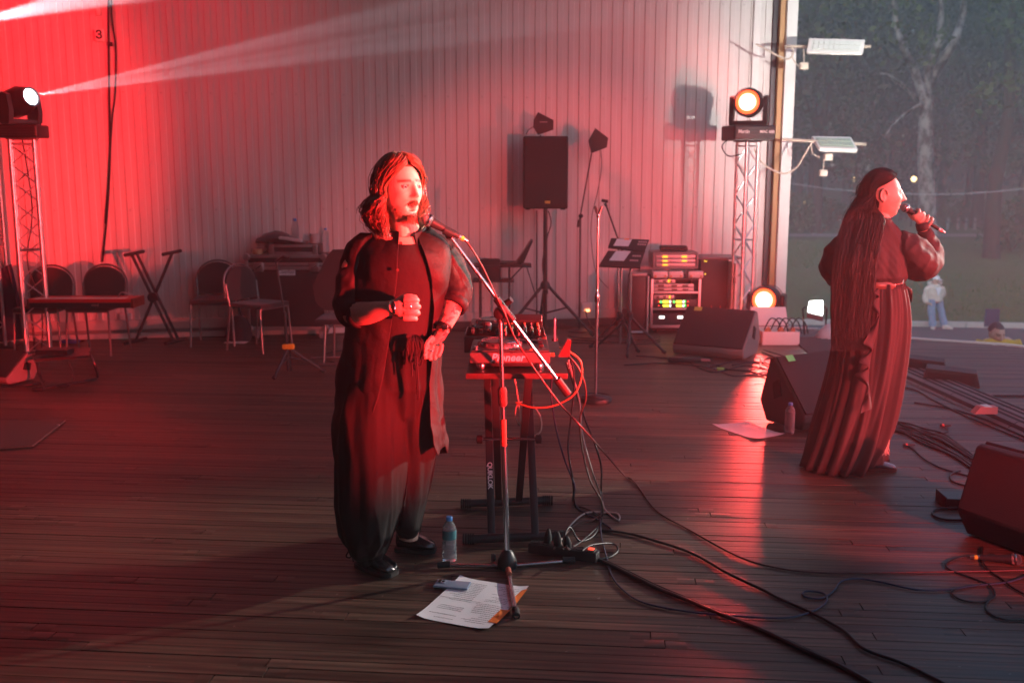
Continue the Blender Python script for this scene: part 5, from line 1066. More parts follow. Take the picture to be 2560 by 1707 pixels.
for i in range(8):
    x = rr.uniform(1890, 1960); y = rr.uniform(895, 925); fcable([(x, y, .01), (x + 30, y + 12 + rr.uniform(-4, 8), .012), (x + 70, y + 26 + rr.uniform(-8, 8), .008), (x + 110, y + 44 + rr.uniform(-6, 10), .006)], .006, ('nearest','second','third','fourth','fifth','sixth','seventh','farthest')[i] + ' red lit cable in the fan behind the taped wedge', M('cable_red_lit', (.03, .012, .012), .3), 'red lit cable fan')  # red glow of the lamps mixed into the black cable colour
o = MB().lathe([(.012, 0), (.016, .01), (.014, .05), (.006, .07)], 12, Matrix.Rotation(R(90), 4, 'Y')).build('plug', M('plug_lime', (.45, .6, .12), .4), None, loc=G(1792, 922, .017)); tag(o, 'lime green plug lying in front of the middle wedge', 'plug'); MB().lathe([(.008, -.03), (.009, 0)], 10, Matrix.Rotation(R(90), 4, 'Y')).build('pin', CHROME, o)
fm_ = thing('stage_box', 'flat black connector box left of the middle wedge on the floor', 'box', G(1710, 905), YAW); boxp('body', (0, 0, .028), (.30, .10, .05), BLACK, fm_, .012); boxp('red_light', (.20, .0, .02), (.08, .05, .02), M('block_red'), fm_, .004)
# floor cables at far left and below the laptop
fcable([(-40, 966), (40, 964), (100, 958), (110, 952)], .008, 'dark cable on the floor under the small left wedge', CABLE); fcable([(835, 905), (815, 900), (805, 890), (830, 880), (860, 876)], .006, 'thin cable loop by the chair behind the long haired singer', CABLE)
fcable([(1464, 776, .25), (1470, 800, .12), (1490, 830), (1530, 846), (1560, 850)], .006, 'cable dropping from the lit wall socket to the floor', CABLE)
for i, lab in enumerate(('nearest', 'middle', 'farthest')): fcable([(1420, 840 + 8 * i), (1480, 846 + 6 * i), (1540, 838 + 9 * i), (1600, 850 + 5 * i), (1650, 842 + 6 * i)], .006, lab + ' of three flat cables between the loudspeaker stand and the rack', CABLE)
# microphone lying on the floor at the right
mA, mB = G(2538, 1397, .027), G(2452, 1393, .014); microphone('microphone with a lime ringed plug lying on the floor at the right edge', mA - MSx.o * 0, mB, V(0, 0, 0), 0, 'lime')
# ================================================================== OUTDOORS
def gz(px, d): 
    p = D(px, 600, d); return V(p.x, p.y, ztop(d))
# ---- LED street lights on the corner post
def street_light(label, pts, dd, back, lens_m, arm, boxes, wires):
    fr = Fr(1960, 826); t = thing('led_street_light', label, 'street light', fr, None, 'led street lights on the corner post')
    P = [fr.L(a, b, dd + k) for (a, b), k in zip(pts, back)]; c = sum(P, V(0, 0, 0)) / 4; n_ = (P[1] - P[0]).cross(P[3] - P[0]).normalized(); n_ = n_ if n_.y < 0 else -n_
    h = MB().add(P + [c + (p - c) * .96 - n_ * .05 for p in P], [[0, 1, 2, 3], [7, 6, 5, 4], [0, 4, 5, 1], [1, 5, 6, 2], [2, 6, 7, 3], [3, 7, 4, 0]]).build('housing', WHITEP, t, 25); md = h.modifiers.new('bevel', 'BEVEL'); md.width = .012; md.segments = 3
    def at(u, v, k=.004): return (P[0] * (1 - u) + P[1] * u) * (1 - v) + (P[3] * (1 - u) + P[2] * u) * v + n_ * k
    q = MB(); q.add([at(.06, .14, .003), at(.94, .14, .003), at(.94, .86, .003), at(.06, .86, .003)], [[0, 1, 2, 3]]); q.build('lens_panel', lens_m, t, 0)
    for j in range(2):
        for i in range(9):
            u = .09 + i * .094; v = .20 + j * .34; ln = MB(); A, B, C_, D_ = at(u, v, .005), at(u + .082, v, .005), at(u + .082, v + .24, .005), at(u, v + .24, .005)
            ln.add([A, B, C_, D_] + [p + n_ * .008 + (c - p) * .02 for p in (A, B, C_, D_)], [[4, 5, 6, 7], [0, 1, 5, 4], [1, 2, 6, 5], [2, 3, 7, 6], [3, 0, 4, 7]]); ln.build('lens_cell', lens_m, t, 0)
    a, b = [fr.L(x, y, dd + .06) for x, y in arm]; bar('arm', a, b, .017, M('arm_cream', (.5, .42, .34), .6), t)
    for (x, y, s) in boxes: boxp('junction_box', fr.L(x, y, dd), (s, s * .7, s * .85), M('box_cream', (.62, .55, .45), .5), t, .012)
    for w in wires: pipe('wire', [fr.L(x, y, dd - .02) for x, y in w], .010 if len(w) > 4 else .006, M('wire_cream', (.55, .48, .40), .5), t)
    return t
LENS1 = M('led_lens_white', (.66, .70, .66), .25, var=.08, scale=30); LENS2 = M('led_lens_green', (.42, .52, .42), .2, var=.15, scale=14)
street_light('upper led street light with two rows of white cells beside the wall', [(2022, 95), (2164, 99), (2158, 136), (2016, 132)], .25, (0, 0, -.06, -.06), LENS1, ((1962, 117), (2176, 117)), ((2009, 166, .09),), ([(1890, 111), (1912, 122), (1945, 140), (1972, 148), (1984, 132), (1978, 118)], [(1978, 130), (1984, 150), (1998, 168)], [(2009, 120), (2010, 158)]))
street_light('lower led street light with a greenish tilted panel beside the wall', [(2028, 340), (2128, 342), (2146, 374), (2048, 370)], .25, (.16, .16, -.10, -.10), LENS2, ((1955, 349), (2164, 361)), ((2070, 393, .09), (2058, 433, .085)), ([(1886, 372), (1900, 400), (1925, 422), (1962, 434), (1990, 420), (2010, 390), (2030, 355)], [(2028, 362), (2032, 384), (2050, 394)], [(2072, 366), (2070, 386)], [(2060, 400), (2058, 425)]))
# ---- wire across, park lamps
wp = [D(1940, 453, 24), D(2040, 468, 24), D(2140, 478, 24), D(2300, 486, 24), D(2440, 483, 24), D(2600, 468, 24)]
tag(MB().tube(spline(wp, 8), .012, 5).build('overhead_wire', M('wire_pale', (.35, .36, .38), .5)), 'thin pale wire strung across the park behind the singer', 'wire')
LAMP = glow('globe_warm', (1.0, .72, .32), 3.2)
for (px, py, d, lab) in ((2131, 448, 62, 'left warm globe lamp glowing behind the singer\'s hair'), (2275, 448, 62, 'right warm globe lamp glowing beside the birch trunk'), (2004, 508, 70, 'small distant warm lamp above the left bushes')):
    g = gz(px, d); t = thing('park_lamp', lab, 'lamp', g, 0, 'warm park lamps'); hh = D(px, py, d).z - g.z; r_ = .17 if d < 65 else .10
    bar('post', V(0, 0, 0), V(0, 0, hh - r_), .05, BLACKM, t); MB().lathe([(.001, -r_), (r_ * .6, -r_ * .8), (r_, -r_ * .2), (r_ * .95, r_ * .35), (r_ * .5, r_ * .85), (.001, r_)], 12, Matrix.Translation((0, 0, hh))).build('globe', LAMP, t)
    for i in range(5): MB().tube([V(r_ * 1.02 * math.cos(a), r_ * 1.02 * math.sin(a), hh + z) for a, z in ((i * 1.25, -r_), (i * 1.25, r_ * .3))], .014, 5).build('lantern_bar', BLACKM, t)
# ---- sign, bollards
g = gz(2495, 27.5); t = thing('notice_board', 'dark navy notice board on a white foot by the path', 'sign', g, YAW); s_ = 27.5 / FPX
h0, h1 = D(2495, 816, 27.5).z - g.z, D(2495, 772, 27.5).z - g.z
boxp('board', (0, 0, (h0 + h1) / 2), (36 * s_, .06, h1 - h0), M('navy_panel', (.03, .03, .075), .5), t, .01); boxp('foot', (.12, 0, h0 / 2 + .1), (.11, .05, max(.2, h0 + .2)), WHITEP, t, .01)
for i, px in enumerate((2366, 2392, 2412, 2434)):
    g = gz(px, 60); o = MB().lathe([(.08, 0), (.08, .6), (.06, .68), (.001, .7)], 10).build('bollard', M('bollard_white', (.16, .16, .17), .6), None, loc=g); tag(o, ('first', 'second', 'third', 'fourth')[i] + ' far white bollard from the left beyond the road', 'bollard', 'far white bollards'); MB().lathe([(.083, .42), (.083, .5)], 10, None, False).build('band', BLACKM, o)
# ---- trees: trunk, limbs, leafy crown
BIRCH = None
def birch_mat():
    m = bpy.data.materials.new('birch_bark'); m.use_nodes = True; n = m.node_tree.nodes; l = m.node_tree.links; b = n['Principled BSDF']; b.inputs['Roughness'].default_value = .85
    tc = n.new('ShaderNodeTexCoord'); mp = n.new('ShaderNodeMapping'); mp.inputs['Scale'].default_value = (1.6, 1.6, 1.0); l.new(tc.outputs['Object'], mp.inputs[0])
    nz = n.new('ShaderNodeTexNoise'); nz.inputs['Scale'].default_value = 1.9; nz.inputs['Detail'].default_value = 8; nz.inputs['Roughness'].default_value = .7; l.new(mp.outputs[0], nz.inputs[0])
    r = n.new('ShaderNodeValToRGB'); e = r.color_ramp.elements; e[0].position = .42; e[0].color = (.035, .03, .03, 1); e[1].position = .56; e[1].color = (.24, .23, .23, 1); l.new(nz.outputs[0], r.inputs[0]); l.new(r.outputs[0], b.inputs['Base Color'])
    return m
BIRCH = birch_mat(); BARK = M('dark_bark', (.045, .036, .03), .95, var=.4, scale=3, bump=.6, bscale=10)
LEAFS = [M('leaf_dark', (.035, .052, .024), .6, var=.5, scale=.8), M('leaf_mid', (.05, .075, .03), .6, var=.5, scale=.8), M('leaf_pale', (.07, .09, .045), .6, var=.5, scale=.8)]
def crown(parent, blobs, n, size, mat, rr, name='crown'):
    mb = MB()
    tot = sum(b[3] ** 2 for b in blobs)
    for (cx, cy, cz, r) in blobs:
        for _ in range(int(n * r * r / tot)):
            while True:
                v = V(rr.uniform(-1, 1), rr.uniform(-1, 1), rr.uniform(-1, 1))
                if .25 < v.length < 1: break
            if noise.noise(V(cx, cy, cz) * .3 + v * 2.3) < -.12: continue
            p = V(cx, cy, cz) + v * r; s = size * rr.uniform(.5, 1.4); a = V(rr.gauss(0, 1), rr.gauss(0, 1), rr.gauss(0, .6)).normalized(); b = a.orthogonal().normalized(); b.rotate(Matrix.Rotation(rr.uniform(0, 6.28), 3, a))
            e = b.cross(a); mb.add([p - b * s, p + e * s * .5, p + b * s, p - e * s * .5], [[0, 1, 2, 3]])
    return mb.build(name, mat, parent, 0, fix=False)
def tree(label, px, d, h, tr, mat, blobs, n, size, seed, bark=BARK, limbs=(), group='park trees', name='tree'):
    rr = random.Random(seed); g = gz(px, d); t = thing(name, label, 'tree', g, YAW, group)
    pts = [V(0, 0, -.3)] + [V(rr.uniform(-.1, .1) * i, rr.uniform(-.1, .1) * i, h * i / 5) for i in range(1, 6)]
    MB().tube(spline(pts, 4), [tr * (1.25 if i == 0 else 1 - .75 * i / 20) for i in range(21)], 12).build('trunk', bark, t, 60)
    for L_ in limbs:
        pp = [V(*q[:3]) for q in L_[0]]; sp_ = spline(pp, 5); MB().tube(sp_, [L_[1] * (1 - .7 * i / len(sp_)) for i in range(len(sp_))], 9).build('limb', bark, t, 60)
    if blobs: crown(t, blobs, n, size, mat, rr)
    return t
# the big birch: trunk forking into three limbs
bf = gz(2318, 42); bt_ = thing('birch_tree', 'big pale birch trunk forking high beside the singer', 'tree', bf, YAW, 'park trees')
def bl(px, py, dd=0): return RZ @ (D(px, py, 42 + dd) - bf)
tp_ = [V(0, 0, -.3), bl(2322, 640), bl(2318, 520), bl(2314, 400), bl(2314, 300), bl(2316, 235)]
MB().tube(spline(tp_, 5), [.40 - .006 * i for i in range(26)], 16).build('trunk', BIRCH, bt_, 60)
for (pts, r) in (([(2316, 240), (2322, 170), (2345, 110), (2352, 40), (2350, -60)], .22), ([(2320, 215), (2350, 160), (2385, 105), (2405, 40), (2420, -60)], .24), ([(2312, 250), (2285, 175), (2258, 120), (2238, 50), (2232, -60)], .20), ([(2305, 265), (2270, 225), (2225, 190), (2200, 185)], .09), ([(2302, 262), (2270, 280), (2235, 310), (2212, 345)], .08)):
    sp_ = spline([bl(a, b, random.uniform(-.6, .6)) for a, b in pts], 6); MB().tube(sp_, [r * (1 - .6 * i / len(sp_)) for i in range(len(sp_))], 10).build('limb', BIRCH, bt_, 60)
crown(bt_, [(-2.5, 1, 13.5, 3.0), (2.8, 1, 13.5, 3.0), (.5, 2, 15, 3.2), (-4.5, 1.5, 10.5, 1.8), (5.5, 2, 10.0, 2.2), (-2.2, -2.2, 9.6, 1.7), (2.4, -2.4, 10.4, 1.9), (.2, -2.6, 12.2, 1.8), (1.6, -2.0, 7.2, 1.2)], 5200, .15, LEAFS[1], random.Random(2))
specs = [('dark leafy tree beside the wall corner', 2040, 58, 13, .30, 0, [(0, 0, 7, 3.6), (1.5, 0, 11, 3.8), (-1.5, 0, 14, 3.6), (2.5, 0, 4.2, 2.2)]), ('dense tree filling the gap left of the birch', 2190, 66, 14, .32, 0, [(0, 0, 6.2, 3.4), (-1, 0, 10.5, 4.2), (1, 0, 15, 4.4), (2.8, 0, 4.6, 2.2)]),
         ('tall dark tree behind the birch fork', 2345, 74, 16, .34, 0, [(0, 0, 8, 4.2), (2, 0, 13, 4.6), (-2, 0, 17, 4.4), (-3.2, 0, 6.0, 2.6)]), ('broad tree right of the birch', 2440, 62, 14, .40, 1, [(0, 0, 7.0, 3.8), (1, 0, 11.5, 4.4), (-1, 0, 15, 3.8), (3, 0, 5.6, 2.4)]),
         ('tree at the right frame edge above the notice board', 2550, 56, 13, .34, 0, [(0, 0, 6.0, 3.6), (1, 0, 10, 4.2), (-2, 0, 13.2, 3.6)]), ('far tree between the wall and the birch', 2110, 84, 18, .4, 1, [(0, 0, 8, 5), (1, 0, 14, 5.4), (-1, 0, 19, 5)]),
         ('far tree behind the right trunk', 2480, 88, 18, .4, 0, [(0, 0, 8, 5.4), (1, 0, 14, 5.6), (-1, 0, 19.5, 5.4)]), ('far tree above the left bushes', 1990, 80, 18, .4, 0, [(0, 0, 8, 5), (1, 0, 14, 5), (-1, 0, 19, 5)]), ('far tree just left of the frame\'s right edge', 2620, 78, 18, .4, 1, [(0, 0, 7, 5.2), (0, 0, 13, 5.4), (0, 0, 19, 5)]), ('far dense tree directly behind the birch', 2290, 94, 20, .4, 0, [(0, 0, 8, 6), (0, 0, 15, 6.2), (0, 0, 22, 6)])]
for i, (lab, px, d, h, tr, m_, bl_) in enumerate(specs): tree(lab, px, d, h, tr, LEAFS[m_], bl_, 7200 if d < 75 else 5200, .20 if d < 75 else .34, 40 + i, limbs=[([(0, 0, h * .45), (1.2, .3, h * .6), (2.2, .2, h * .8)], tr * .5), ([(0, 0, h * .4), (-1.2, -.3, h * .6), (-1.9, .2, h * .78)], tr * .45)])
# standing dark trunk right, and slimmer trunks
for (px, d, tr, lab) in ((2482, 46, .38, 'thick dark trunk standing above the notice board'), (2020, 64, .24, 'slim trunk left among the bushes'), (2218, 70, .26, 'slim trunk behind the singer\'s microphone'), (2410, 66, .22, 'slim trunk right of the birch foot')):
    tree(lab, px, d, 16, tr, LEAFS[0], [(0, 0, 14, 3), (1, 0, 17, 3)], 1500, .24, int(px), limbs=[([(0, 0, 6), (.9, 0, 8), (1.2, 0, 10)], tr * .4)])
def bush(label, px, d, blobs, n, m_, seed):
    t = thing('bush', label, 'bush', gz(px, d), YAW, 'park bushes'); rr = random.Random(seed)
    for i in range(5): a = i * 1.26; bar('stem', V(0, 0, 0), V(.6 * math.cos(a), .6 * math.sin(a), 1.0), .03, BARK, t, 5)
    crown(t, blobs, n, .11, m_, rr, 'foliage')
bush('round pale green bush left by the wall corner', 1988, 58.5, [(0, 0, 1.1, 1.2), (.9, 0, .9, .9), (-.7, 0, 1.5, .9)], 2600, LEAFS[2], 1); bush('low bush beside the pale round one', 2075, 60, [(0, 0, .9, 1.0), (1.0, 0, .8, .9), (-1, 0, 1.3, 1.0)], 2400, LEAFS[1], 2)
bush('shaggy green bush at the right frame edge', 2530, 48, [(0, 0, 1.3, 1.3), (1.1, 0, 2.4, 1.2), (-.8, 0, 1.0, .9), (1.8, 0, 1.0, 1.2)], 3200, LEAFS[2], 3); bush('low dark bush behind the hooded spectator', 2380, 64, [(0, 0, .8, .9), (1.2, 0, .9, 1.0), (2.4, 0, .8, .9)], 2400, LEAFS[1], 4)
bush('tall hedge clump behind the singer\'s elbow', 2250, 68, [(0, 0, 1.5, 1.6), (2, 0, 1.3, 1.5), (-2, 0, 1.6, 1.6)], 3200, LEAFS[0], 5)
# far wood closing the view
rr = random.Random(9); mb = MB()
for _ in range(16000):
    X = rr.uniform(12, 95); d = rr.uniform(100, 125); z = ztop(d) + rr.random() ** .8 * 26; p = cf(X, d, z); s = rr.uniform(.5, 1.3); a = V(rr.gauss(0, 1), rr.gauss(0, 1), rr.gauss(0, .5)).normalized(); b = a.orthogonal().normalized(); e = b.cross(a)
    mb.add([p - b * s, p + e * s * .6, p + b * s, p - e * s * .6], [[0, 1, 2, 3]])
tag(mb.build('far_wood', LEAFS[0], None, 0, fix=False), 'dark mass of far trees closing the view', 'wood', kind='stuff')
# ================================================================== PEOPLE
import numpy as np
def remesh(mb, vox, smooth=3, fac=.5):
    me = bpy.data.meshes.new('tmp'); me.from_pydata(mb.v, [], mb.f); me.update()
    bm = bmesh.new(); bm.from_mesh(me); bmesh.ops.recalc_face_normals(bm, faces=bm.faces[:]); bm.to_mesh(me); bm.free()
    t = bpy.data.objects.new('tmp', me); col.objects.link(t)
    m_ = t.modifiers.new('r', 'REMESH'); m_.mode = 'VOXEL'; m_.voxel_size = vox
    s_ = t.modifiers.new('s', 'SMOOTH'); s_.iterations = smooth; s_.factor = fac
    out = bpy.data.meshes.new_from_object(t.evaluated_get(bpy.context.evaluated_depsgraph_get()))
    bpy.data.objects.remove(t); bpy.data.meshes.remove(me); return out
def folds(me, fn):
    n = len(me.vertices); co = np.empty(n * 3, 'f'); me.vertices.foreach_get('co', co); no = np.empty(n * 3, 'f'); me.vertices.foreach_get('normal', no)
    co = co.reshape(-1, 3); no = no.reshape(-1, 3)
    d = np.array([fn(Vector(p)) for p in co], 'f'); co += no * d[:, None]; me.vertices.foreach_set('co', co.ravel()); me.update()
def gs(x, s): return math.exp(-(x / s) ** 2)
def head_mb(mt, open_mouth=0.0, beard=0.0, fem=0.0):
    """a head looking along local -y, centre between the ears"""
    mb = MB(); NU, NV = 84, 64; vs = []
    for j in range(NV + 1):
        th = math.pi * j / NV
        for i in range(NU):
            ph = 2 * math.pi * i / NU
            x, y, z = math.sin(th) * math.sin(ph), -math.sin(th) * math.cos(ph), math.cos(th)
            X, Y, Z = x * .0765, y * .097, z * .120
            lo = max(0, -Z / .12)
            X *= 1 - (.36 + .05 * fem) * lo ** 1.5
            if Y > 0: Y *= 1 - .45 * lo ** 1.2; Y += .010 * max(0, Z / .12)
            else:
                Y *= .95; Y += -.006 * lo
                if abs(X) < .085:
                    f = 1.0
                    d = 0
                    d += .0050 * gs(Z - .032, .010) * gs(abs(X) - .026, .022) * (1 - .6 * fem)            # brow
                    d -= .0105 * gs(Z - .012, .013) * gs(abs(X) - .031, .015)                              # sockets
                    d += .0045 * gs(Z - .0115, .008) * gs(abs(X) - .032, .012)                             # lids
                    t = min(1, max(0, (.030 - Z) / .054)) if Z > -.036 else 0
                    if -.034 < Z < .034: d += (.007 + .025 * t ** 1.3) * gs(X, .0075 + .0055 * t) * (1 if Z > -.024 else max(0, 1 - (-.024 - Z) / .010))
                    d += .0065 * gs(Z + .0235, .0065) * gs(abs(X) - .0125, .006)                           # wings
                    d += .0050 * gs(Z + .010, .020) * gs(abs(X) - .048, .016)                              # cheekbones
                    d -= .0035 * gs(Z + .050, .018) * gs(abs(X) - .046, .014)
                    zc = -.0555
                    d += .0060 * gs(Z - zc - .008, .0048) * gs(X, .019) + .0066 * gs(Z - zc + .008 + .006 * open_mouth, .0055) * gs(X, .017)
                    d -= (.003 + .026 * open_mouth) * gs(Z - zc + .003 * open_mouth, .0035 + .0065 * open_mouth) * gs(X, .014 + .003 * open_mouth)
                    d -= .0030 * gs(Z + .074, .006) * gs(X, .018)
                    d += .0085 * gs(Z + .094, .015) * gs(X, .020)                                          # chin
                    d += .0022 * beard * gs(Z + .088, .02) * gs(X, .035)
                    Y -= d * min(1, max(0, -y * 2.2))
                if open_mouth and Z < -.058: Z -= .010 * open_mouth
            vs.append(mt @ V(X, Y, Z))
    mb.v = vs; mb.f = [[j * NU + i, j * NU + (i + 1) % NU, (j + 1) * NU + (i + 1) % NU, (j + 1) * NU + i] for j in range(NV) for i in range(NU)]
    for s in (-1, 1):                                   # ears
        rg = []
        for k in range(7):
            u = k / 6 - .5; r = .030 * math.sqrt(max(.02, 1 - (2 * u) ** 2))
            rg.append([mt @ V(s * (.072 + .010 * math.cos(a) * 1 + .004 * abs(u)), .016 + r * .55 * math.sin(a) + .006 * u, .002 + u * .062) for a in [2 * math.pi * q / 10 for q in range(10)]])
        mb.loft(rg)
        mb.tube([mt @ V(s * (.074 + .009), .012 + .02 * math.cos(a) * .9, .006 + .03 * math.sin(a)) for a in [R(d) for d in range(-60, 200, 20)]], .0045, 6)
    return mb
def skin_mat(name):
    m = bpy.data.materials.new(name); m.use_nodes = True; n = m.node_tree.nodes; l = m.node_tree.links; b = n['Principled BSDF']
    a = n.new('ShaderNodeAttribute'); a.attribute_name = 'tone'; tc = n.new('ShaderNodeTexCoord'); nz = n.new('ShaderNodeTexNoise'); nz.inputs['Scale'].default_value = 45; nz.inputs['Detail'].default_value = 4; l.new(tc.outputs['Object'], nz.inputs[0])
    mr = n.new('ShaderNodeMapRange'); mr.inputs[3].default_value = .82; mr.inputs[4].default_value = 1.15; l.new(nz.outputs[0], mr.inputs[0])
    vm = n.new('ShaderNodeVectorMath'); vm.operation = 'SCALE'; l.new(a.outputs['Color'], vm.inputs[0]); l.new(mr.outputs[0], vm.inputs['Scale']); l.new(vm.outputs[0], b.inputs['Base Color'])
    b.inputs['Roughness'].default_value = .48; b.inputs['Subsurface Weight'].default_value = .08; b.inputs['Subsurface Radius'].default_value = (.02, .008, .005)
    n2 = n.new('ShaderNodeTexNoise'); n2.inputs['Scale'].default_value = 300; l.new(tc.outputs['Object'], n2.inputs[0]); bp = n.new('ShaderNodeBump'); bp.inputs['Strength'].default_value = .12; bp.inputs['Distance'].default_value = .002; l.new(n2.outputs[0], bp.inputs['Height']); l.new(bp.outputs[0], b.inputs['Normal'])
    return m
SKIN = skin_mat('skin')
def paint_skin(me, base, mt, scale, lips=(.36, .13, .11), brow=(.07, .04, .03), beard=0.0, beardc=(.13, .07, .045), hairc=None, open_mouth=0.0, tattoo=None):
    inv = mt.inverted(); at = me.color_attributes.new('tone', 'FLOAT_COLOR', 'POINT'); out = []
    for v in me.vertices:
        c = Vector(base); p = inv @ v.co
        if abs(p.x) < .13 and abs(p.y) < .15 and -.16 < p.z < .16:
            if p.y < 0:
                zc = -.0555
                w = max(gs(p.z - zc - .007, .0045) * gs(p.x, .017), gs(p.z - zc + .009 + .010 * open_mouth, .0055) * gs(p.x, .016)) * (1 if p.y < -.07 else 0); c = c.lerp(Vector(lips), min(1, w * 1.1))
                w = gs(p.z - .034 - .10 * 0, .0055) * (1 if .010 < abs(p.x) < .054 else 0) * (1 if p.y < -.045 else 0); c = c.lerp(Vector(brow), min(.92, w * 1.1))
                w = 1.2 * gs(p.z - .0170, .0036) * (1 if .018 < abs(p.x) < .046 else 0) * (1 if p.y < -.045 else 0); c = c.lerp(Vector(brow), min(.85, w))
                c = c.lerp(Vector((.45, .16, .12)), .25 * gs(abs(p.x) - .045, .018) * gs(p.z + .02, .02))
                if open_mouth: c = c.lerp(Vector((.03, .008, .008)), min(1, 1.6 * open_mouth * gs(p.z - zc + .005, .0075) * gs(p.x, .015)) * (1 if p.y < -.06 else 0))
                if beard:
                    nn = .75 + .5 * noise.noise(p * 180)
                    w = max(gs(p.z + .098, .017) * gs(p.x, .030), gs(p.z + .0385, .0055) * gs(p.x, .026), .55 * gs(p.z + .088, .030) * gs(abs(p.x) - .045, .022), .8 * gs(p.z + .076, .005) * gs(p.x, .012)) * nn; c = c.lerp(Vector(beardc), min(.95, 1.3 * w * beard))
            if hairc is not None and (p.y > .03 - .3 * max(0, p.z - .04) and (p.z > -.06) and abs(p.x) < .09 and not (abs(p.x) > .066 and p.y < .05 and abs(p.z) < .045) or p.z > .088): c = Vector(hairc)
        if tattoo: c = tattoo(v.co, c)
        out += [c.x, c.y, c.z, 1]
    at.data.foreach_set('color', out)
def strands(name, paths, r, mat, parent, n=4, taper=.35):
    mb = MB()
    for p in paths: m_ = len(p); mb.tube(p, [r * (1 if i < m_ * .6 else 1 - (1 - taper) * (i - m_ * .6) / (m_ * .4)) for i in range(m_)], n, True)
    return mb.build(name, mat, parent, 80, fix=False)
def hairmat(name, c, rough=.36):
    m = M(name, c, rough, var=.55, scale=60, stretch=(1, 1, .12), spec=.6); return m
def eye(parent, mt, sx, iris=(.10, .14, .16)):
    mb = MB().lathe([(.001, -.0118)] + [(.0118 * math.sin(a), -.0118 * math.cos(a)) for a in [math.pi * k / 12 for k in range(1, 12)]] + [(.001, .0118)], 16, mt @ aim(V(sx * .031, -.0722, .0120), (sx * .06, -1, 0)))
    o = mb.build('eye', M('eye_white', (.42, .36, .33), .3, var=.03), parent, 80)
    MB().lathe([(.001, .0121), (.003, .0120), (.0030, .0119)], 12, mt @ aim(V(sx * .031, -.0722, .0120), (sx * .06 + .10, -1, 0))).build('pupil', M('pupil_black', (.01, .01, .01), .1), o, 80); MB().lathe([(.003, .01185), (.0056, .0112), (.0056, .0105)], 14, mt @ aim(V(sx * .031, -.0722, .0120), (sx * .06 + .10, -1, 0)), False).build('iris', M('iris', iris, .2), o, 80)
def finger(mb, pts, r): mb.tube(spline(pts, 4), [r * (1.0 - .25 * i / (4 * (len(pts) - 1))) for i in range(4 * (len(pts) - 1) + 1)], 10)
def shoe(name, mb_heel, toe, width, h, mat, parent, split=False, sole=M('sole_black', (.015, .014, .014), .6)):
    a = Vector(mb_heel); d = Vector(toe) - a; L_ = d.length; d.normalize(); s = V(-d.y, d.x, 0); N = 22; rg = []; rs = []
    prof = [(0, .60, .9), (.06, .78, 1.15), (.2, .80, 1.25), (.38, .80, 1.05), (.55, .92, .78), (.72, 1.0, .58), (.86, .92, .50), (.95, .70, .40), (1.0, .38, .26)]
    for (u, w, hh) in prof:
        ring = []
        for k in range(N):
            an = 2 * math.pi * k / N; x = math.cos(an); z = math.sin(an); zz = (z * .5 + .5) * h * hh
            if split and u > .62 and z > -.3: zz *= 1 - .55 * gs(x - .28, .16) * min(1, (u - .6) * 4)
            ring.append(a + d * (u * L_) + s * (x * width / 2 * w) + V(0, 0, .016 + zz))
        rg.append(ring); rs.append([a + d * ((u * 1.03 - .015) * L_) + s * (math.cos(2 * math.pi * k / N) * width / 2 * w * 1.06) + V(0, 0, .002 if math.sin(2 * math.pi * k / N) < 0 else .022) for k in range(N)])
    o = MB().loft(rg).build(name, mat, parent, 60); md = o.modifiers.new('sub', 'SUBSURF'); md.levels = 1; md.render_levels = 1
    MB().loft(rs).build('sole', sole, o, 40); return o
def ring(xl, xr, z, yf, yb, n=40, y0=0.0, p=1.0):
    xc, a = (xl + xr) / 2, (xr - xl) / 2; out = []
    for k in range(n):
        t = 2 * math.pi * k / n; s, c = math.sin(t), math.cos(t); out.append(V(xc + a * (abs(s) ** p) * (1 if s >= 0 else -1), y0 + (-yf if c > 0 else yb) * abs(c), z))
    return out

# ------------------------------------------------------------------ long haired singer
MN = Fr(962, 1416); L = MN.L
man = thing('person', 'long haired singer in a long black open shirt and wide trousers at the boom microphone', 'person', MN, None, 'people')
HS = 1.08; hc = L(1000, 478, -.02); HM = Matrix.Translation(hc) @ Matrix.Rotation(R(41), 4, 'Z') @ Matrix.Rotation(R(-3), 4, 'X') @ Matrix.Scale(HS, 4)
mb = head_mb(HM, .9, 1.0)
mb.tube(spline([HM @ V(0, .03, -.04), L(1012, 560, .0), L(1010, 610, .03), L(1000, 650, .03)], 5), [.060, .060, .060, .060, .060, .059, .059, .060, .062, .066, .072, .082, .09, .1, .1, .1], 20)
mb.loft([ring(L(940, 590).x, L(1082, 590).x, L(1, 590).z, .06, .09), ring(L(895, 620).x, L(1120, 620).x, L(1, 620).z, .085, .10), ring(L(905, 700).x, L(1110, 700).x, L(1, 700).z, .105, .11), ring(L(925, 820).x, L(1080, 820).x, L(1, 820).z, .095, .10), ring(L(920, 930).x, L(1080, 930).x, L(1, 930).z, .10, .11)])
# right arm (image left): shoulder, elbow, wrist
mb.tube(spline([L(900, 628, 0), L(872, 700, -.02), L(868, 772, -.04), L(905, 784, -.12), L(950, 776, -.20), L(984, 768, -.245)], 4), [.052, .052, .05, .05, .048, .047, .046, .046, .048, .049, .050, .050, .049, .047, .044, .041, .037, .033, .030, .029, .029], 16)
# left arm (image right)
mb.tube(spline([L(1116, 640, .03), L(1136, 700, .05), L(1134, 745, .02), L(1124, 785, -.03), L(1106, 826, -.08)], 5), [.052, .052, .051, .05, .049, .048, .048, .047, .047, .048, .049, .049, .047, .045, .042, .040, .037, .034, .031, .029, .029], 16)
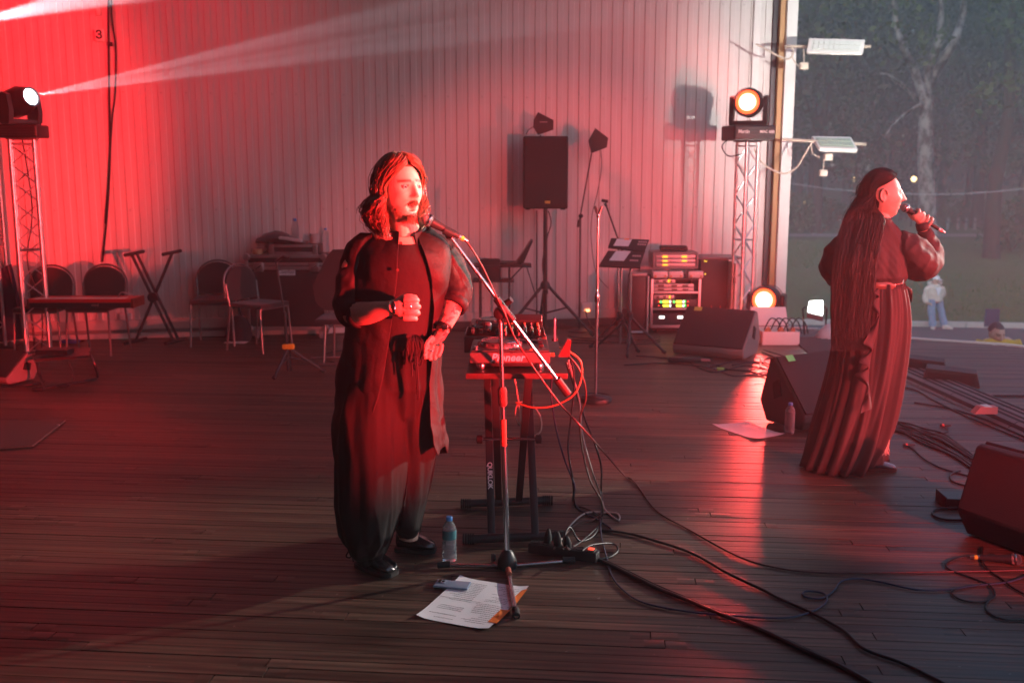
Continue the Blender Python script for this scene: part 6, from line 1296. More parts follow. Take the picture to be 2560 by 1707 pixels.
# fist: palm block, four curled fingers, thumb across the top
kn = [(1009, 749), (1011, 765), (1011, 781), (1008, 796)]; pi_ = [(1040, 750), (1043, 766), (1042, 782), (1036, 797)]
mb.loft([[L(986, 768, -.245) + V(.0, .026 * math.cos(a), .030 * math.sin(a)) for a in [2 * math.pi * k / 14 for k in range(14)]], [L(998, 771, -.25) + V(0, .028 * math.cos(a), .042 * math.sin(a)) for a in [2 * math.pi * k / 14 for k in range(14)]], [L(1012, 773, -.25) + V(0, .030 * math.cos(a), .046 * math.sin(a)) for a in [2 * math.pi * k / 14 for k in range(14)]], [L(1026, 774, -.235) + V(0, .022 * math.cos(a), .040 * math.sin(a)) for a in [2 * math.pi * k / 14 for k in range(14)]]])
for (a, b), (c, d), r_ in zip(kn, pi_, (.0118, .0125, .0118, .0105)):
    finger(mb, [L(a, b, -.272), L((a + c) / 2, (b + d) / 2, -.278), L(c, d, -.268), L(c + 3, d + 1, -.245), L(c - 8, d + 1, -.225), L(c - 24, d + 1, -.226)], r_)
finger(mb, [L(994, 754, -.235), L(1008, 743, -.255), L(1026, 741, -.262), L(1042, 744, -.258)], .0125)
# hanging hand
wr = L(1106, 826, -.08)
mb.loft([[wr + V(.028 * math.cos(a), .022 * math.sin(a), 0) for a in [2 * math.pi * k / 14 for k in range(14)]], [L(1098, 842, -.10) + V(.036 * math.cos(a), .020 * math.sin(a), .010 * math.cos(a)) for a in [2 * math.pi * k / 14 for k in range(14)]], [L(1088, 860, -.115) + V(.037 * math.cos(a), .017 * math.sin(a), .014 * math.cos(a)) for a in [2 * math.pi * k / 14 for k in range(14)]]])
for pts, r_ in (([(1073, 862), (1066, 876), (1062, 888), (1066, 897)], .0105), ([(1083, 866), (1077, 882), (1074, 893), (1078, 900)], .0108), ([(1094, 866), (1090, 881), (1087, 891), (1089, 898)], .0103), ([(1104, 860), (1103, 874), (1099, 885), (1096, 891)], .0092)):
    finger(mb, [L(a, b, -.118 - .006 * k) for k, (a, b) in enumerate(pts)], r_)
finger(mb, [L(1082, 842, -.115), L(1070, 854, -.135), L(1063, 868, -.142), L(1061, 880, -.140)], .0115)
# legs (inside the trousers) and ankles
for (x0, x1, x2, yb) in ((945, 930, 925, 1400), (1040, 1030, 1022, 1362)):
    mb.tube(spline([L(x0, 900, .03), L(x1, 1150, .03 if x0 < 1000 else .10), L(x2, yb - 15, -.02 if x0 < 1000 else .10)], 5), [.085, .085, .08, .075, .07, .065, .062, .058, .052, .045, .042], 14)
bme = remesh(mb, .0036, 2)
def tat(p, c):
    if p.x > L(1095, 790).x and L(1, 845).z < p.z < L(1, 745).z: 
        k = noise.noise(p * 42) + .5 * noise.noise(p * 95); return c.lerp(Vector((.05, .045, .05)), .75 if k > .18 else 0)
    return c
paint_skin(bme, (.56, .37, .29), HM, HS, beard=1.0, hairc=(.10, .05, .03), open_mouth=.9, tattoo=tat)
body = mkobj('body', bme, SKIN, man, 80)
for s in (-1, 1): eye(body, HM, s)
# hair: swept back from the forehead, waves to the shoulders
rr = random.Random(31); paths = []
for i in range(2300):
    side = -1 if rr.random() < .66 else 1; front = rr.random() ** 1.2; al0 = side * (R(8) + front * R(168)); th0 = R(rr.uniform(6, 34)) if front > .25 else R(rr.uniform(18, 44))
    kk = 1.07 + rr.random() ** 2 * .15; endz = -.118 - rr.random() * .055 + (.03 if abs(al0) < R(40) else 0); ph = rr.uniform(0, 6.28); cl = rr.randrange(7) * .9 + rr.gauss(0, .25); wa = rr.uniform(.006, .017); out = []
    al1 = side * max(abs(al0), R(72) + R(26) * rr.random()); n1, n2 = 8, 9
    for k in range(n1):
        u = k / (n1 - 1); th = th0 + (R(96) - th0) * u; al = al0 + (al1 - al0) * min(1, u * 1.25); lift = kk + .07 * math.sin(math.pi * u) * (1 - front * .5)
        out.append(V(.0775 * lift * math.sin(th) * math.sin(al), .006 - .099 * lift * math.sin(th) * math.cos(al), .120 * lift * math.cos(th) + .004))
    e = out[-1]; rad = V(e.x, e.y - .01, 0).normalized(); flare = rr.uniform(.014, .050) if side < 0 else rr.uniform(.0, .022)
    for k in range(1, n2):
        u = k / (n2 - 1); bulge = math.sin(math.pi * min(1, u * 1.05)) * flare - .03 * max(0, u - .75) * rr.random()
        out.append(V(e.x, e.y, e.z + (endz - e.z) * u) + rad * bulge + V(wa * math.sin(cl + u * 10), wa * math.cos(cl + u * 9), .006 * math.sin(ph)) * (.4 + u))
    paths.append([HM @ p for p in out])
for i in range(46):                                    # flyaway hairs
    p = list(rr.choice(paths)); q = [a + V(rr.uniform(-.004, .004), rr.uniform(-.004, .004), 0) + (a - hc).normalized() * (.012 * rr.random() + .002 * k) for k, a in enumerate(p)]; paths.append(q[:rr.randint(7, 15)])
strands('hair', paths, .0016, hairmat('hair_brown', (.16, .075, .042)), man)
bp_ = []
for i in range(520):
    a = rr.uniform(-1, 1); u = rr.random()
    if u < .62: p = V(.026 * a, -.094 + .020 * a * a, -.092 - .030 * rr.random() * (1 - .4 * abs(a)))
    elif u < .82: p = V(.023 * a, -.0985 + .022 * a * a, -.039 - .005 * rr.random() - .006 * a * a)
    else: p = V(.062 * (1 if a > 0 else -1) * (1 - .25 * rr.random()), -.045 + .03 * rr.random() - .03 * rr.random(), -.055 - .04 * rr.random())
    d_ = V(.2 * a, -.35, -1).normalized(); bp_.append([HM @ p, HM @ (p + d_ * .006 + V(0, -.002, 0)), HM @ (p + d_ * .013)])
tag(strands('beard', bp_, .0009, hairmat('beard_brown', (.16, .085, .05), .5), man), kind='stuff')
# black T-shirt
TEE = M('tee_black', (.014, .011, .012), .85, bump=.35, bscale=26); SHIRT = M('shirt_black', (.014, .010, .011), .66, spec=.35, var=.2, bump=.55, bscale=20); PANTS = M('trouser_black', (.009, .0065, .0065), .8, spec=.3, var=.15, bump=.5, bscale=16, stretch=(1, 1, .3))
def trow(py, xl, xr, yf, yb, tilt=0): return [p + V(0, 0, tilt * (p.y)) for p in ring(L(xl, py).x, L(xr, py).x, L(1, py).z, yf, yb)]
tm = MB().loft([trow(592, 975, 1066, .082, .095, .34), trow(602, 955, 1088, .092, .10, .28), trow(640, 905, 1112, .115, .125), trow(700, 898, 1112, .138, .135), trow(780, 908, 1090, .135, .13), trow(835, 918, 1080, .128, .13), trow(862, 916, 1082, .132, .13)], cap=False)
o = tm.build('t_shirt', TEE, man, 80); md = o.modifiers.new('sub', 'SUBSURF'); md.levels = md.render_levels = 2
folds(o.data, lambda p: .004 * noise.noise(V(p.x * 14, p.y * 14, p.z * 9)))
# wide trousers gathered at the ankle
def leg_loft(rows, b0=0): return [ring(L(xl, py).x, L(xr, py).x, L(1, py).z, f_, k_, 44, b0) for (py, xl, xr, f_, k_) in rows]
pm = MB(); pm.loft(leg_loft([(836, 912, 1086, .130, .13), (880, 900, 1086, .14, .145), (960, 876, 1086, .16, .17), (1030, 880, 1070, .12, .15), (1060, 900, 1050, .06, .08)]))
pm.loft(leg_loft([(900, 884, 1020, .12, .13), (960, 870, 1022, .16, .16), (1040, 850, 1020, .175, .17), (1150, 843, 1016, .185, .18), (1250, 845, 1008, .185, .18), (1320, 858, 994, .17, .16), (1362, 876, 972, .13, .12), (1384, 890, 958, .075, .08), (1396, 896, 952, .06, .065)], -.02))
pm.loft(leg_loft([(900, 950, 1088, .15, .14), (960, 955, 1090, .20, .15), (1040, 965, 1088, .19, .17), (1150, 975, 1082, .15, .17), (1240, 980, 1068, .15, .16), (1300, 986, 1054, .13, .13), (1336, 994, 1044, .085, .09), (1356, 1000, 1040, .06, .06)], .10))
tme = remesh(pm, .007, 5)
def pleat(p):
    z = p.z; k = min(1, max(0, (1.02 - z) * 2.2)); lowk = max(0, 1 - max(0, z - .05) * 5)
    return -.022 * k * abs(noise.noise(V(p.x * 12 + 1, p.y * 12, z * .9))) + .012 * k + .020 * k * noise.noise(V(p.x * 13, p.y * 13, z * 1.3 + 4)) + .009 * noise.noise(V(p.x * 28, p.y * 28, z * 2.4)) + .006 * lowk * noise.noise(V(p.x * 60, p.y * 60, z * 12)) - .010 * max(0, noise.noise(V(p.x * 9 + 3, p.y * 9, z * 1.0)))
folds(tme, pleat); tro = mkobj('trousers', tme, PANTS, man, 80)
MB().loft([ring(L(911, py).x, L(1088, py).x, L(1, py).z, .137, .135, 40) for py in (832, 838, 858, 864)], cap=False).build('waistband', PANTS, tro, 80)
for i in range(7):
    x = 1026 + i * 4; w = 5 + 3 * (i % 3); b_ = 868 + 10 * (i % 4)
    pipe('drawstring', [L(1034, 838, -.16), L(x - w, 850, -.185), L(x - w - 4, b_, -.19), L(x, b_ + 26, -.19), L(x + w + 3, b_, -.19), L(x + w - 2, 850, -.185), L(1040, 838, -.16)], .0035, SHIRT, tro, 6, 5)
for (x, yb) in ((1042, 985), (1046, 1000), (1030, 940)): pipe('drawstring_end', [L(1038, 842, -.17), L(x - 4, 900, -.20), L(x, yb - 30, -.205), L(x, yb, -.205)], .004, SHIRT, tro, 6, 5)
pipe('ankle_tie', [L(886, 1374, -.08), L(872, 1378, -.10), L(866, 1390, -.10), L(876, 1392, -.1), L(884, 1378, -.09)], .0035, SHIRT, tro, 6, 5); pipe('ankle_tie', [L(886, 1374, -.08), L(882, 1390, -.11), L(884, 1404, -.12)], .0035, SHIRT, tro, 6, 5)
# long open shirt
rows = [(570, 968, 1074, 1002, 1046, .055, .085), (582, 944, 1094, 1002, 1050, .072, .10), (590, 920, 1110, 1002, 1053, .085, .115), (604, 893, 1128, 1003, 1060, .11, .125), (635, 880, 1134, 1004, 1072, .14, .14), (690, 874, 1132, 1003, 1088, .155, .15), (760, 870, 1116, 995, 1094, .16, .155), (850, 856, 1104, 982, 1086, .165, .165), (950, 846, 1102, 968, 1082, .185, .185), (1040, 840, 1108, 938, 1084, .20, .20), (1100, 836, 1114, 908, 1088, .21, .21), (1142, 842, 1112, 892, 1096, .212, .212)]
NP = 84; sr = []
for (py, xl, xr, oL, oR, f_, k_) in rows:
    a_ = [L(q, py).x for q in (xl, xr, oL, oR)]; xc, hw = (a_[0] + a_[1]) / 2, (a_[1] - a_[0]) / 2; z = L(1, py).z
    p0 = math.asin(max(-1, min(1, (a_[3] - xc) / hw))); p1 = 2 * math.pi + math.asin(max(-1, min(1, (a_[2] - xc) / hw))); rg = []
    for k in range(NP + 1):
        ph = p0 + (p1 - p0) * k / NP; c_ = math.cos(ph); zz = z
        if py > 1090: zz = z + .035 * noise.noise(V(k * .07, 1, 0)) + (.03 if k < NP * .12 else 0)
        if py < 610: zz += .012 * (-c_)
        rg.append(V(xc + hw * math.sin(ph), (-f_ if c_ > 0 else k_) * abs(c_), zz))
    sr.append(rg)
sm_ = MB().loft(sr, cap=False, closed=False); so_ = sm_.build('shirt', SHIRT, man, 80, fix=False)
md = so_.modifiers.new('sub', 'SUBSURF'); md.levels = md.render_levels = 2; so_.data.update()
t_ = bpy.data.meshes.new_from_object(so_.evaluated_get(bpy.context.evaluated_depsgraph_get())); so_.modifiers.clear(); so_.data = t_
def rid(q): return abs(noise.noise(q))
def coat(p):
    k = min(1, max(0, (1.28 - p.z) * 1.6))
    return k * (.026 * noise.noise(V(p.x * 11, p.y * 11, p.z * .9)) - .020 * rid(V(p.x * 14 + 2, p.y * 14, p.z * 1.1))) + .010 * noise.noise(V(p.x * 13 + p.z * 7, p.y * 13, p.z * 6 - p.x * 5)) - .014 * rid(V(p.x * 9 + p.z * 8, p.y * 9, p.z * 5 - p.x * 7)) + .012
folds(t_, coat)
md = so_.modifiers.new('thick', 'SOLIDIFY'); md.thickness = .004; md.offset = -1
t_.polygons.foreach_set('use_smooth', [True] * len(t_.polygons))
def sleeve(pts, rad, cuff, name='sleeve', mat=SHIRT, amp=.010, fr_=16, parent=None, owner=None):
    mb_ = MB(); sp_ = spline(pts, 5); n_ = len(sp_); rs = [rad[min(len(rad) - 1, int(i / (n_ - 1) * (len(rad) - 1)))] * (1 - (i / (n_ - 1) * (len(rad) - 1)) % 1) + rad[min(len(rad) - 1, int(i / (n_ - 1) * (len(rad) - 1)) + 1)] * ((i / (n_ - 1) * (len(rad) - 1)) % 1) for i in range(n_)]
    mb_.tube(sp_, rs, 22); me = remesh(mb_, .0065, 4)
    ax = (sp_[-1] - sp_[0]).normalized()
    folds(me, lambda p: amp * noise.noise(V(p.x * fr_ + p.z * fr_ * .9, p.y * fr_, p.z * fr_ * .5)) + amp * .9 * -abs(noise.noise(V((p.x + p.z) * fr_ * .7, p.y * fr_ * .7, (p.z - p.x) * fr_ * 1.1))) + amp * .3)
    o = mkobj(name, me, mat, owner, 80)
    if cuff:
        d_ = (sp_[-1] - sp_[-2]).normalized(); m_ = aim(sp_[-1], d_); r_ = rs[-1]; MB().lathe([(r_ * .9, -.03), (r_ * 1.08, -.028), (r_ * 1.12, -.008), (r_ * 1.05, .012), (r_ * .9, .014)], 24, m_, False).build('rolled_cuff', mat, o, 80)
    return o
sleeve([L(940, 604, .03), L(902, 628, .01), L(880, 715, -.02), L(874, 768, -.035), L(888, 784, -.07), L(902, 787, -.105)], [.045, .066, .069, .068, .067, .058, .052], True, owner=man)
sleeve([L(1078, 606, .03), L(1114, 640, .04), L(1138, 710, .045), L(1138, 745, .02), L(1132, 762, .0)], [.042, .066, .067, .065, .057], True, owner=man)
cw_ = [(0.0, 0)]; cb = MB(); nk = L(1014, 580, .02); rgc = []
for k in range(29):
    ph = R(32) + (2 * math.pi - R(72)) * k / 28; d_ = V(math.sin(ph), -math.cos(ph) * 1.1, 0); fr0 = max(0, math.cos(ph)); dz = -.030 * fr0
    tip = .035 if k in (0, 1, 27, 28) else 0
    rgc.append([nk + d_ * .072 + V(.004, 0, -.025 + dz), nk + d_ * .076 + V(0, 0, .022 + dz), nk + d_ * .084 + V(0, 0, .024 + dz), nk + d_ * (.108 + tip * .3) + V(0, 0, -.018 + dz * 1.4 - tip), nk + d_ * .090 + V(0, 0, -.016 + dz)])
cb.loft(rgc, cap=True).build('collar', SHIRT, so_, 60)
for (x, y) in ((1002, 608), (994, 675)): MB().lathe([(.001, .003), (.006, .003), (.007, 0), (.006, -.003)], 14, aim(L(x, y, -.17), (.2, -1, 0))).build('button', M('button_horn', (.10, .06, .05), .25), so_)
MB().tube([L(987 - (i - 6) ** 2 * .05, 752 + i * 3.2, -.285 + .001 * (i - 6) ** 2) for i in range(0, 13)], .004, 6).build('bracelet', CHROME, man)
MB().lathe([(.031, -.007), (.034, -.006), (.034, .006), (.031, .007)], 22, aim(L(1109, 818, -.075), L(1106, 826, -.08) - L(1124, 785, -.03)), False).build('watch_strap', BLACK, man); boxp('watch_face', L(1112, 818, -.112), (.026, .006, .022), CHROME, man, .003)
MB().lathe([(.0125, -.003), (.0142, 0), (.0125, .003)], 16, aim(L(1028, 766, -.277), (1, 0, 0)), False).build('ring', CHROME, man); MB().lathe([(.0112, -.003), (.0128, 0), (.0112, .003)], 16, aim(L(1079, 876, -.128), (.3, 0, 1)), False).build('ring', CHROME, man)
SHOE = M('shoe_leather', (.014, .013, .014), .22, var=.2, coat=.4, bump=.08, bscale=90)
shoe('shoe', MN.g(900, 1412) , MN.g(985, 1441), .105, .085, SHOE, man, True); shoe('shoe', MN.g(992, 1374), MN.g(1088, 1380), .10, .085, SHOE, man, True)

# ------------------------------------------------------------------ singer in the skirt
WN_ = Fr(2130, 1172); Q = WN_.L
wom = thing('person', 'singer seen from behind with waist long dark hair, puffed blouse and long skirt', 'person', WN_, None, 'people')
wc = Q(2206, 490, .0); WM = Matrix.Translation(wc) @ Matrix.Rotation(R(84), 4, 'Z') @ Matrix.Rotation(R(-2), 4, 'X') @ Matrix.Scale(1.09, 4)
mb = head_mb(WM, .15, 0, 1.0)
mb.tube(spline([WM @ V(0, .025, -.04), Q(2204, 550, .0), Q(2196, 600, .0)], 5), [.048] * 6 + [.052, .058, .066, .075, .08], 18)
mb.loft([ring(Q(2150, 572).x, Q(2240, 572).x, Q(1, 572).z, .06, .06), ring(Q(2115, 600).x, Q(2255, 600).x, Q(1, 600).z, .08, .09), ring(Q(2118, 660).x, Q(2255, 660).x, Q(1, 660).z, .10, .10), ring(Q(2135, 715).x, Q(2248, 715).x, Q(1, 715).z, .10, .10), ring(Q(2100, 800).x, Q(2262, 800).x, Q(1, 800).z, .13, .13)])
mb.tube(spline([Q(2240, 612, .02), Q(2290, 650, .02), Q(2326, 672, .05), Q(2322, 620, .06), Q(2306, 562, .05)], 4), [.045, .045, .044, .043, .042, .041, .04, .04, .04, .039, .037, .034, .031, .028, .026, .025, .024], 14)
mb.tube(spline([Q(2128, 612, .02), Q(2098, 670, .06), Q(2120, 700, .16)], 4), [.045] * 9, 12)
# hand round the microphone: four fingers and thumb
hA, hB = Q(2264, 520, .055), Q(2346, 572, .055); hd = (hB - hA).normalized(); hu = V(0, 0, 1) - hd * hd.z; hu.normalize(); hn = hd.cross(hu)
mb.loft([[Q(2306, 562, .05) + V(.024 * math.cos(a), .02 * math.sin(a), 0) for a in [2 * math.pi * k / 12 for k in range(12)]], [Q(2300, 547, .036) + V(.034 * math.cos(a), .018 * math.sin(a), .008 * math.cos(a)) for a in [2 * math.pi * k / 12 for k in range(12)]], [Q(2294, 534, .026) + V(.034 * math.cos(a), .015 * math.sin(a), .010 * math.cos(a)) for a in [2 * math.pi * k / 12 for k in range(12)]]])
for i, u in enumerate((.30, .44, .58, .70)):
    c_ = hA.lerp(hB, u); finger(mb, [c_ - hu * .028 - V(0, .022, 0), c_ + hu * .004 - V(0, .033, 0), c_ + hu * .026 - V(0, .018, 0), c_ + hu * .030 + V(0, .008, 0), c_ + hu * .012 + V(0, .026, 0)], .0098 - .0006 * i)
finger(mb, [Q(2286, 548, .04), hA.lerp(hB, .25) - hu * .022 + V(0, .012, 0), hA.lerp(hB, .16) - hu * .010 + V(0, .02, 0), hA.lerp(hB, .10) + V(0, .022, 0)], .0108)
for (x0, x1, x2) in ((2130, 2140, 2165), (2160, 2170, 2190)): mb.tube(spline([Q(x0, 790), Q(x1, 980, .0), Q(x2, 1155, .02)], 4), [.08, .08, .075, .07, .065, .058, .05, .045, .042], 12)
wme = remesh(mb, .0036, 2); paint_skin(wme, (.52, .34, .27), WM, 1, hairc=(.02, .014, .013), open_mouth=.15); wb = mkobj('body', wme, SKIN, wom, 80)
for s in (-1, 1): eye(wb, WM, s, (.05, .03, .02))
MB().lathe([(.001, .010), (.006, .008), (.0075, 0), (.004, -.008)], 12, aim(WM @ V(.079, .006, -.002), WM.to_3x3() @ V(1, -.3, 0))).build('earphone', BLACK, wom)
# long straight hair
HW = hairmat('hair_black', (.016, .011, .0105), .55); rr = random.Random(77); paths = []
for i in range(3400):
    side = rr.choice((-1, 1)); f = rr.random(); al0 = side * (R(12) + f * R(168)); th0 = R(rr.uniform(4, 40)); kk = 1.05 + .13 * rr.random(); out = []; al1 = side * max(abs(al0), R(118) + R(40) * rr.random())
    for k in range(7):
        u = k / 6; th = th0 + (R(88) - th0) * u; al = al0 + (al1 - al0) * min(1, u * 1.3); out.append(WM @ V(.0765 * kk * math.sin(th) * math.sin(al), .006 - .099 * kk * math.sin(th) * math.cos(al), .121 * kk * math.cos(th) + .002))
    e = out[-1]; g1 = rr.gauss(0, 1); bx = rr.random(); yb_ = 730 + 150 * rr.random() ** .55; low = Q(2080 + 92 * bx, yb_, -.19 + .05 * rr.random() - .02 * math.sin(bx * 3.1)); mid = Q(2084 + 108 * bx, 640 + 20 * rr.random(), -.165 + .05 * rr.random() - .03 * math.sin(bx * 3.1)); hi = Q(2108 + 104 * bx, 552, -.095 + .07 * rr.random()); ph = rr.uniform(0, 6.3)
    tail = spline([e, e.lerp(hi, .5) + V(-.012, -.008, 0), hi, mid, mid.lerp(low, .6) + V(rr.gauss(0, .006), 0, 0), low], 4)[1:]
    n_ = len(tail); tail = [p + V(.010 * math.sin(ph + 7 * j / n_) + .012 * max(0, j / n_ - .7) * math.sin(ph + 22 * j / n_), .006 * math.cos(ph + 6 * j / n_), 0) * (j / n_) for j, p in enumerate(tail)]
    paths.append(out + tail)
for i in range(60):
    p = rr.choice(paths); q = [a + V(-.010 - .012 * rr.random(), -.01 * rr.random(), .004) * (1 if k > 3 else .4) for k, a in enumerate(p)]; paths.append(q[:rr.randint(6, 20)])
strands('hair', paths, .0012, HW, wom)
boxp('hair_clip', WM @ V(.083, -.01, .062), (.075, .006, .012), CHROME, wom, .002, Matrix.Rotation(R(24), 3, 'Y'))
BLOUSE = M('blouse_red_lit', (.036, .020, .021), .72, var=.2, bump=.45, bscale=22); SKIRT = M('skirt_red_lit', (.045, .024, .024), .75, var=.2, bump=.12, bscale=350)  # red light tinted into the colour of the blackish cloth
bm_ = MB().loft([ring(Q(2176, 544).x, Q(2226, 544).x, Q(1, 544).z, .062, .065), ring(Q(2170, 560).x, Q(2232, 560).x, Q(1, 560).z, .066, .07), ring(Q(2136, 576).x, Q(2248, 576).x, Q(1, 576).z, .080, .085), ring(Q(2108, 604).x, Q(2266, 604).x, Q(1, 604).z, .10, .11), ring(Q(2098, 650).x, Q(2268, 650).x, Q(1, 650).z, .125, .13), ring(Q(2104, 690).x, Q(2266, 690).x, Q(1, 690).z, .135, .135), ring(Q(2124, 708).x, Q(2256, 708).x, Q(1, 708).z, .115, .115)])
bme2 = remesh(bm_, .0065, 3); folds(bme2, lambda p: .010 * noise.noise(V(p.x * 16, p.y * 16, p.z * 5)) + .005 * noise.noise(V(p.x * 30 + p.z * 20, p.y * 30, p.z * 9))); bl_o = mkobj('blouse', bme2, BLOUSE, wom, 80)
sleeve([Q(2238, 600, .0), Q(2270, 626, -.01), Q(2298, 652, .02), Q(2318, 644, .05), Q(2326, 608, .06), Q(2310, 574, .052)], [.062, .088, .110, .112, .098, .068, .044, .036], False, 'sleeve', BLOUSE, .016, 11, owner=wom)
MB().lathe([(.036, -.022), (.038, -.02), (.037, .02), (.034, .022)], 22, aim(Q(2307, 565, .05), Q(2304, 550, .048) - Q(2310, 574, .052)), False).build('cuff', BLOUSE, wom, 80)
sleeve([Q(2136, 604, .0), Q(2104, 632, .0), Q(2090, 668, .04), Q(2104, 696, .10), Q(2125, 704, .16)], [.070, .088, .092, .08, .05], False, 'sleeve', BLOUSE, .012, 13, owner=wom)
bt2 = MB().loft([ring(Q(2122, py).x, Q(2258, py).x, Q(1, py).z, f_, f_) for py, f_ in ((699, .118), (701, .124), (716, .126), (718, .12))], cap=False).build('belt', M('belt_leather', (.20, .09, .07), .3, coat=.3), wom, 60)
boxp('buckle', Q(2252, 708, -.06), (.02, .04, .05), CHROME, bt2, .004)
# skirt with deep pleats
NS = 150; rgs = []
srow = [(706, 2123, 2257, .12, .12), (740, 2112, 2266, .140, .14), (800, 2096, 2274, .16, .17), (880, 2088, 2264, .165, .19), (960, 2074, 2248, .175, .20), (1040, 2050, 2232, .18, .21), (1100, 2032, 2212, .19, .22), (1145, 2016, 2190, .195, .21), (1172, 2008, 2178, .19, .21)]
for (py, xl, xr, f_, k_) in srow:
    t0 = (py - 706) / 476; rg = []
    for k in range(NS):
        ph = 2 * math.pi * k / NS; s, c = math.sin(ph), math.cos(ph); a = (Q(xr, py).x - Q(xl, py).x) / 2; xc = (Q(xr, py).x + Q(xl, py).x) / 2
        fq = noise.noise(V(s * 2.1, c * 2.1, 7.0)) * 2.0; w = noise.noise(V(s * 4.6, c * 4.6, t0 * .9)) * 1.5 + .9 * noise.noise(V(s * 9, c * 9, t0 * 1.5 + 4)); w = w if abs(s) + abs(c) > 0 else w; w2 = math.sin(ph * 41 + 3 * fq); am = .012 + .034 * t0 ; rd = 1 + (am * w + (.004 - .003 * t0) * w2) / max(a, .1)
        z = Q(1, py).z
        if py > 1100: 
            lift = .10 * max(0, s) ** 2 * (t0 ** 3) + .012 * noise.noise(V(k * .2, 0, 1)); z = max(.012, z + lift)
        rg.append(V(xc + a * s * rd, (-f_ if c > 0 else k_) * abs(c) * rd, z))
    rgs.append(rg)
sk_ = MB().loft(rgs, cap=False).build('skirt', SKIRT, wom, 80, fix=False); md = sk_.modifiers.new('sub', 'SUBSURF'); md.levels = md.render_levels = 1; md = sk_.modifiers.new('thick', 'SOLIDIFY'); md.thickness = .003
# ruffle running down the side of the skirt
rf = []; rr = random.Random(4)
for i in range(64):
    u = i / 63; py = 722 + 300 * u; px = 2196 - 22 * u + 8 * math.sin(u * 7); dd = -.135 - .115 * u; wv = math.sin(i * .5 + 1.9 * math.sin(i * .17)) * (.7 + .5 * noise.noise(V(i * .2, 0, 0))); o_ = Q(px, py, dd)
    rf.append([o_, o_ + V(-.018 + .012 * wv, -.018, -.006), o_ + V(-.034 + .034 * wv, -.026 - .020 * math.cos(i * .5 + 1.9 * math.sin(i * .17)), -.012), o_ + V(-.048 + .046 * wv, -.018 - .026 * math.cos(i * .5), -.02)])
ro = MB().loft(rf, cap=False, closed=False).build('ruffle', SKIRT, sk_, 80, fix=False); md = ro.modifiers.new('sub', 'SUBSURF'); md.levels = md.render_levels = 2; md = ro.modifiers.new('thick', 'SOLIDIFY'); md.thickness = .003
# wrapped front panel and trouser cuff, fringe, bow, bag, shoes
for (x, dd) in ((2176, -.06), (2204, .03)):
    tl_ = MB().loft([ring(Q(x - 26, py).x, Q(x + 24, py).x, Q(1, py).z, w, w, 24, dd) for py, w in ((1060, .06), (1110, .06), (1146, .055), (1152, .05))]); me = remesh(tl_, .006, 2); folds(me, lambda p: .006 * noise.noise(V(p.x * 30, p.y * 30, p.z * 10))); mkobj('trouser_leg', me, SKIRT, wom, 80)
strands('fringe', [spline([Q(2212 + 6 * math.sin(i), 1078 + i % 5, -.10 - .004 * (i % 4)), Q(2206 + (i % 9) * 2.2, 1100, -.11), Q(2204 + (i % 11) * 2.0, 1122 + (i * 7) % 18, -.11)], 4) for i in range(34)], .0022, M('fringe_cream', (.55, .45, .38), .6), sk_)
for s in (-1, 1): MB().loft([[Q(2262, 716, .0) + V(.012 * k, -.01, -.018 * k) + V(0, .012 * math.sin(a), .022 * math.cos(a) * (1 + .4 * s)) * (.3 + k * .35) for a in [2 * math.pi * q / 10 for q in range(10)]] for k in range(4)]).build('sash_loop', SKIRT, bt2, 80)
WSHOE = M('loafer_blue', (.10, .11, .14), .16, var=.15, coat=.5)
shoe('shoe', WN_.g(2160, 1172) + V(0, -.02, 0), WN_.g(2236, 1175) + V(0, -.02, 0), .085, .060, WSHOE, wom, sole=M('sole_brown', (.10, .035, .03), .5)); shoe('shoe', WN_.g(2175, 1156) + V(0, .03, 0), WN_.g(2228, 1160) + V(0, .03, 0), .08, .06, WSHOE, wom)
microphone('wireless microphone in the hand of the singer in the skirt', hA, hB, WN_.o, YAW, 'pink')
mc_ = [o for o in col.objects if o.name.startswith('microphone') and o.get('label', '').startswith('wireless')][0]
MB().lathe([(.0150, -.085), (.0152, -.098)], 18, aim(hA, -hd), False).build('yellow_band', M('band_yellow', (.7, .55, .05), .4), mc_)
MB().lathe([(.0165, -.02), (.020, -.085), (.016, -.105)], 18, aim(hA, -hd), False).build('sleeve_body', M('mic_body'), mc_)

# ------------------------------------------------------------------ spectator in the pale hoodie
d1 = 30.0; g1 = D(2338, 828, d1); g1.z = ztop(d1) - .0
sp1 = thing('person', 'spectator in a white cap, cream hoodie and light blue jeans on the path', 'person', g1, YAW, 'people')
def S(px, py, dd=0): return RZ @ (D(px, py, d1 + dd) - g1)
zoff = S(2338, 826).z
def S1(px, py, dd=0): p = S(px, py, dd); p.z = (p.z - zoff) * 1.0; return p
hm1 = Matrix.Translation(S1(2340, 705)) @ Matrix.Rotation(R(38), 4, 'Z') @ Matrix.Scale(1.0, 4)
mb = head_mb(hm1, 0, .3); mb.tube([S1(2338, 712), S1(2336, 722)], .055, 12); mb.loft([ring(S1(2322, 720).x, S1(2352, 720).x, S1(1, 720).z, .08, .08, 20), ring(S1(2318, 735).x, S1(2356, 735).x, S1(1, 735).z, .11, .11, 20), ring(S1(2324, 760).x, S1(2352, 760).x, S1(1, 760).z, .11, .11, 20)])
mb.tube(spline([S1(2319, 712 + 10), S1(2315, 742), S1(2317, 760, -.05), S1(2324, 764, -.12)], 4), [.05] * 9 + [.045, .04, .035, .03], 10); mb.tube(spline([S1(2355, 724), S1(2357, 740, .05), S1(2350, 748, .12)], 4), .045, 10)
for k in range(4): finger(mb, [S1(2323 + k, 762, -.12), S1(2327 + k, 766, -.12), S1(2329 + k * .6, 769, -.12)], .016)
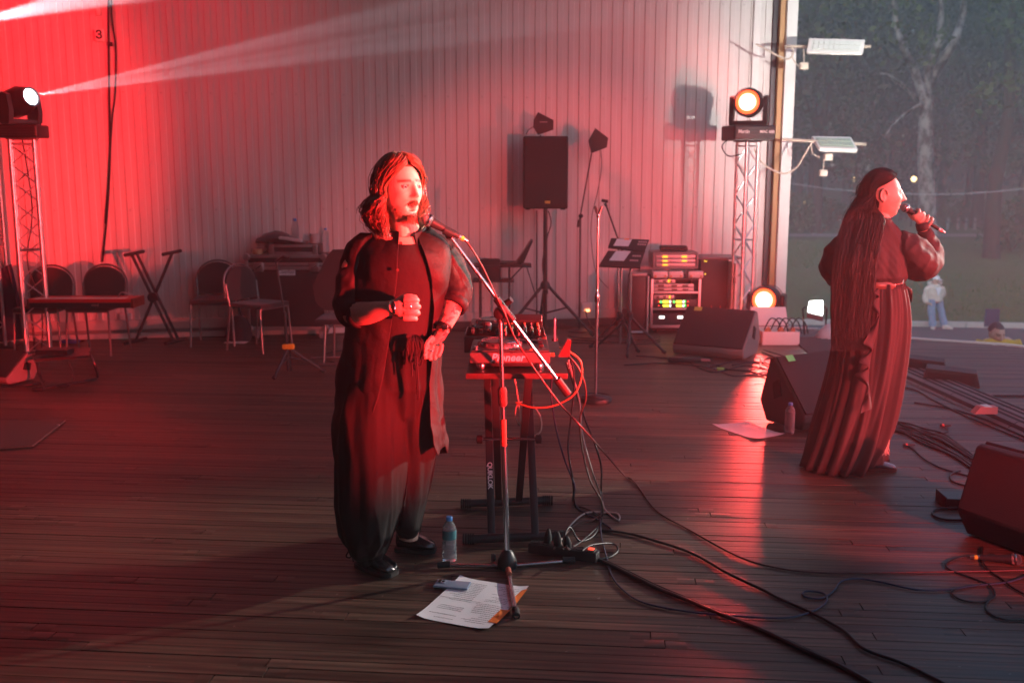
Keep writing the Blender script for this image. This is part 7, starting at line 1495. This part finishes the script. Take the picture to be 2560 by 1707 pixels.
for (a, b, c, e_) in ((2330, 2329, 2331, -.03), (2347, 2353, 2359, .06)): mb.tube([S1(a, 756, e_), S1(b, 790, e_), S1(c, 818, e_)], .05, 10)
me = remesh(mb, .010, 2); paint_skin(me, (.50, .33, .27), hm1, 1); mkobj('body', me, SKIN, sp1, 80)
hd_ = MB().loft([ring(S1(2326, 715).x, S1(2348, 715).x, S1(1, 715).z, .10, .12, 24), ring(S1(2316, 722).x, S1(2356, 722).x, S1(1, 722).z, .13, .14, 24), ring(S1(2315, 740).x, S1(2357, 740).x, S1(1, 740).z, .16, .15, 24), ring(S1(2321, 757).x, S1(2356, 757).x, S1(1, 757).z, .16, .15, 24), ring(S1(2322, 755 - .5).x, S1(2355, 755 - .5).x, S1(1, 755 - .5).z - .01, .13, .13, 24)])
hd_.tube(spline([S1(2319, 724), S1(2314, 742), S1(2314, 756, -.04), S1(2320, 761, -.10)], 4), [.085] * 9 + [.08, .075, .065, .05], 14); hd_.tube(spline([S1(2353, 724), S1(2358, 738, .06), S1(2350, 746, .14)], 4), .08, 14)
me = remesh(hd_, .014, 3); folds(me, lambda p: .02 * noise.noise(V(p.x * 9, p.y * 9, p.z * 7))); hdo = mkobj('hoodie', me, M('hoodie_cream', (.52, .49, .45), .9, var=.1, bump=.3), sp1, 80)
MB().prism([(-.10, .05), (.10, .05), (.02, -.19), (-.01, -.19)], .02, axes(S1(2340, 722) + V(0, -.165, -.05), (1, .2, 0), (0, .1, 1))).build('inner_shirt', M('tee_white', (.62, .64, .72), .8), hdo); MB().tube(spline([S1(2327, 716, .02), S1(2322, 712, .14), S1(2340, 710, .20), S1(2354, 714, .12)], 4), .05, 10).build('hood', M('hoodie_cream'), hdo, 80)
MB().tube([S1(2342, 733) + V(0, -.175, 0), S1(2341, 755) + V(0, -.172, 0)], .008, 5).build('zip', ALU, hdo)
jm = MB()
for pts, ry_ in (([(2330, 752), (2328, 775), (2330, 800), (2332, 819)], -.03), ([(2346, 752), (2351, 775), (2356, 800), (2361, 816)], .06)): jm.tube(spline([S1(a, b, ry_) for a, b in pts], 4), [.125, .122, .118, .112, .108, .105, .102, .10, .10, .102, .106, .11, .11], 16)
me = remesh(jm, .012, 3); folds(me, lambda p: .018 * noise.noise(V(p.x * 12, p.y * 12, p.z * 5))); mkobj('jeans', me, M('denim_light', (.17, .27, .42), .85, var=.25, scale=10, bump=.3), sp1, 80)
CAPW = M('cap_white', (.66, .66, .70), .7); cp = MB().lathe([(.001, .145), (.05, .14), (.09, .11), (.108, .06), (.112, .025), (.108, .022)], 20, hm1 @ Matrix.Scale(1, 4), False).build('cap', CAPW, sp1, 60)
MB().prism([(-.075, -.08), (-.07, -.16), (-.035, -.195), (.035, -.195), (.07, -.16), (.075, -.08)], .012, hm1 @ Matrix.Translation((0, 0, .035)) @ Matrix.Rotation(R(8), 4, 'X')).build('visor', CAPW, cp)
for (a, b, c, d) in ((2336, 826, 2327, 832), (2356, 826, 2379, 830)):
    p, q = S1(a, 822), S1(c, 822); p.z = q.z = 0; shoe('shoe', p + V(0, .02, 0), q + V(0, -.10, 0), .12, .11, M('sneaker_pale', (.55, .46, .44), .6), sp1, sole=M('sneaker_sole', (.6, .55, .52), .7))
# ------------------------------------------------------------------ bearded man in yellow below the stage edge
d2 = 12.3; zg = ztop(d2); g2 = D(2494, 860, d2); g2.z = zg
sp2 = thing('person', 'bearded man in a yellow shirt looking down, seen over the stage edge', 'person', g2, YAW, 'people')
def S2_(px, py, dd=0): return RZ @ (D(px, py, d2 + dd) - g2)
hm2 = Matrix.Translation(S2_(2492, 836)) @ Matrix.Rotation(R(8), 4, 'Z') @ Matrix.Rotation(R(16), 4, 'X') @ Matrix.Scale(1.10, 4)
mb = head_mb(hm2, 0, 1.0); n0 = S2_(2500, 843); z0 = n0.z
mb.tube([hm2 @ V(0, .02, -.05), n0 + V(0, .05, -.02)], .06, 14); mb.loft([ring(n0.x - w, n0.x + w, z0 - h, f_, f_, 24, .03) for h, w, f_ in ((.0, .12, .08), (.06, .21, .11), (.2, .22, .13), (.5, .19, .12), (.65, .19, .12))])
for s in (-1, 1):
    mb.tube(spline([n0 + V(s * .20, .03, -.06), n0 + V(s * .26, .02, -.34), n0 + V(s * .20, -.12, -.56)], 4), [.055] * 5 + [.045, .04, .035, .03], 12); mb.tube([V(n0.x + s * .1, .03, z0 - .6), V(n0.x + s * .11, .02, .08)], .085, 12)
    for k in range(4): finger(mb, [n0 + V(s * .19 + .018 * (k - 1.5), -.13, -.57), n0 + V(s * .18 + .018 * (k - 1.5), -.15, -.62), n0 + V(s * .17 + .018 * (k - 1.5), -.13, -.65)], .010)
me = remesh(mb, .007, 2); paint_skin(me, (.45, .30, .25), hm2, 1, beard=1.0, beardc=(.05, .04, .045), hairc=(.09, .07, .075)); bo2 = mkobj('body', me, SKIN, sp2, 80)
rr = random.Random(8); bp_ = []
for i in range(420):
    a = rr.uniform(-1.15, 1.15); z = -.055 - .055 * rr.random(); p = V(.068 * math.sin(a) * (1 + z * 2), -.088 * math.cos(a) * (1 - .1), z - .02); bp_.append([hm2 @ p, hm2 @ (p * 1.06 + V(0, -.004, -.012)), hm2 @ (p * 1.08 + V(0, -.006, -.028))])
tag(strands('beard', bp_, .004, hairmat('beard_dark', (.045, .04, .048)), sp2), kind='stuff')
hp_ = []
for i in range(900):
    th = R(rr.uniform(0, 80)); al = rr.uniform(0, 6.283)
    if math.cos(al) > .2 and th > R(46): continue
    p = V(.078 * math.sin(th) * math.sin(al), .006 - .1 * math.sin(th) * math.cos(al), .122 * math.cos(th)); hp_.append([hm2 @ p, hm2 @ (p * 1.05 + V(0, .008, .004)), hm2 @ (p * 1.07 + V(0, .022, .004))])
strands('hair', hp_, .004, hairmat('hair_grey', (.08, .065, .07)), sp2)
ym = MB().loft([ring(n0.x - w, n0.x + w, z0 - h, f_, f_, 28, .03) for h, w, f_ in ((.01, .10, .085), (.035, .18, .12), (.10, .235, .145), (.25, .24, .155), (.55, .22, .15), (.68, .22, .15))])
for s in (-1, 1): ym.tube(spline([n0 + V(s * .19, .03, -.06), n0 + V(s * .25, .02, -.20), n0 + V(s * .265, .0, -.32)], 4), [.085] * 9, 16)
me = remesh(ym, .009, 3); folds(me, lambda p: .012 * noise.noise(V(p.x * 12, p.y * 12, p.z * 9))); mkobj('shirt', me, M('shirt_yellow', (.52, .36, .06), .85, var=.12, bump=.2), sp2, 80)
jm = MB()
for s in (-1, 1): jm.tube([V(n0.x + s * .1, .03, z0 - .58), V(n0.x + s * .11, .02, .5), V(n0.x + s * .11, .02, .06)], [.12, .10, .09], 14)
mkobj('jeans', remesh(jm, .012, 2), M('denim_dark', (.03, .035, .06), .85), sp2, 80)
for s in (-1, 1): shoe('shoe', V(n0.x + s * .11, .10, 0), V(n0.x + s * .12, -.17, 0), .10, .09, SHOE, sp2)

# ================================================================== HAZE (stage smoke and evening air)
hz = bpy.data.materials.new('haze_air'); hz.use_nodes = True; n = hz.node_tree.nodes
for k in list(n):
    if k.type == 'BSDF_PRINCIPLED': n.remove(k)
pv = n.new('ShaderNodeVolumePrincipled'); pv.inputs['Color'].default_value = (.86, .89, .93, 1); pv.inputs['Density'].default_value = .005; pv.inputs['Anisotropy'].default_value = .25
hz.node_tree.links.new(pv.outputs[0], n['Material Output'].inputs['Volume'])
hb2 = MB().box((0, 0, 0), (300, 215, 46)).build('haze', hz, None, 0, loc=cf(0, 62, 17.5)); hb2.rotation_euler = (0, 0, YAW)
tag(hb2, 'thin stage smoke and evening haze hanging over stage and park', 'haze', kind='stuff')
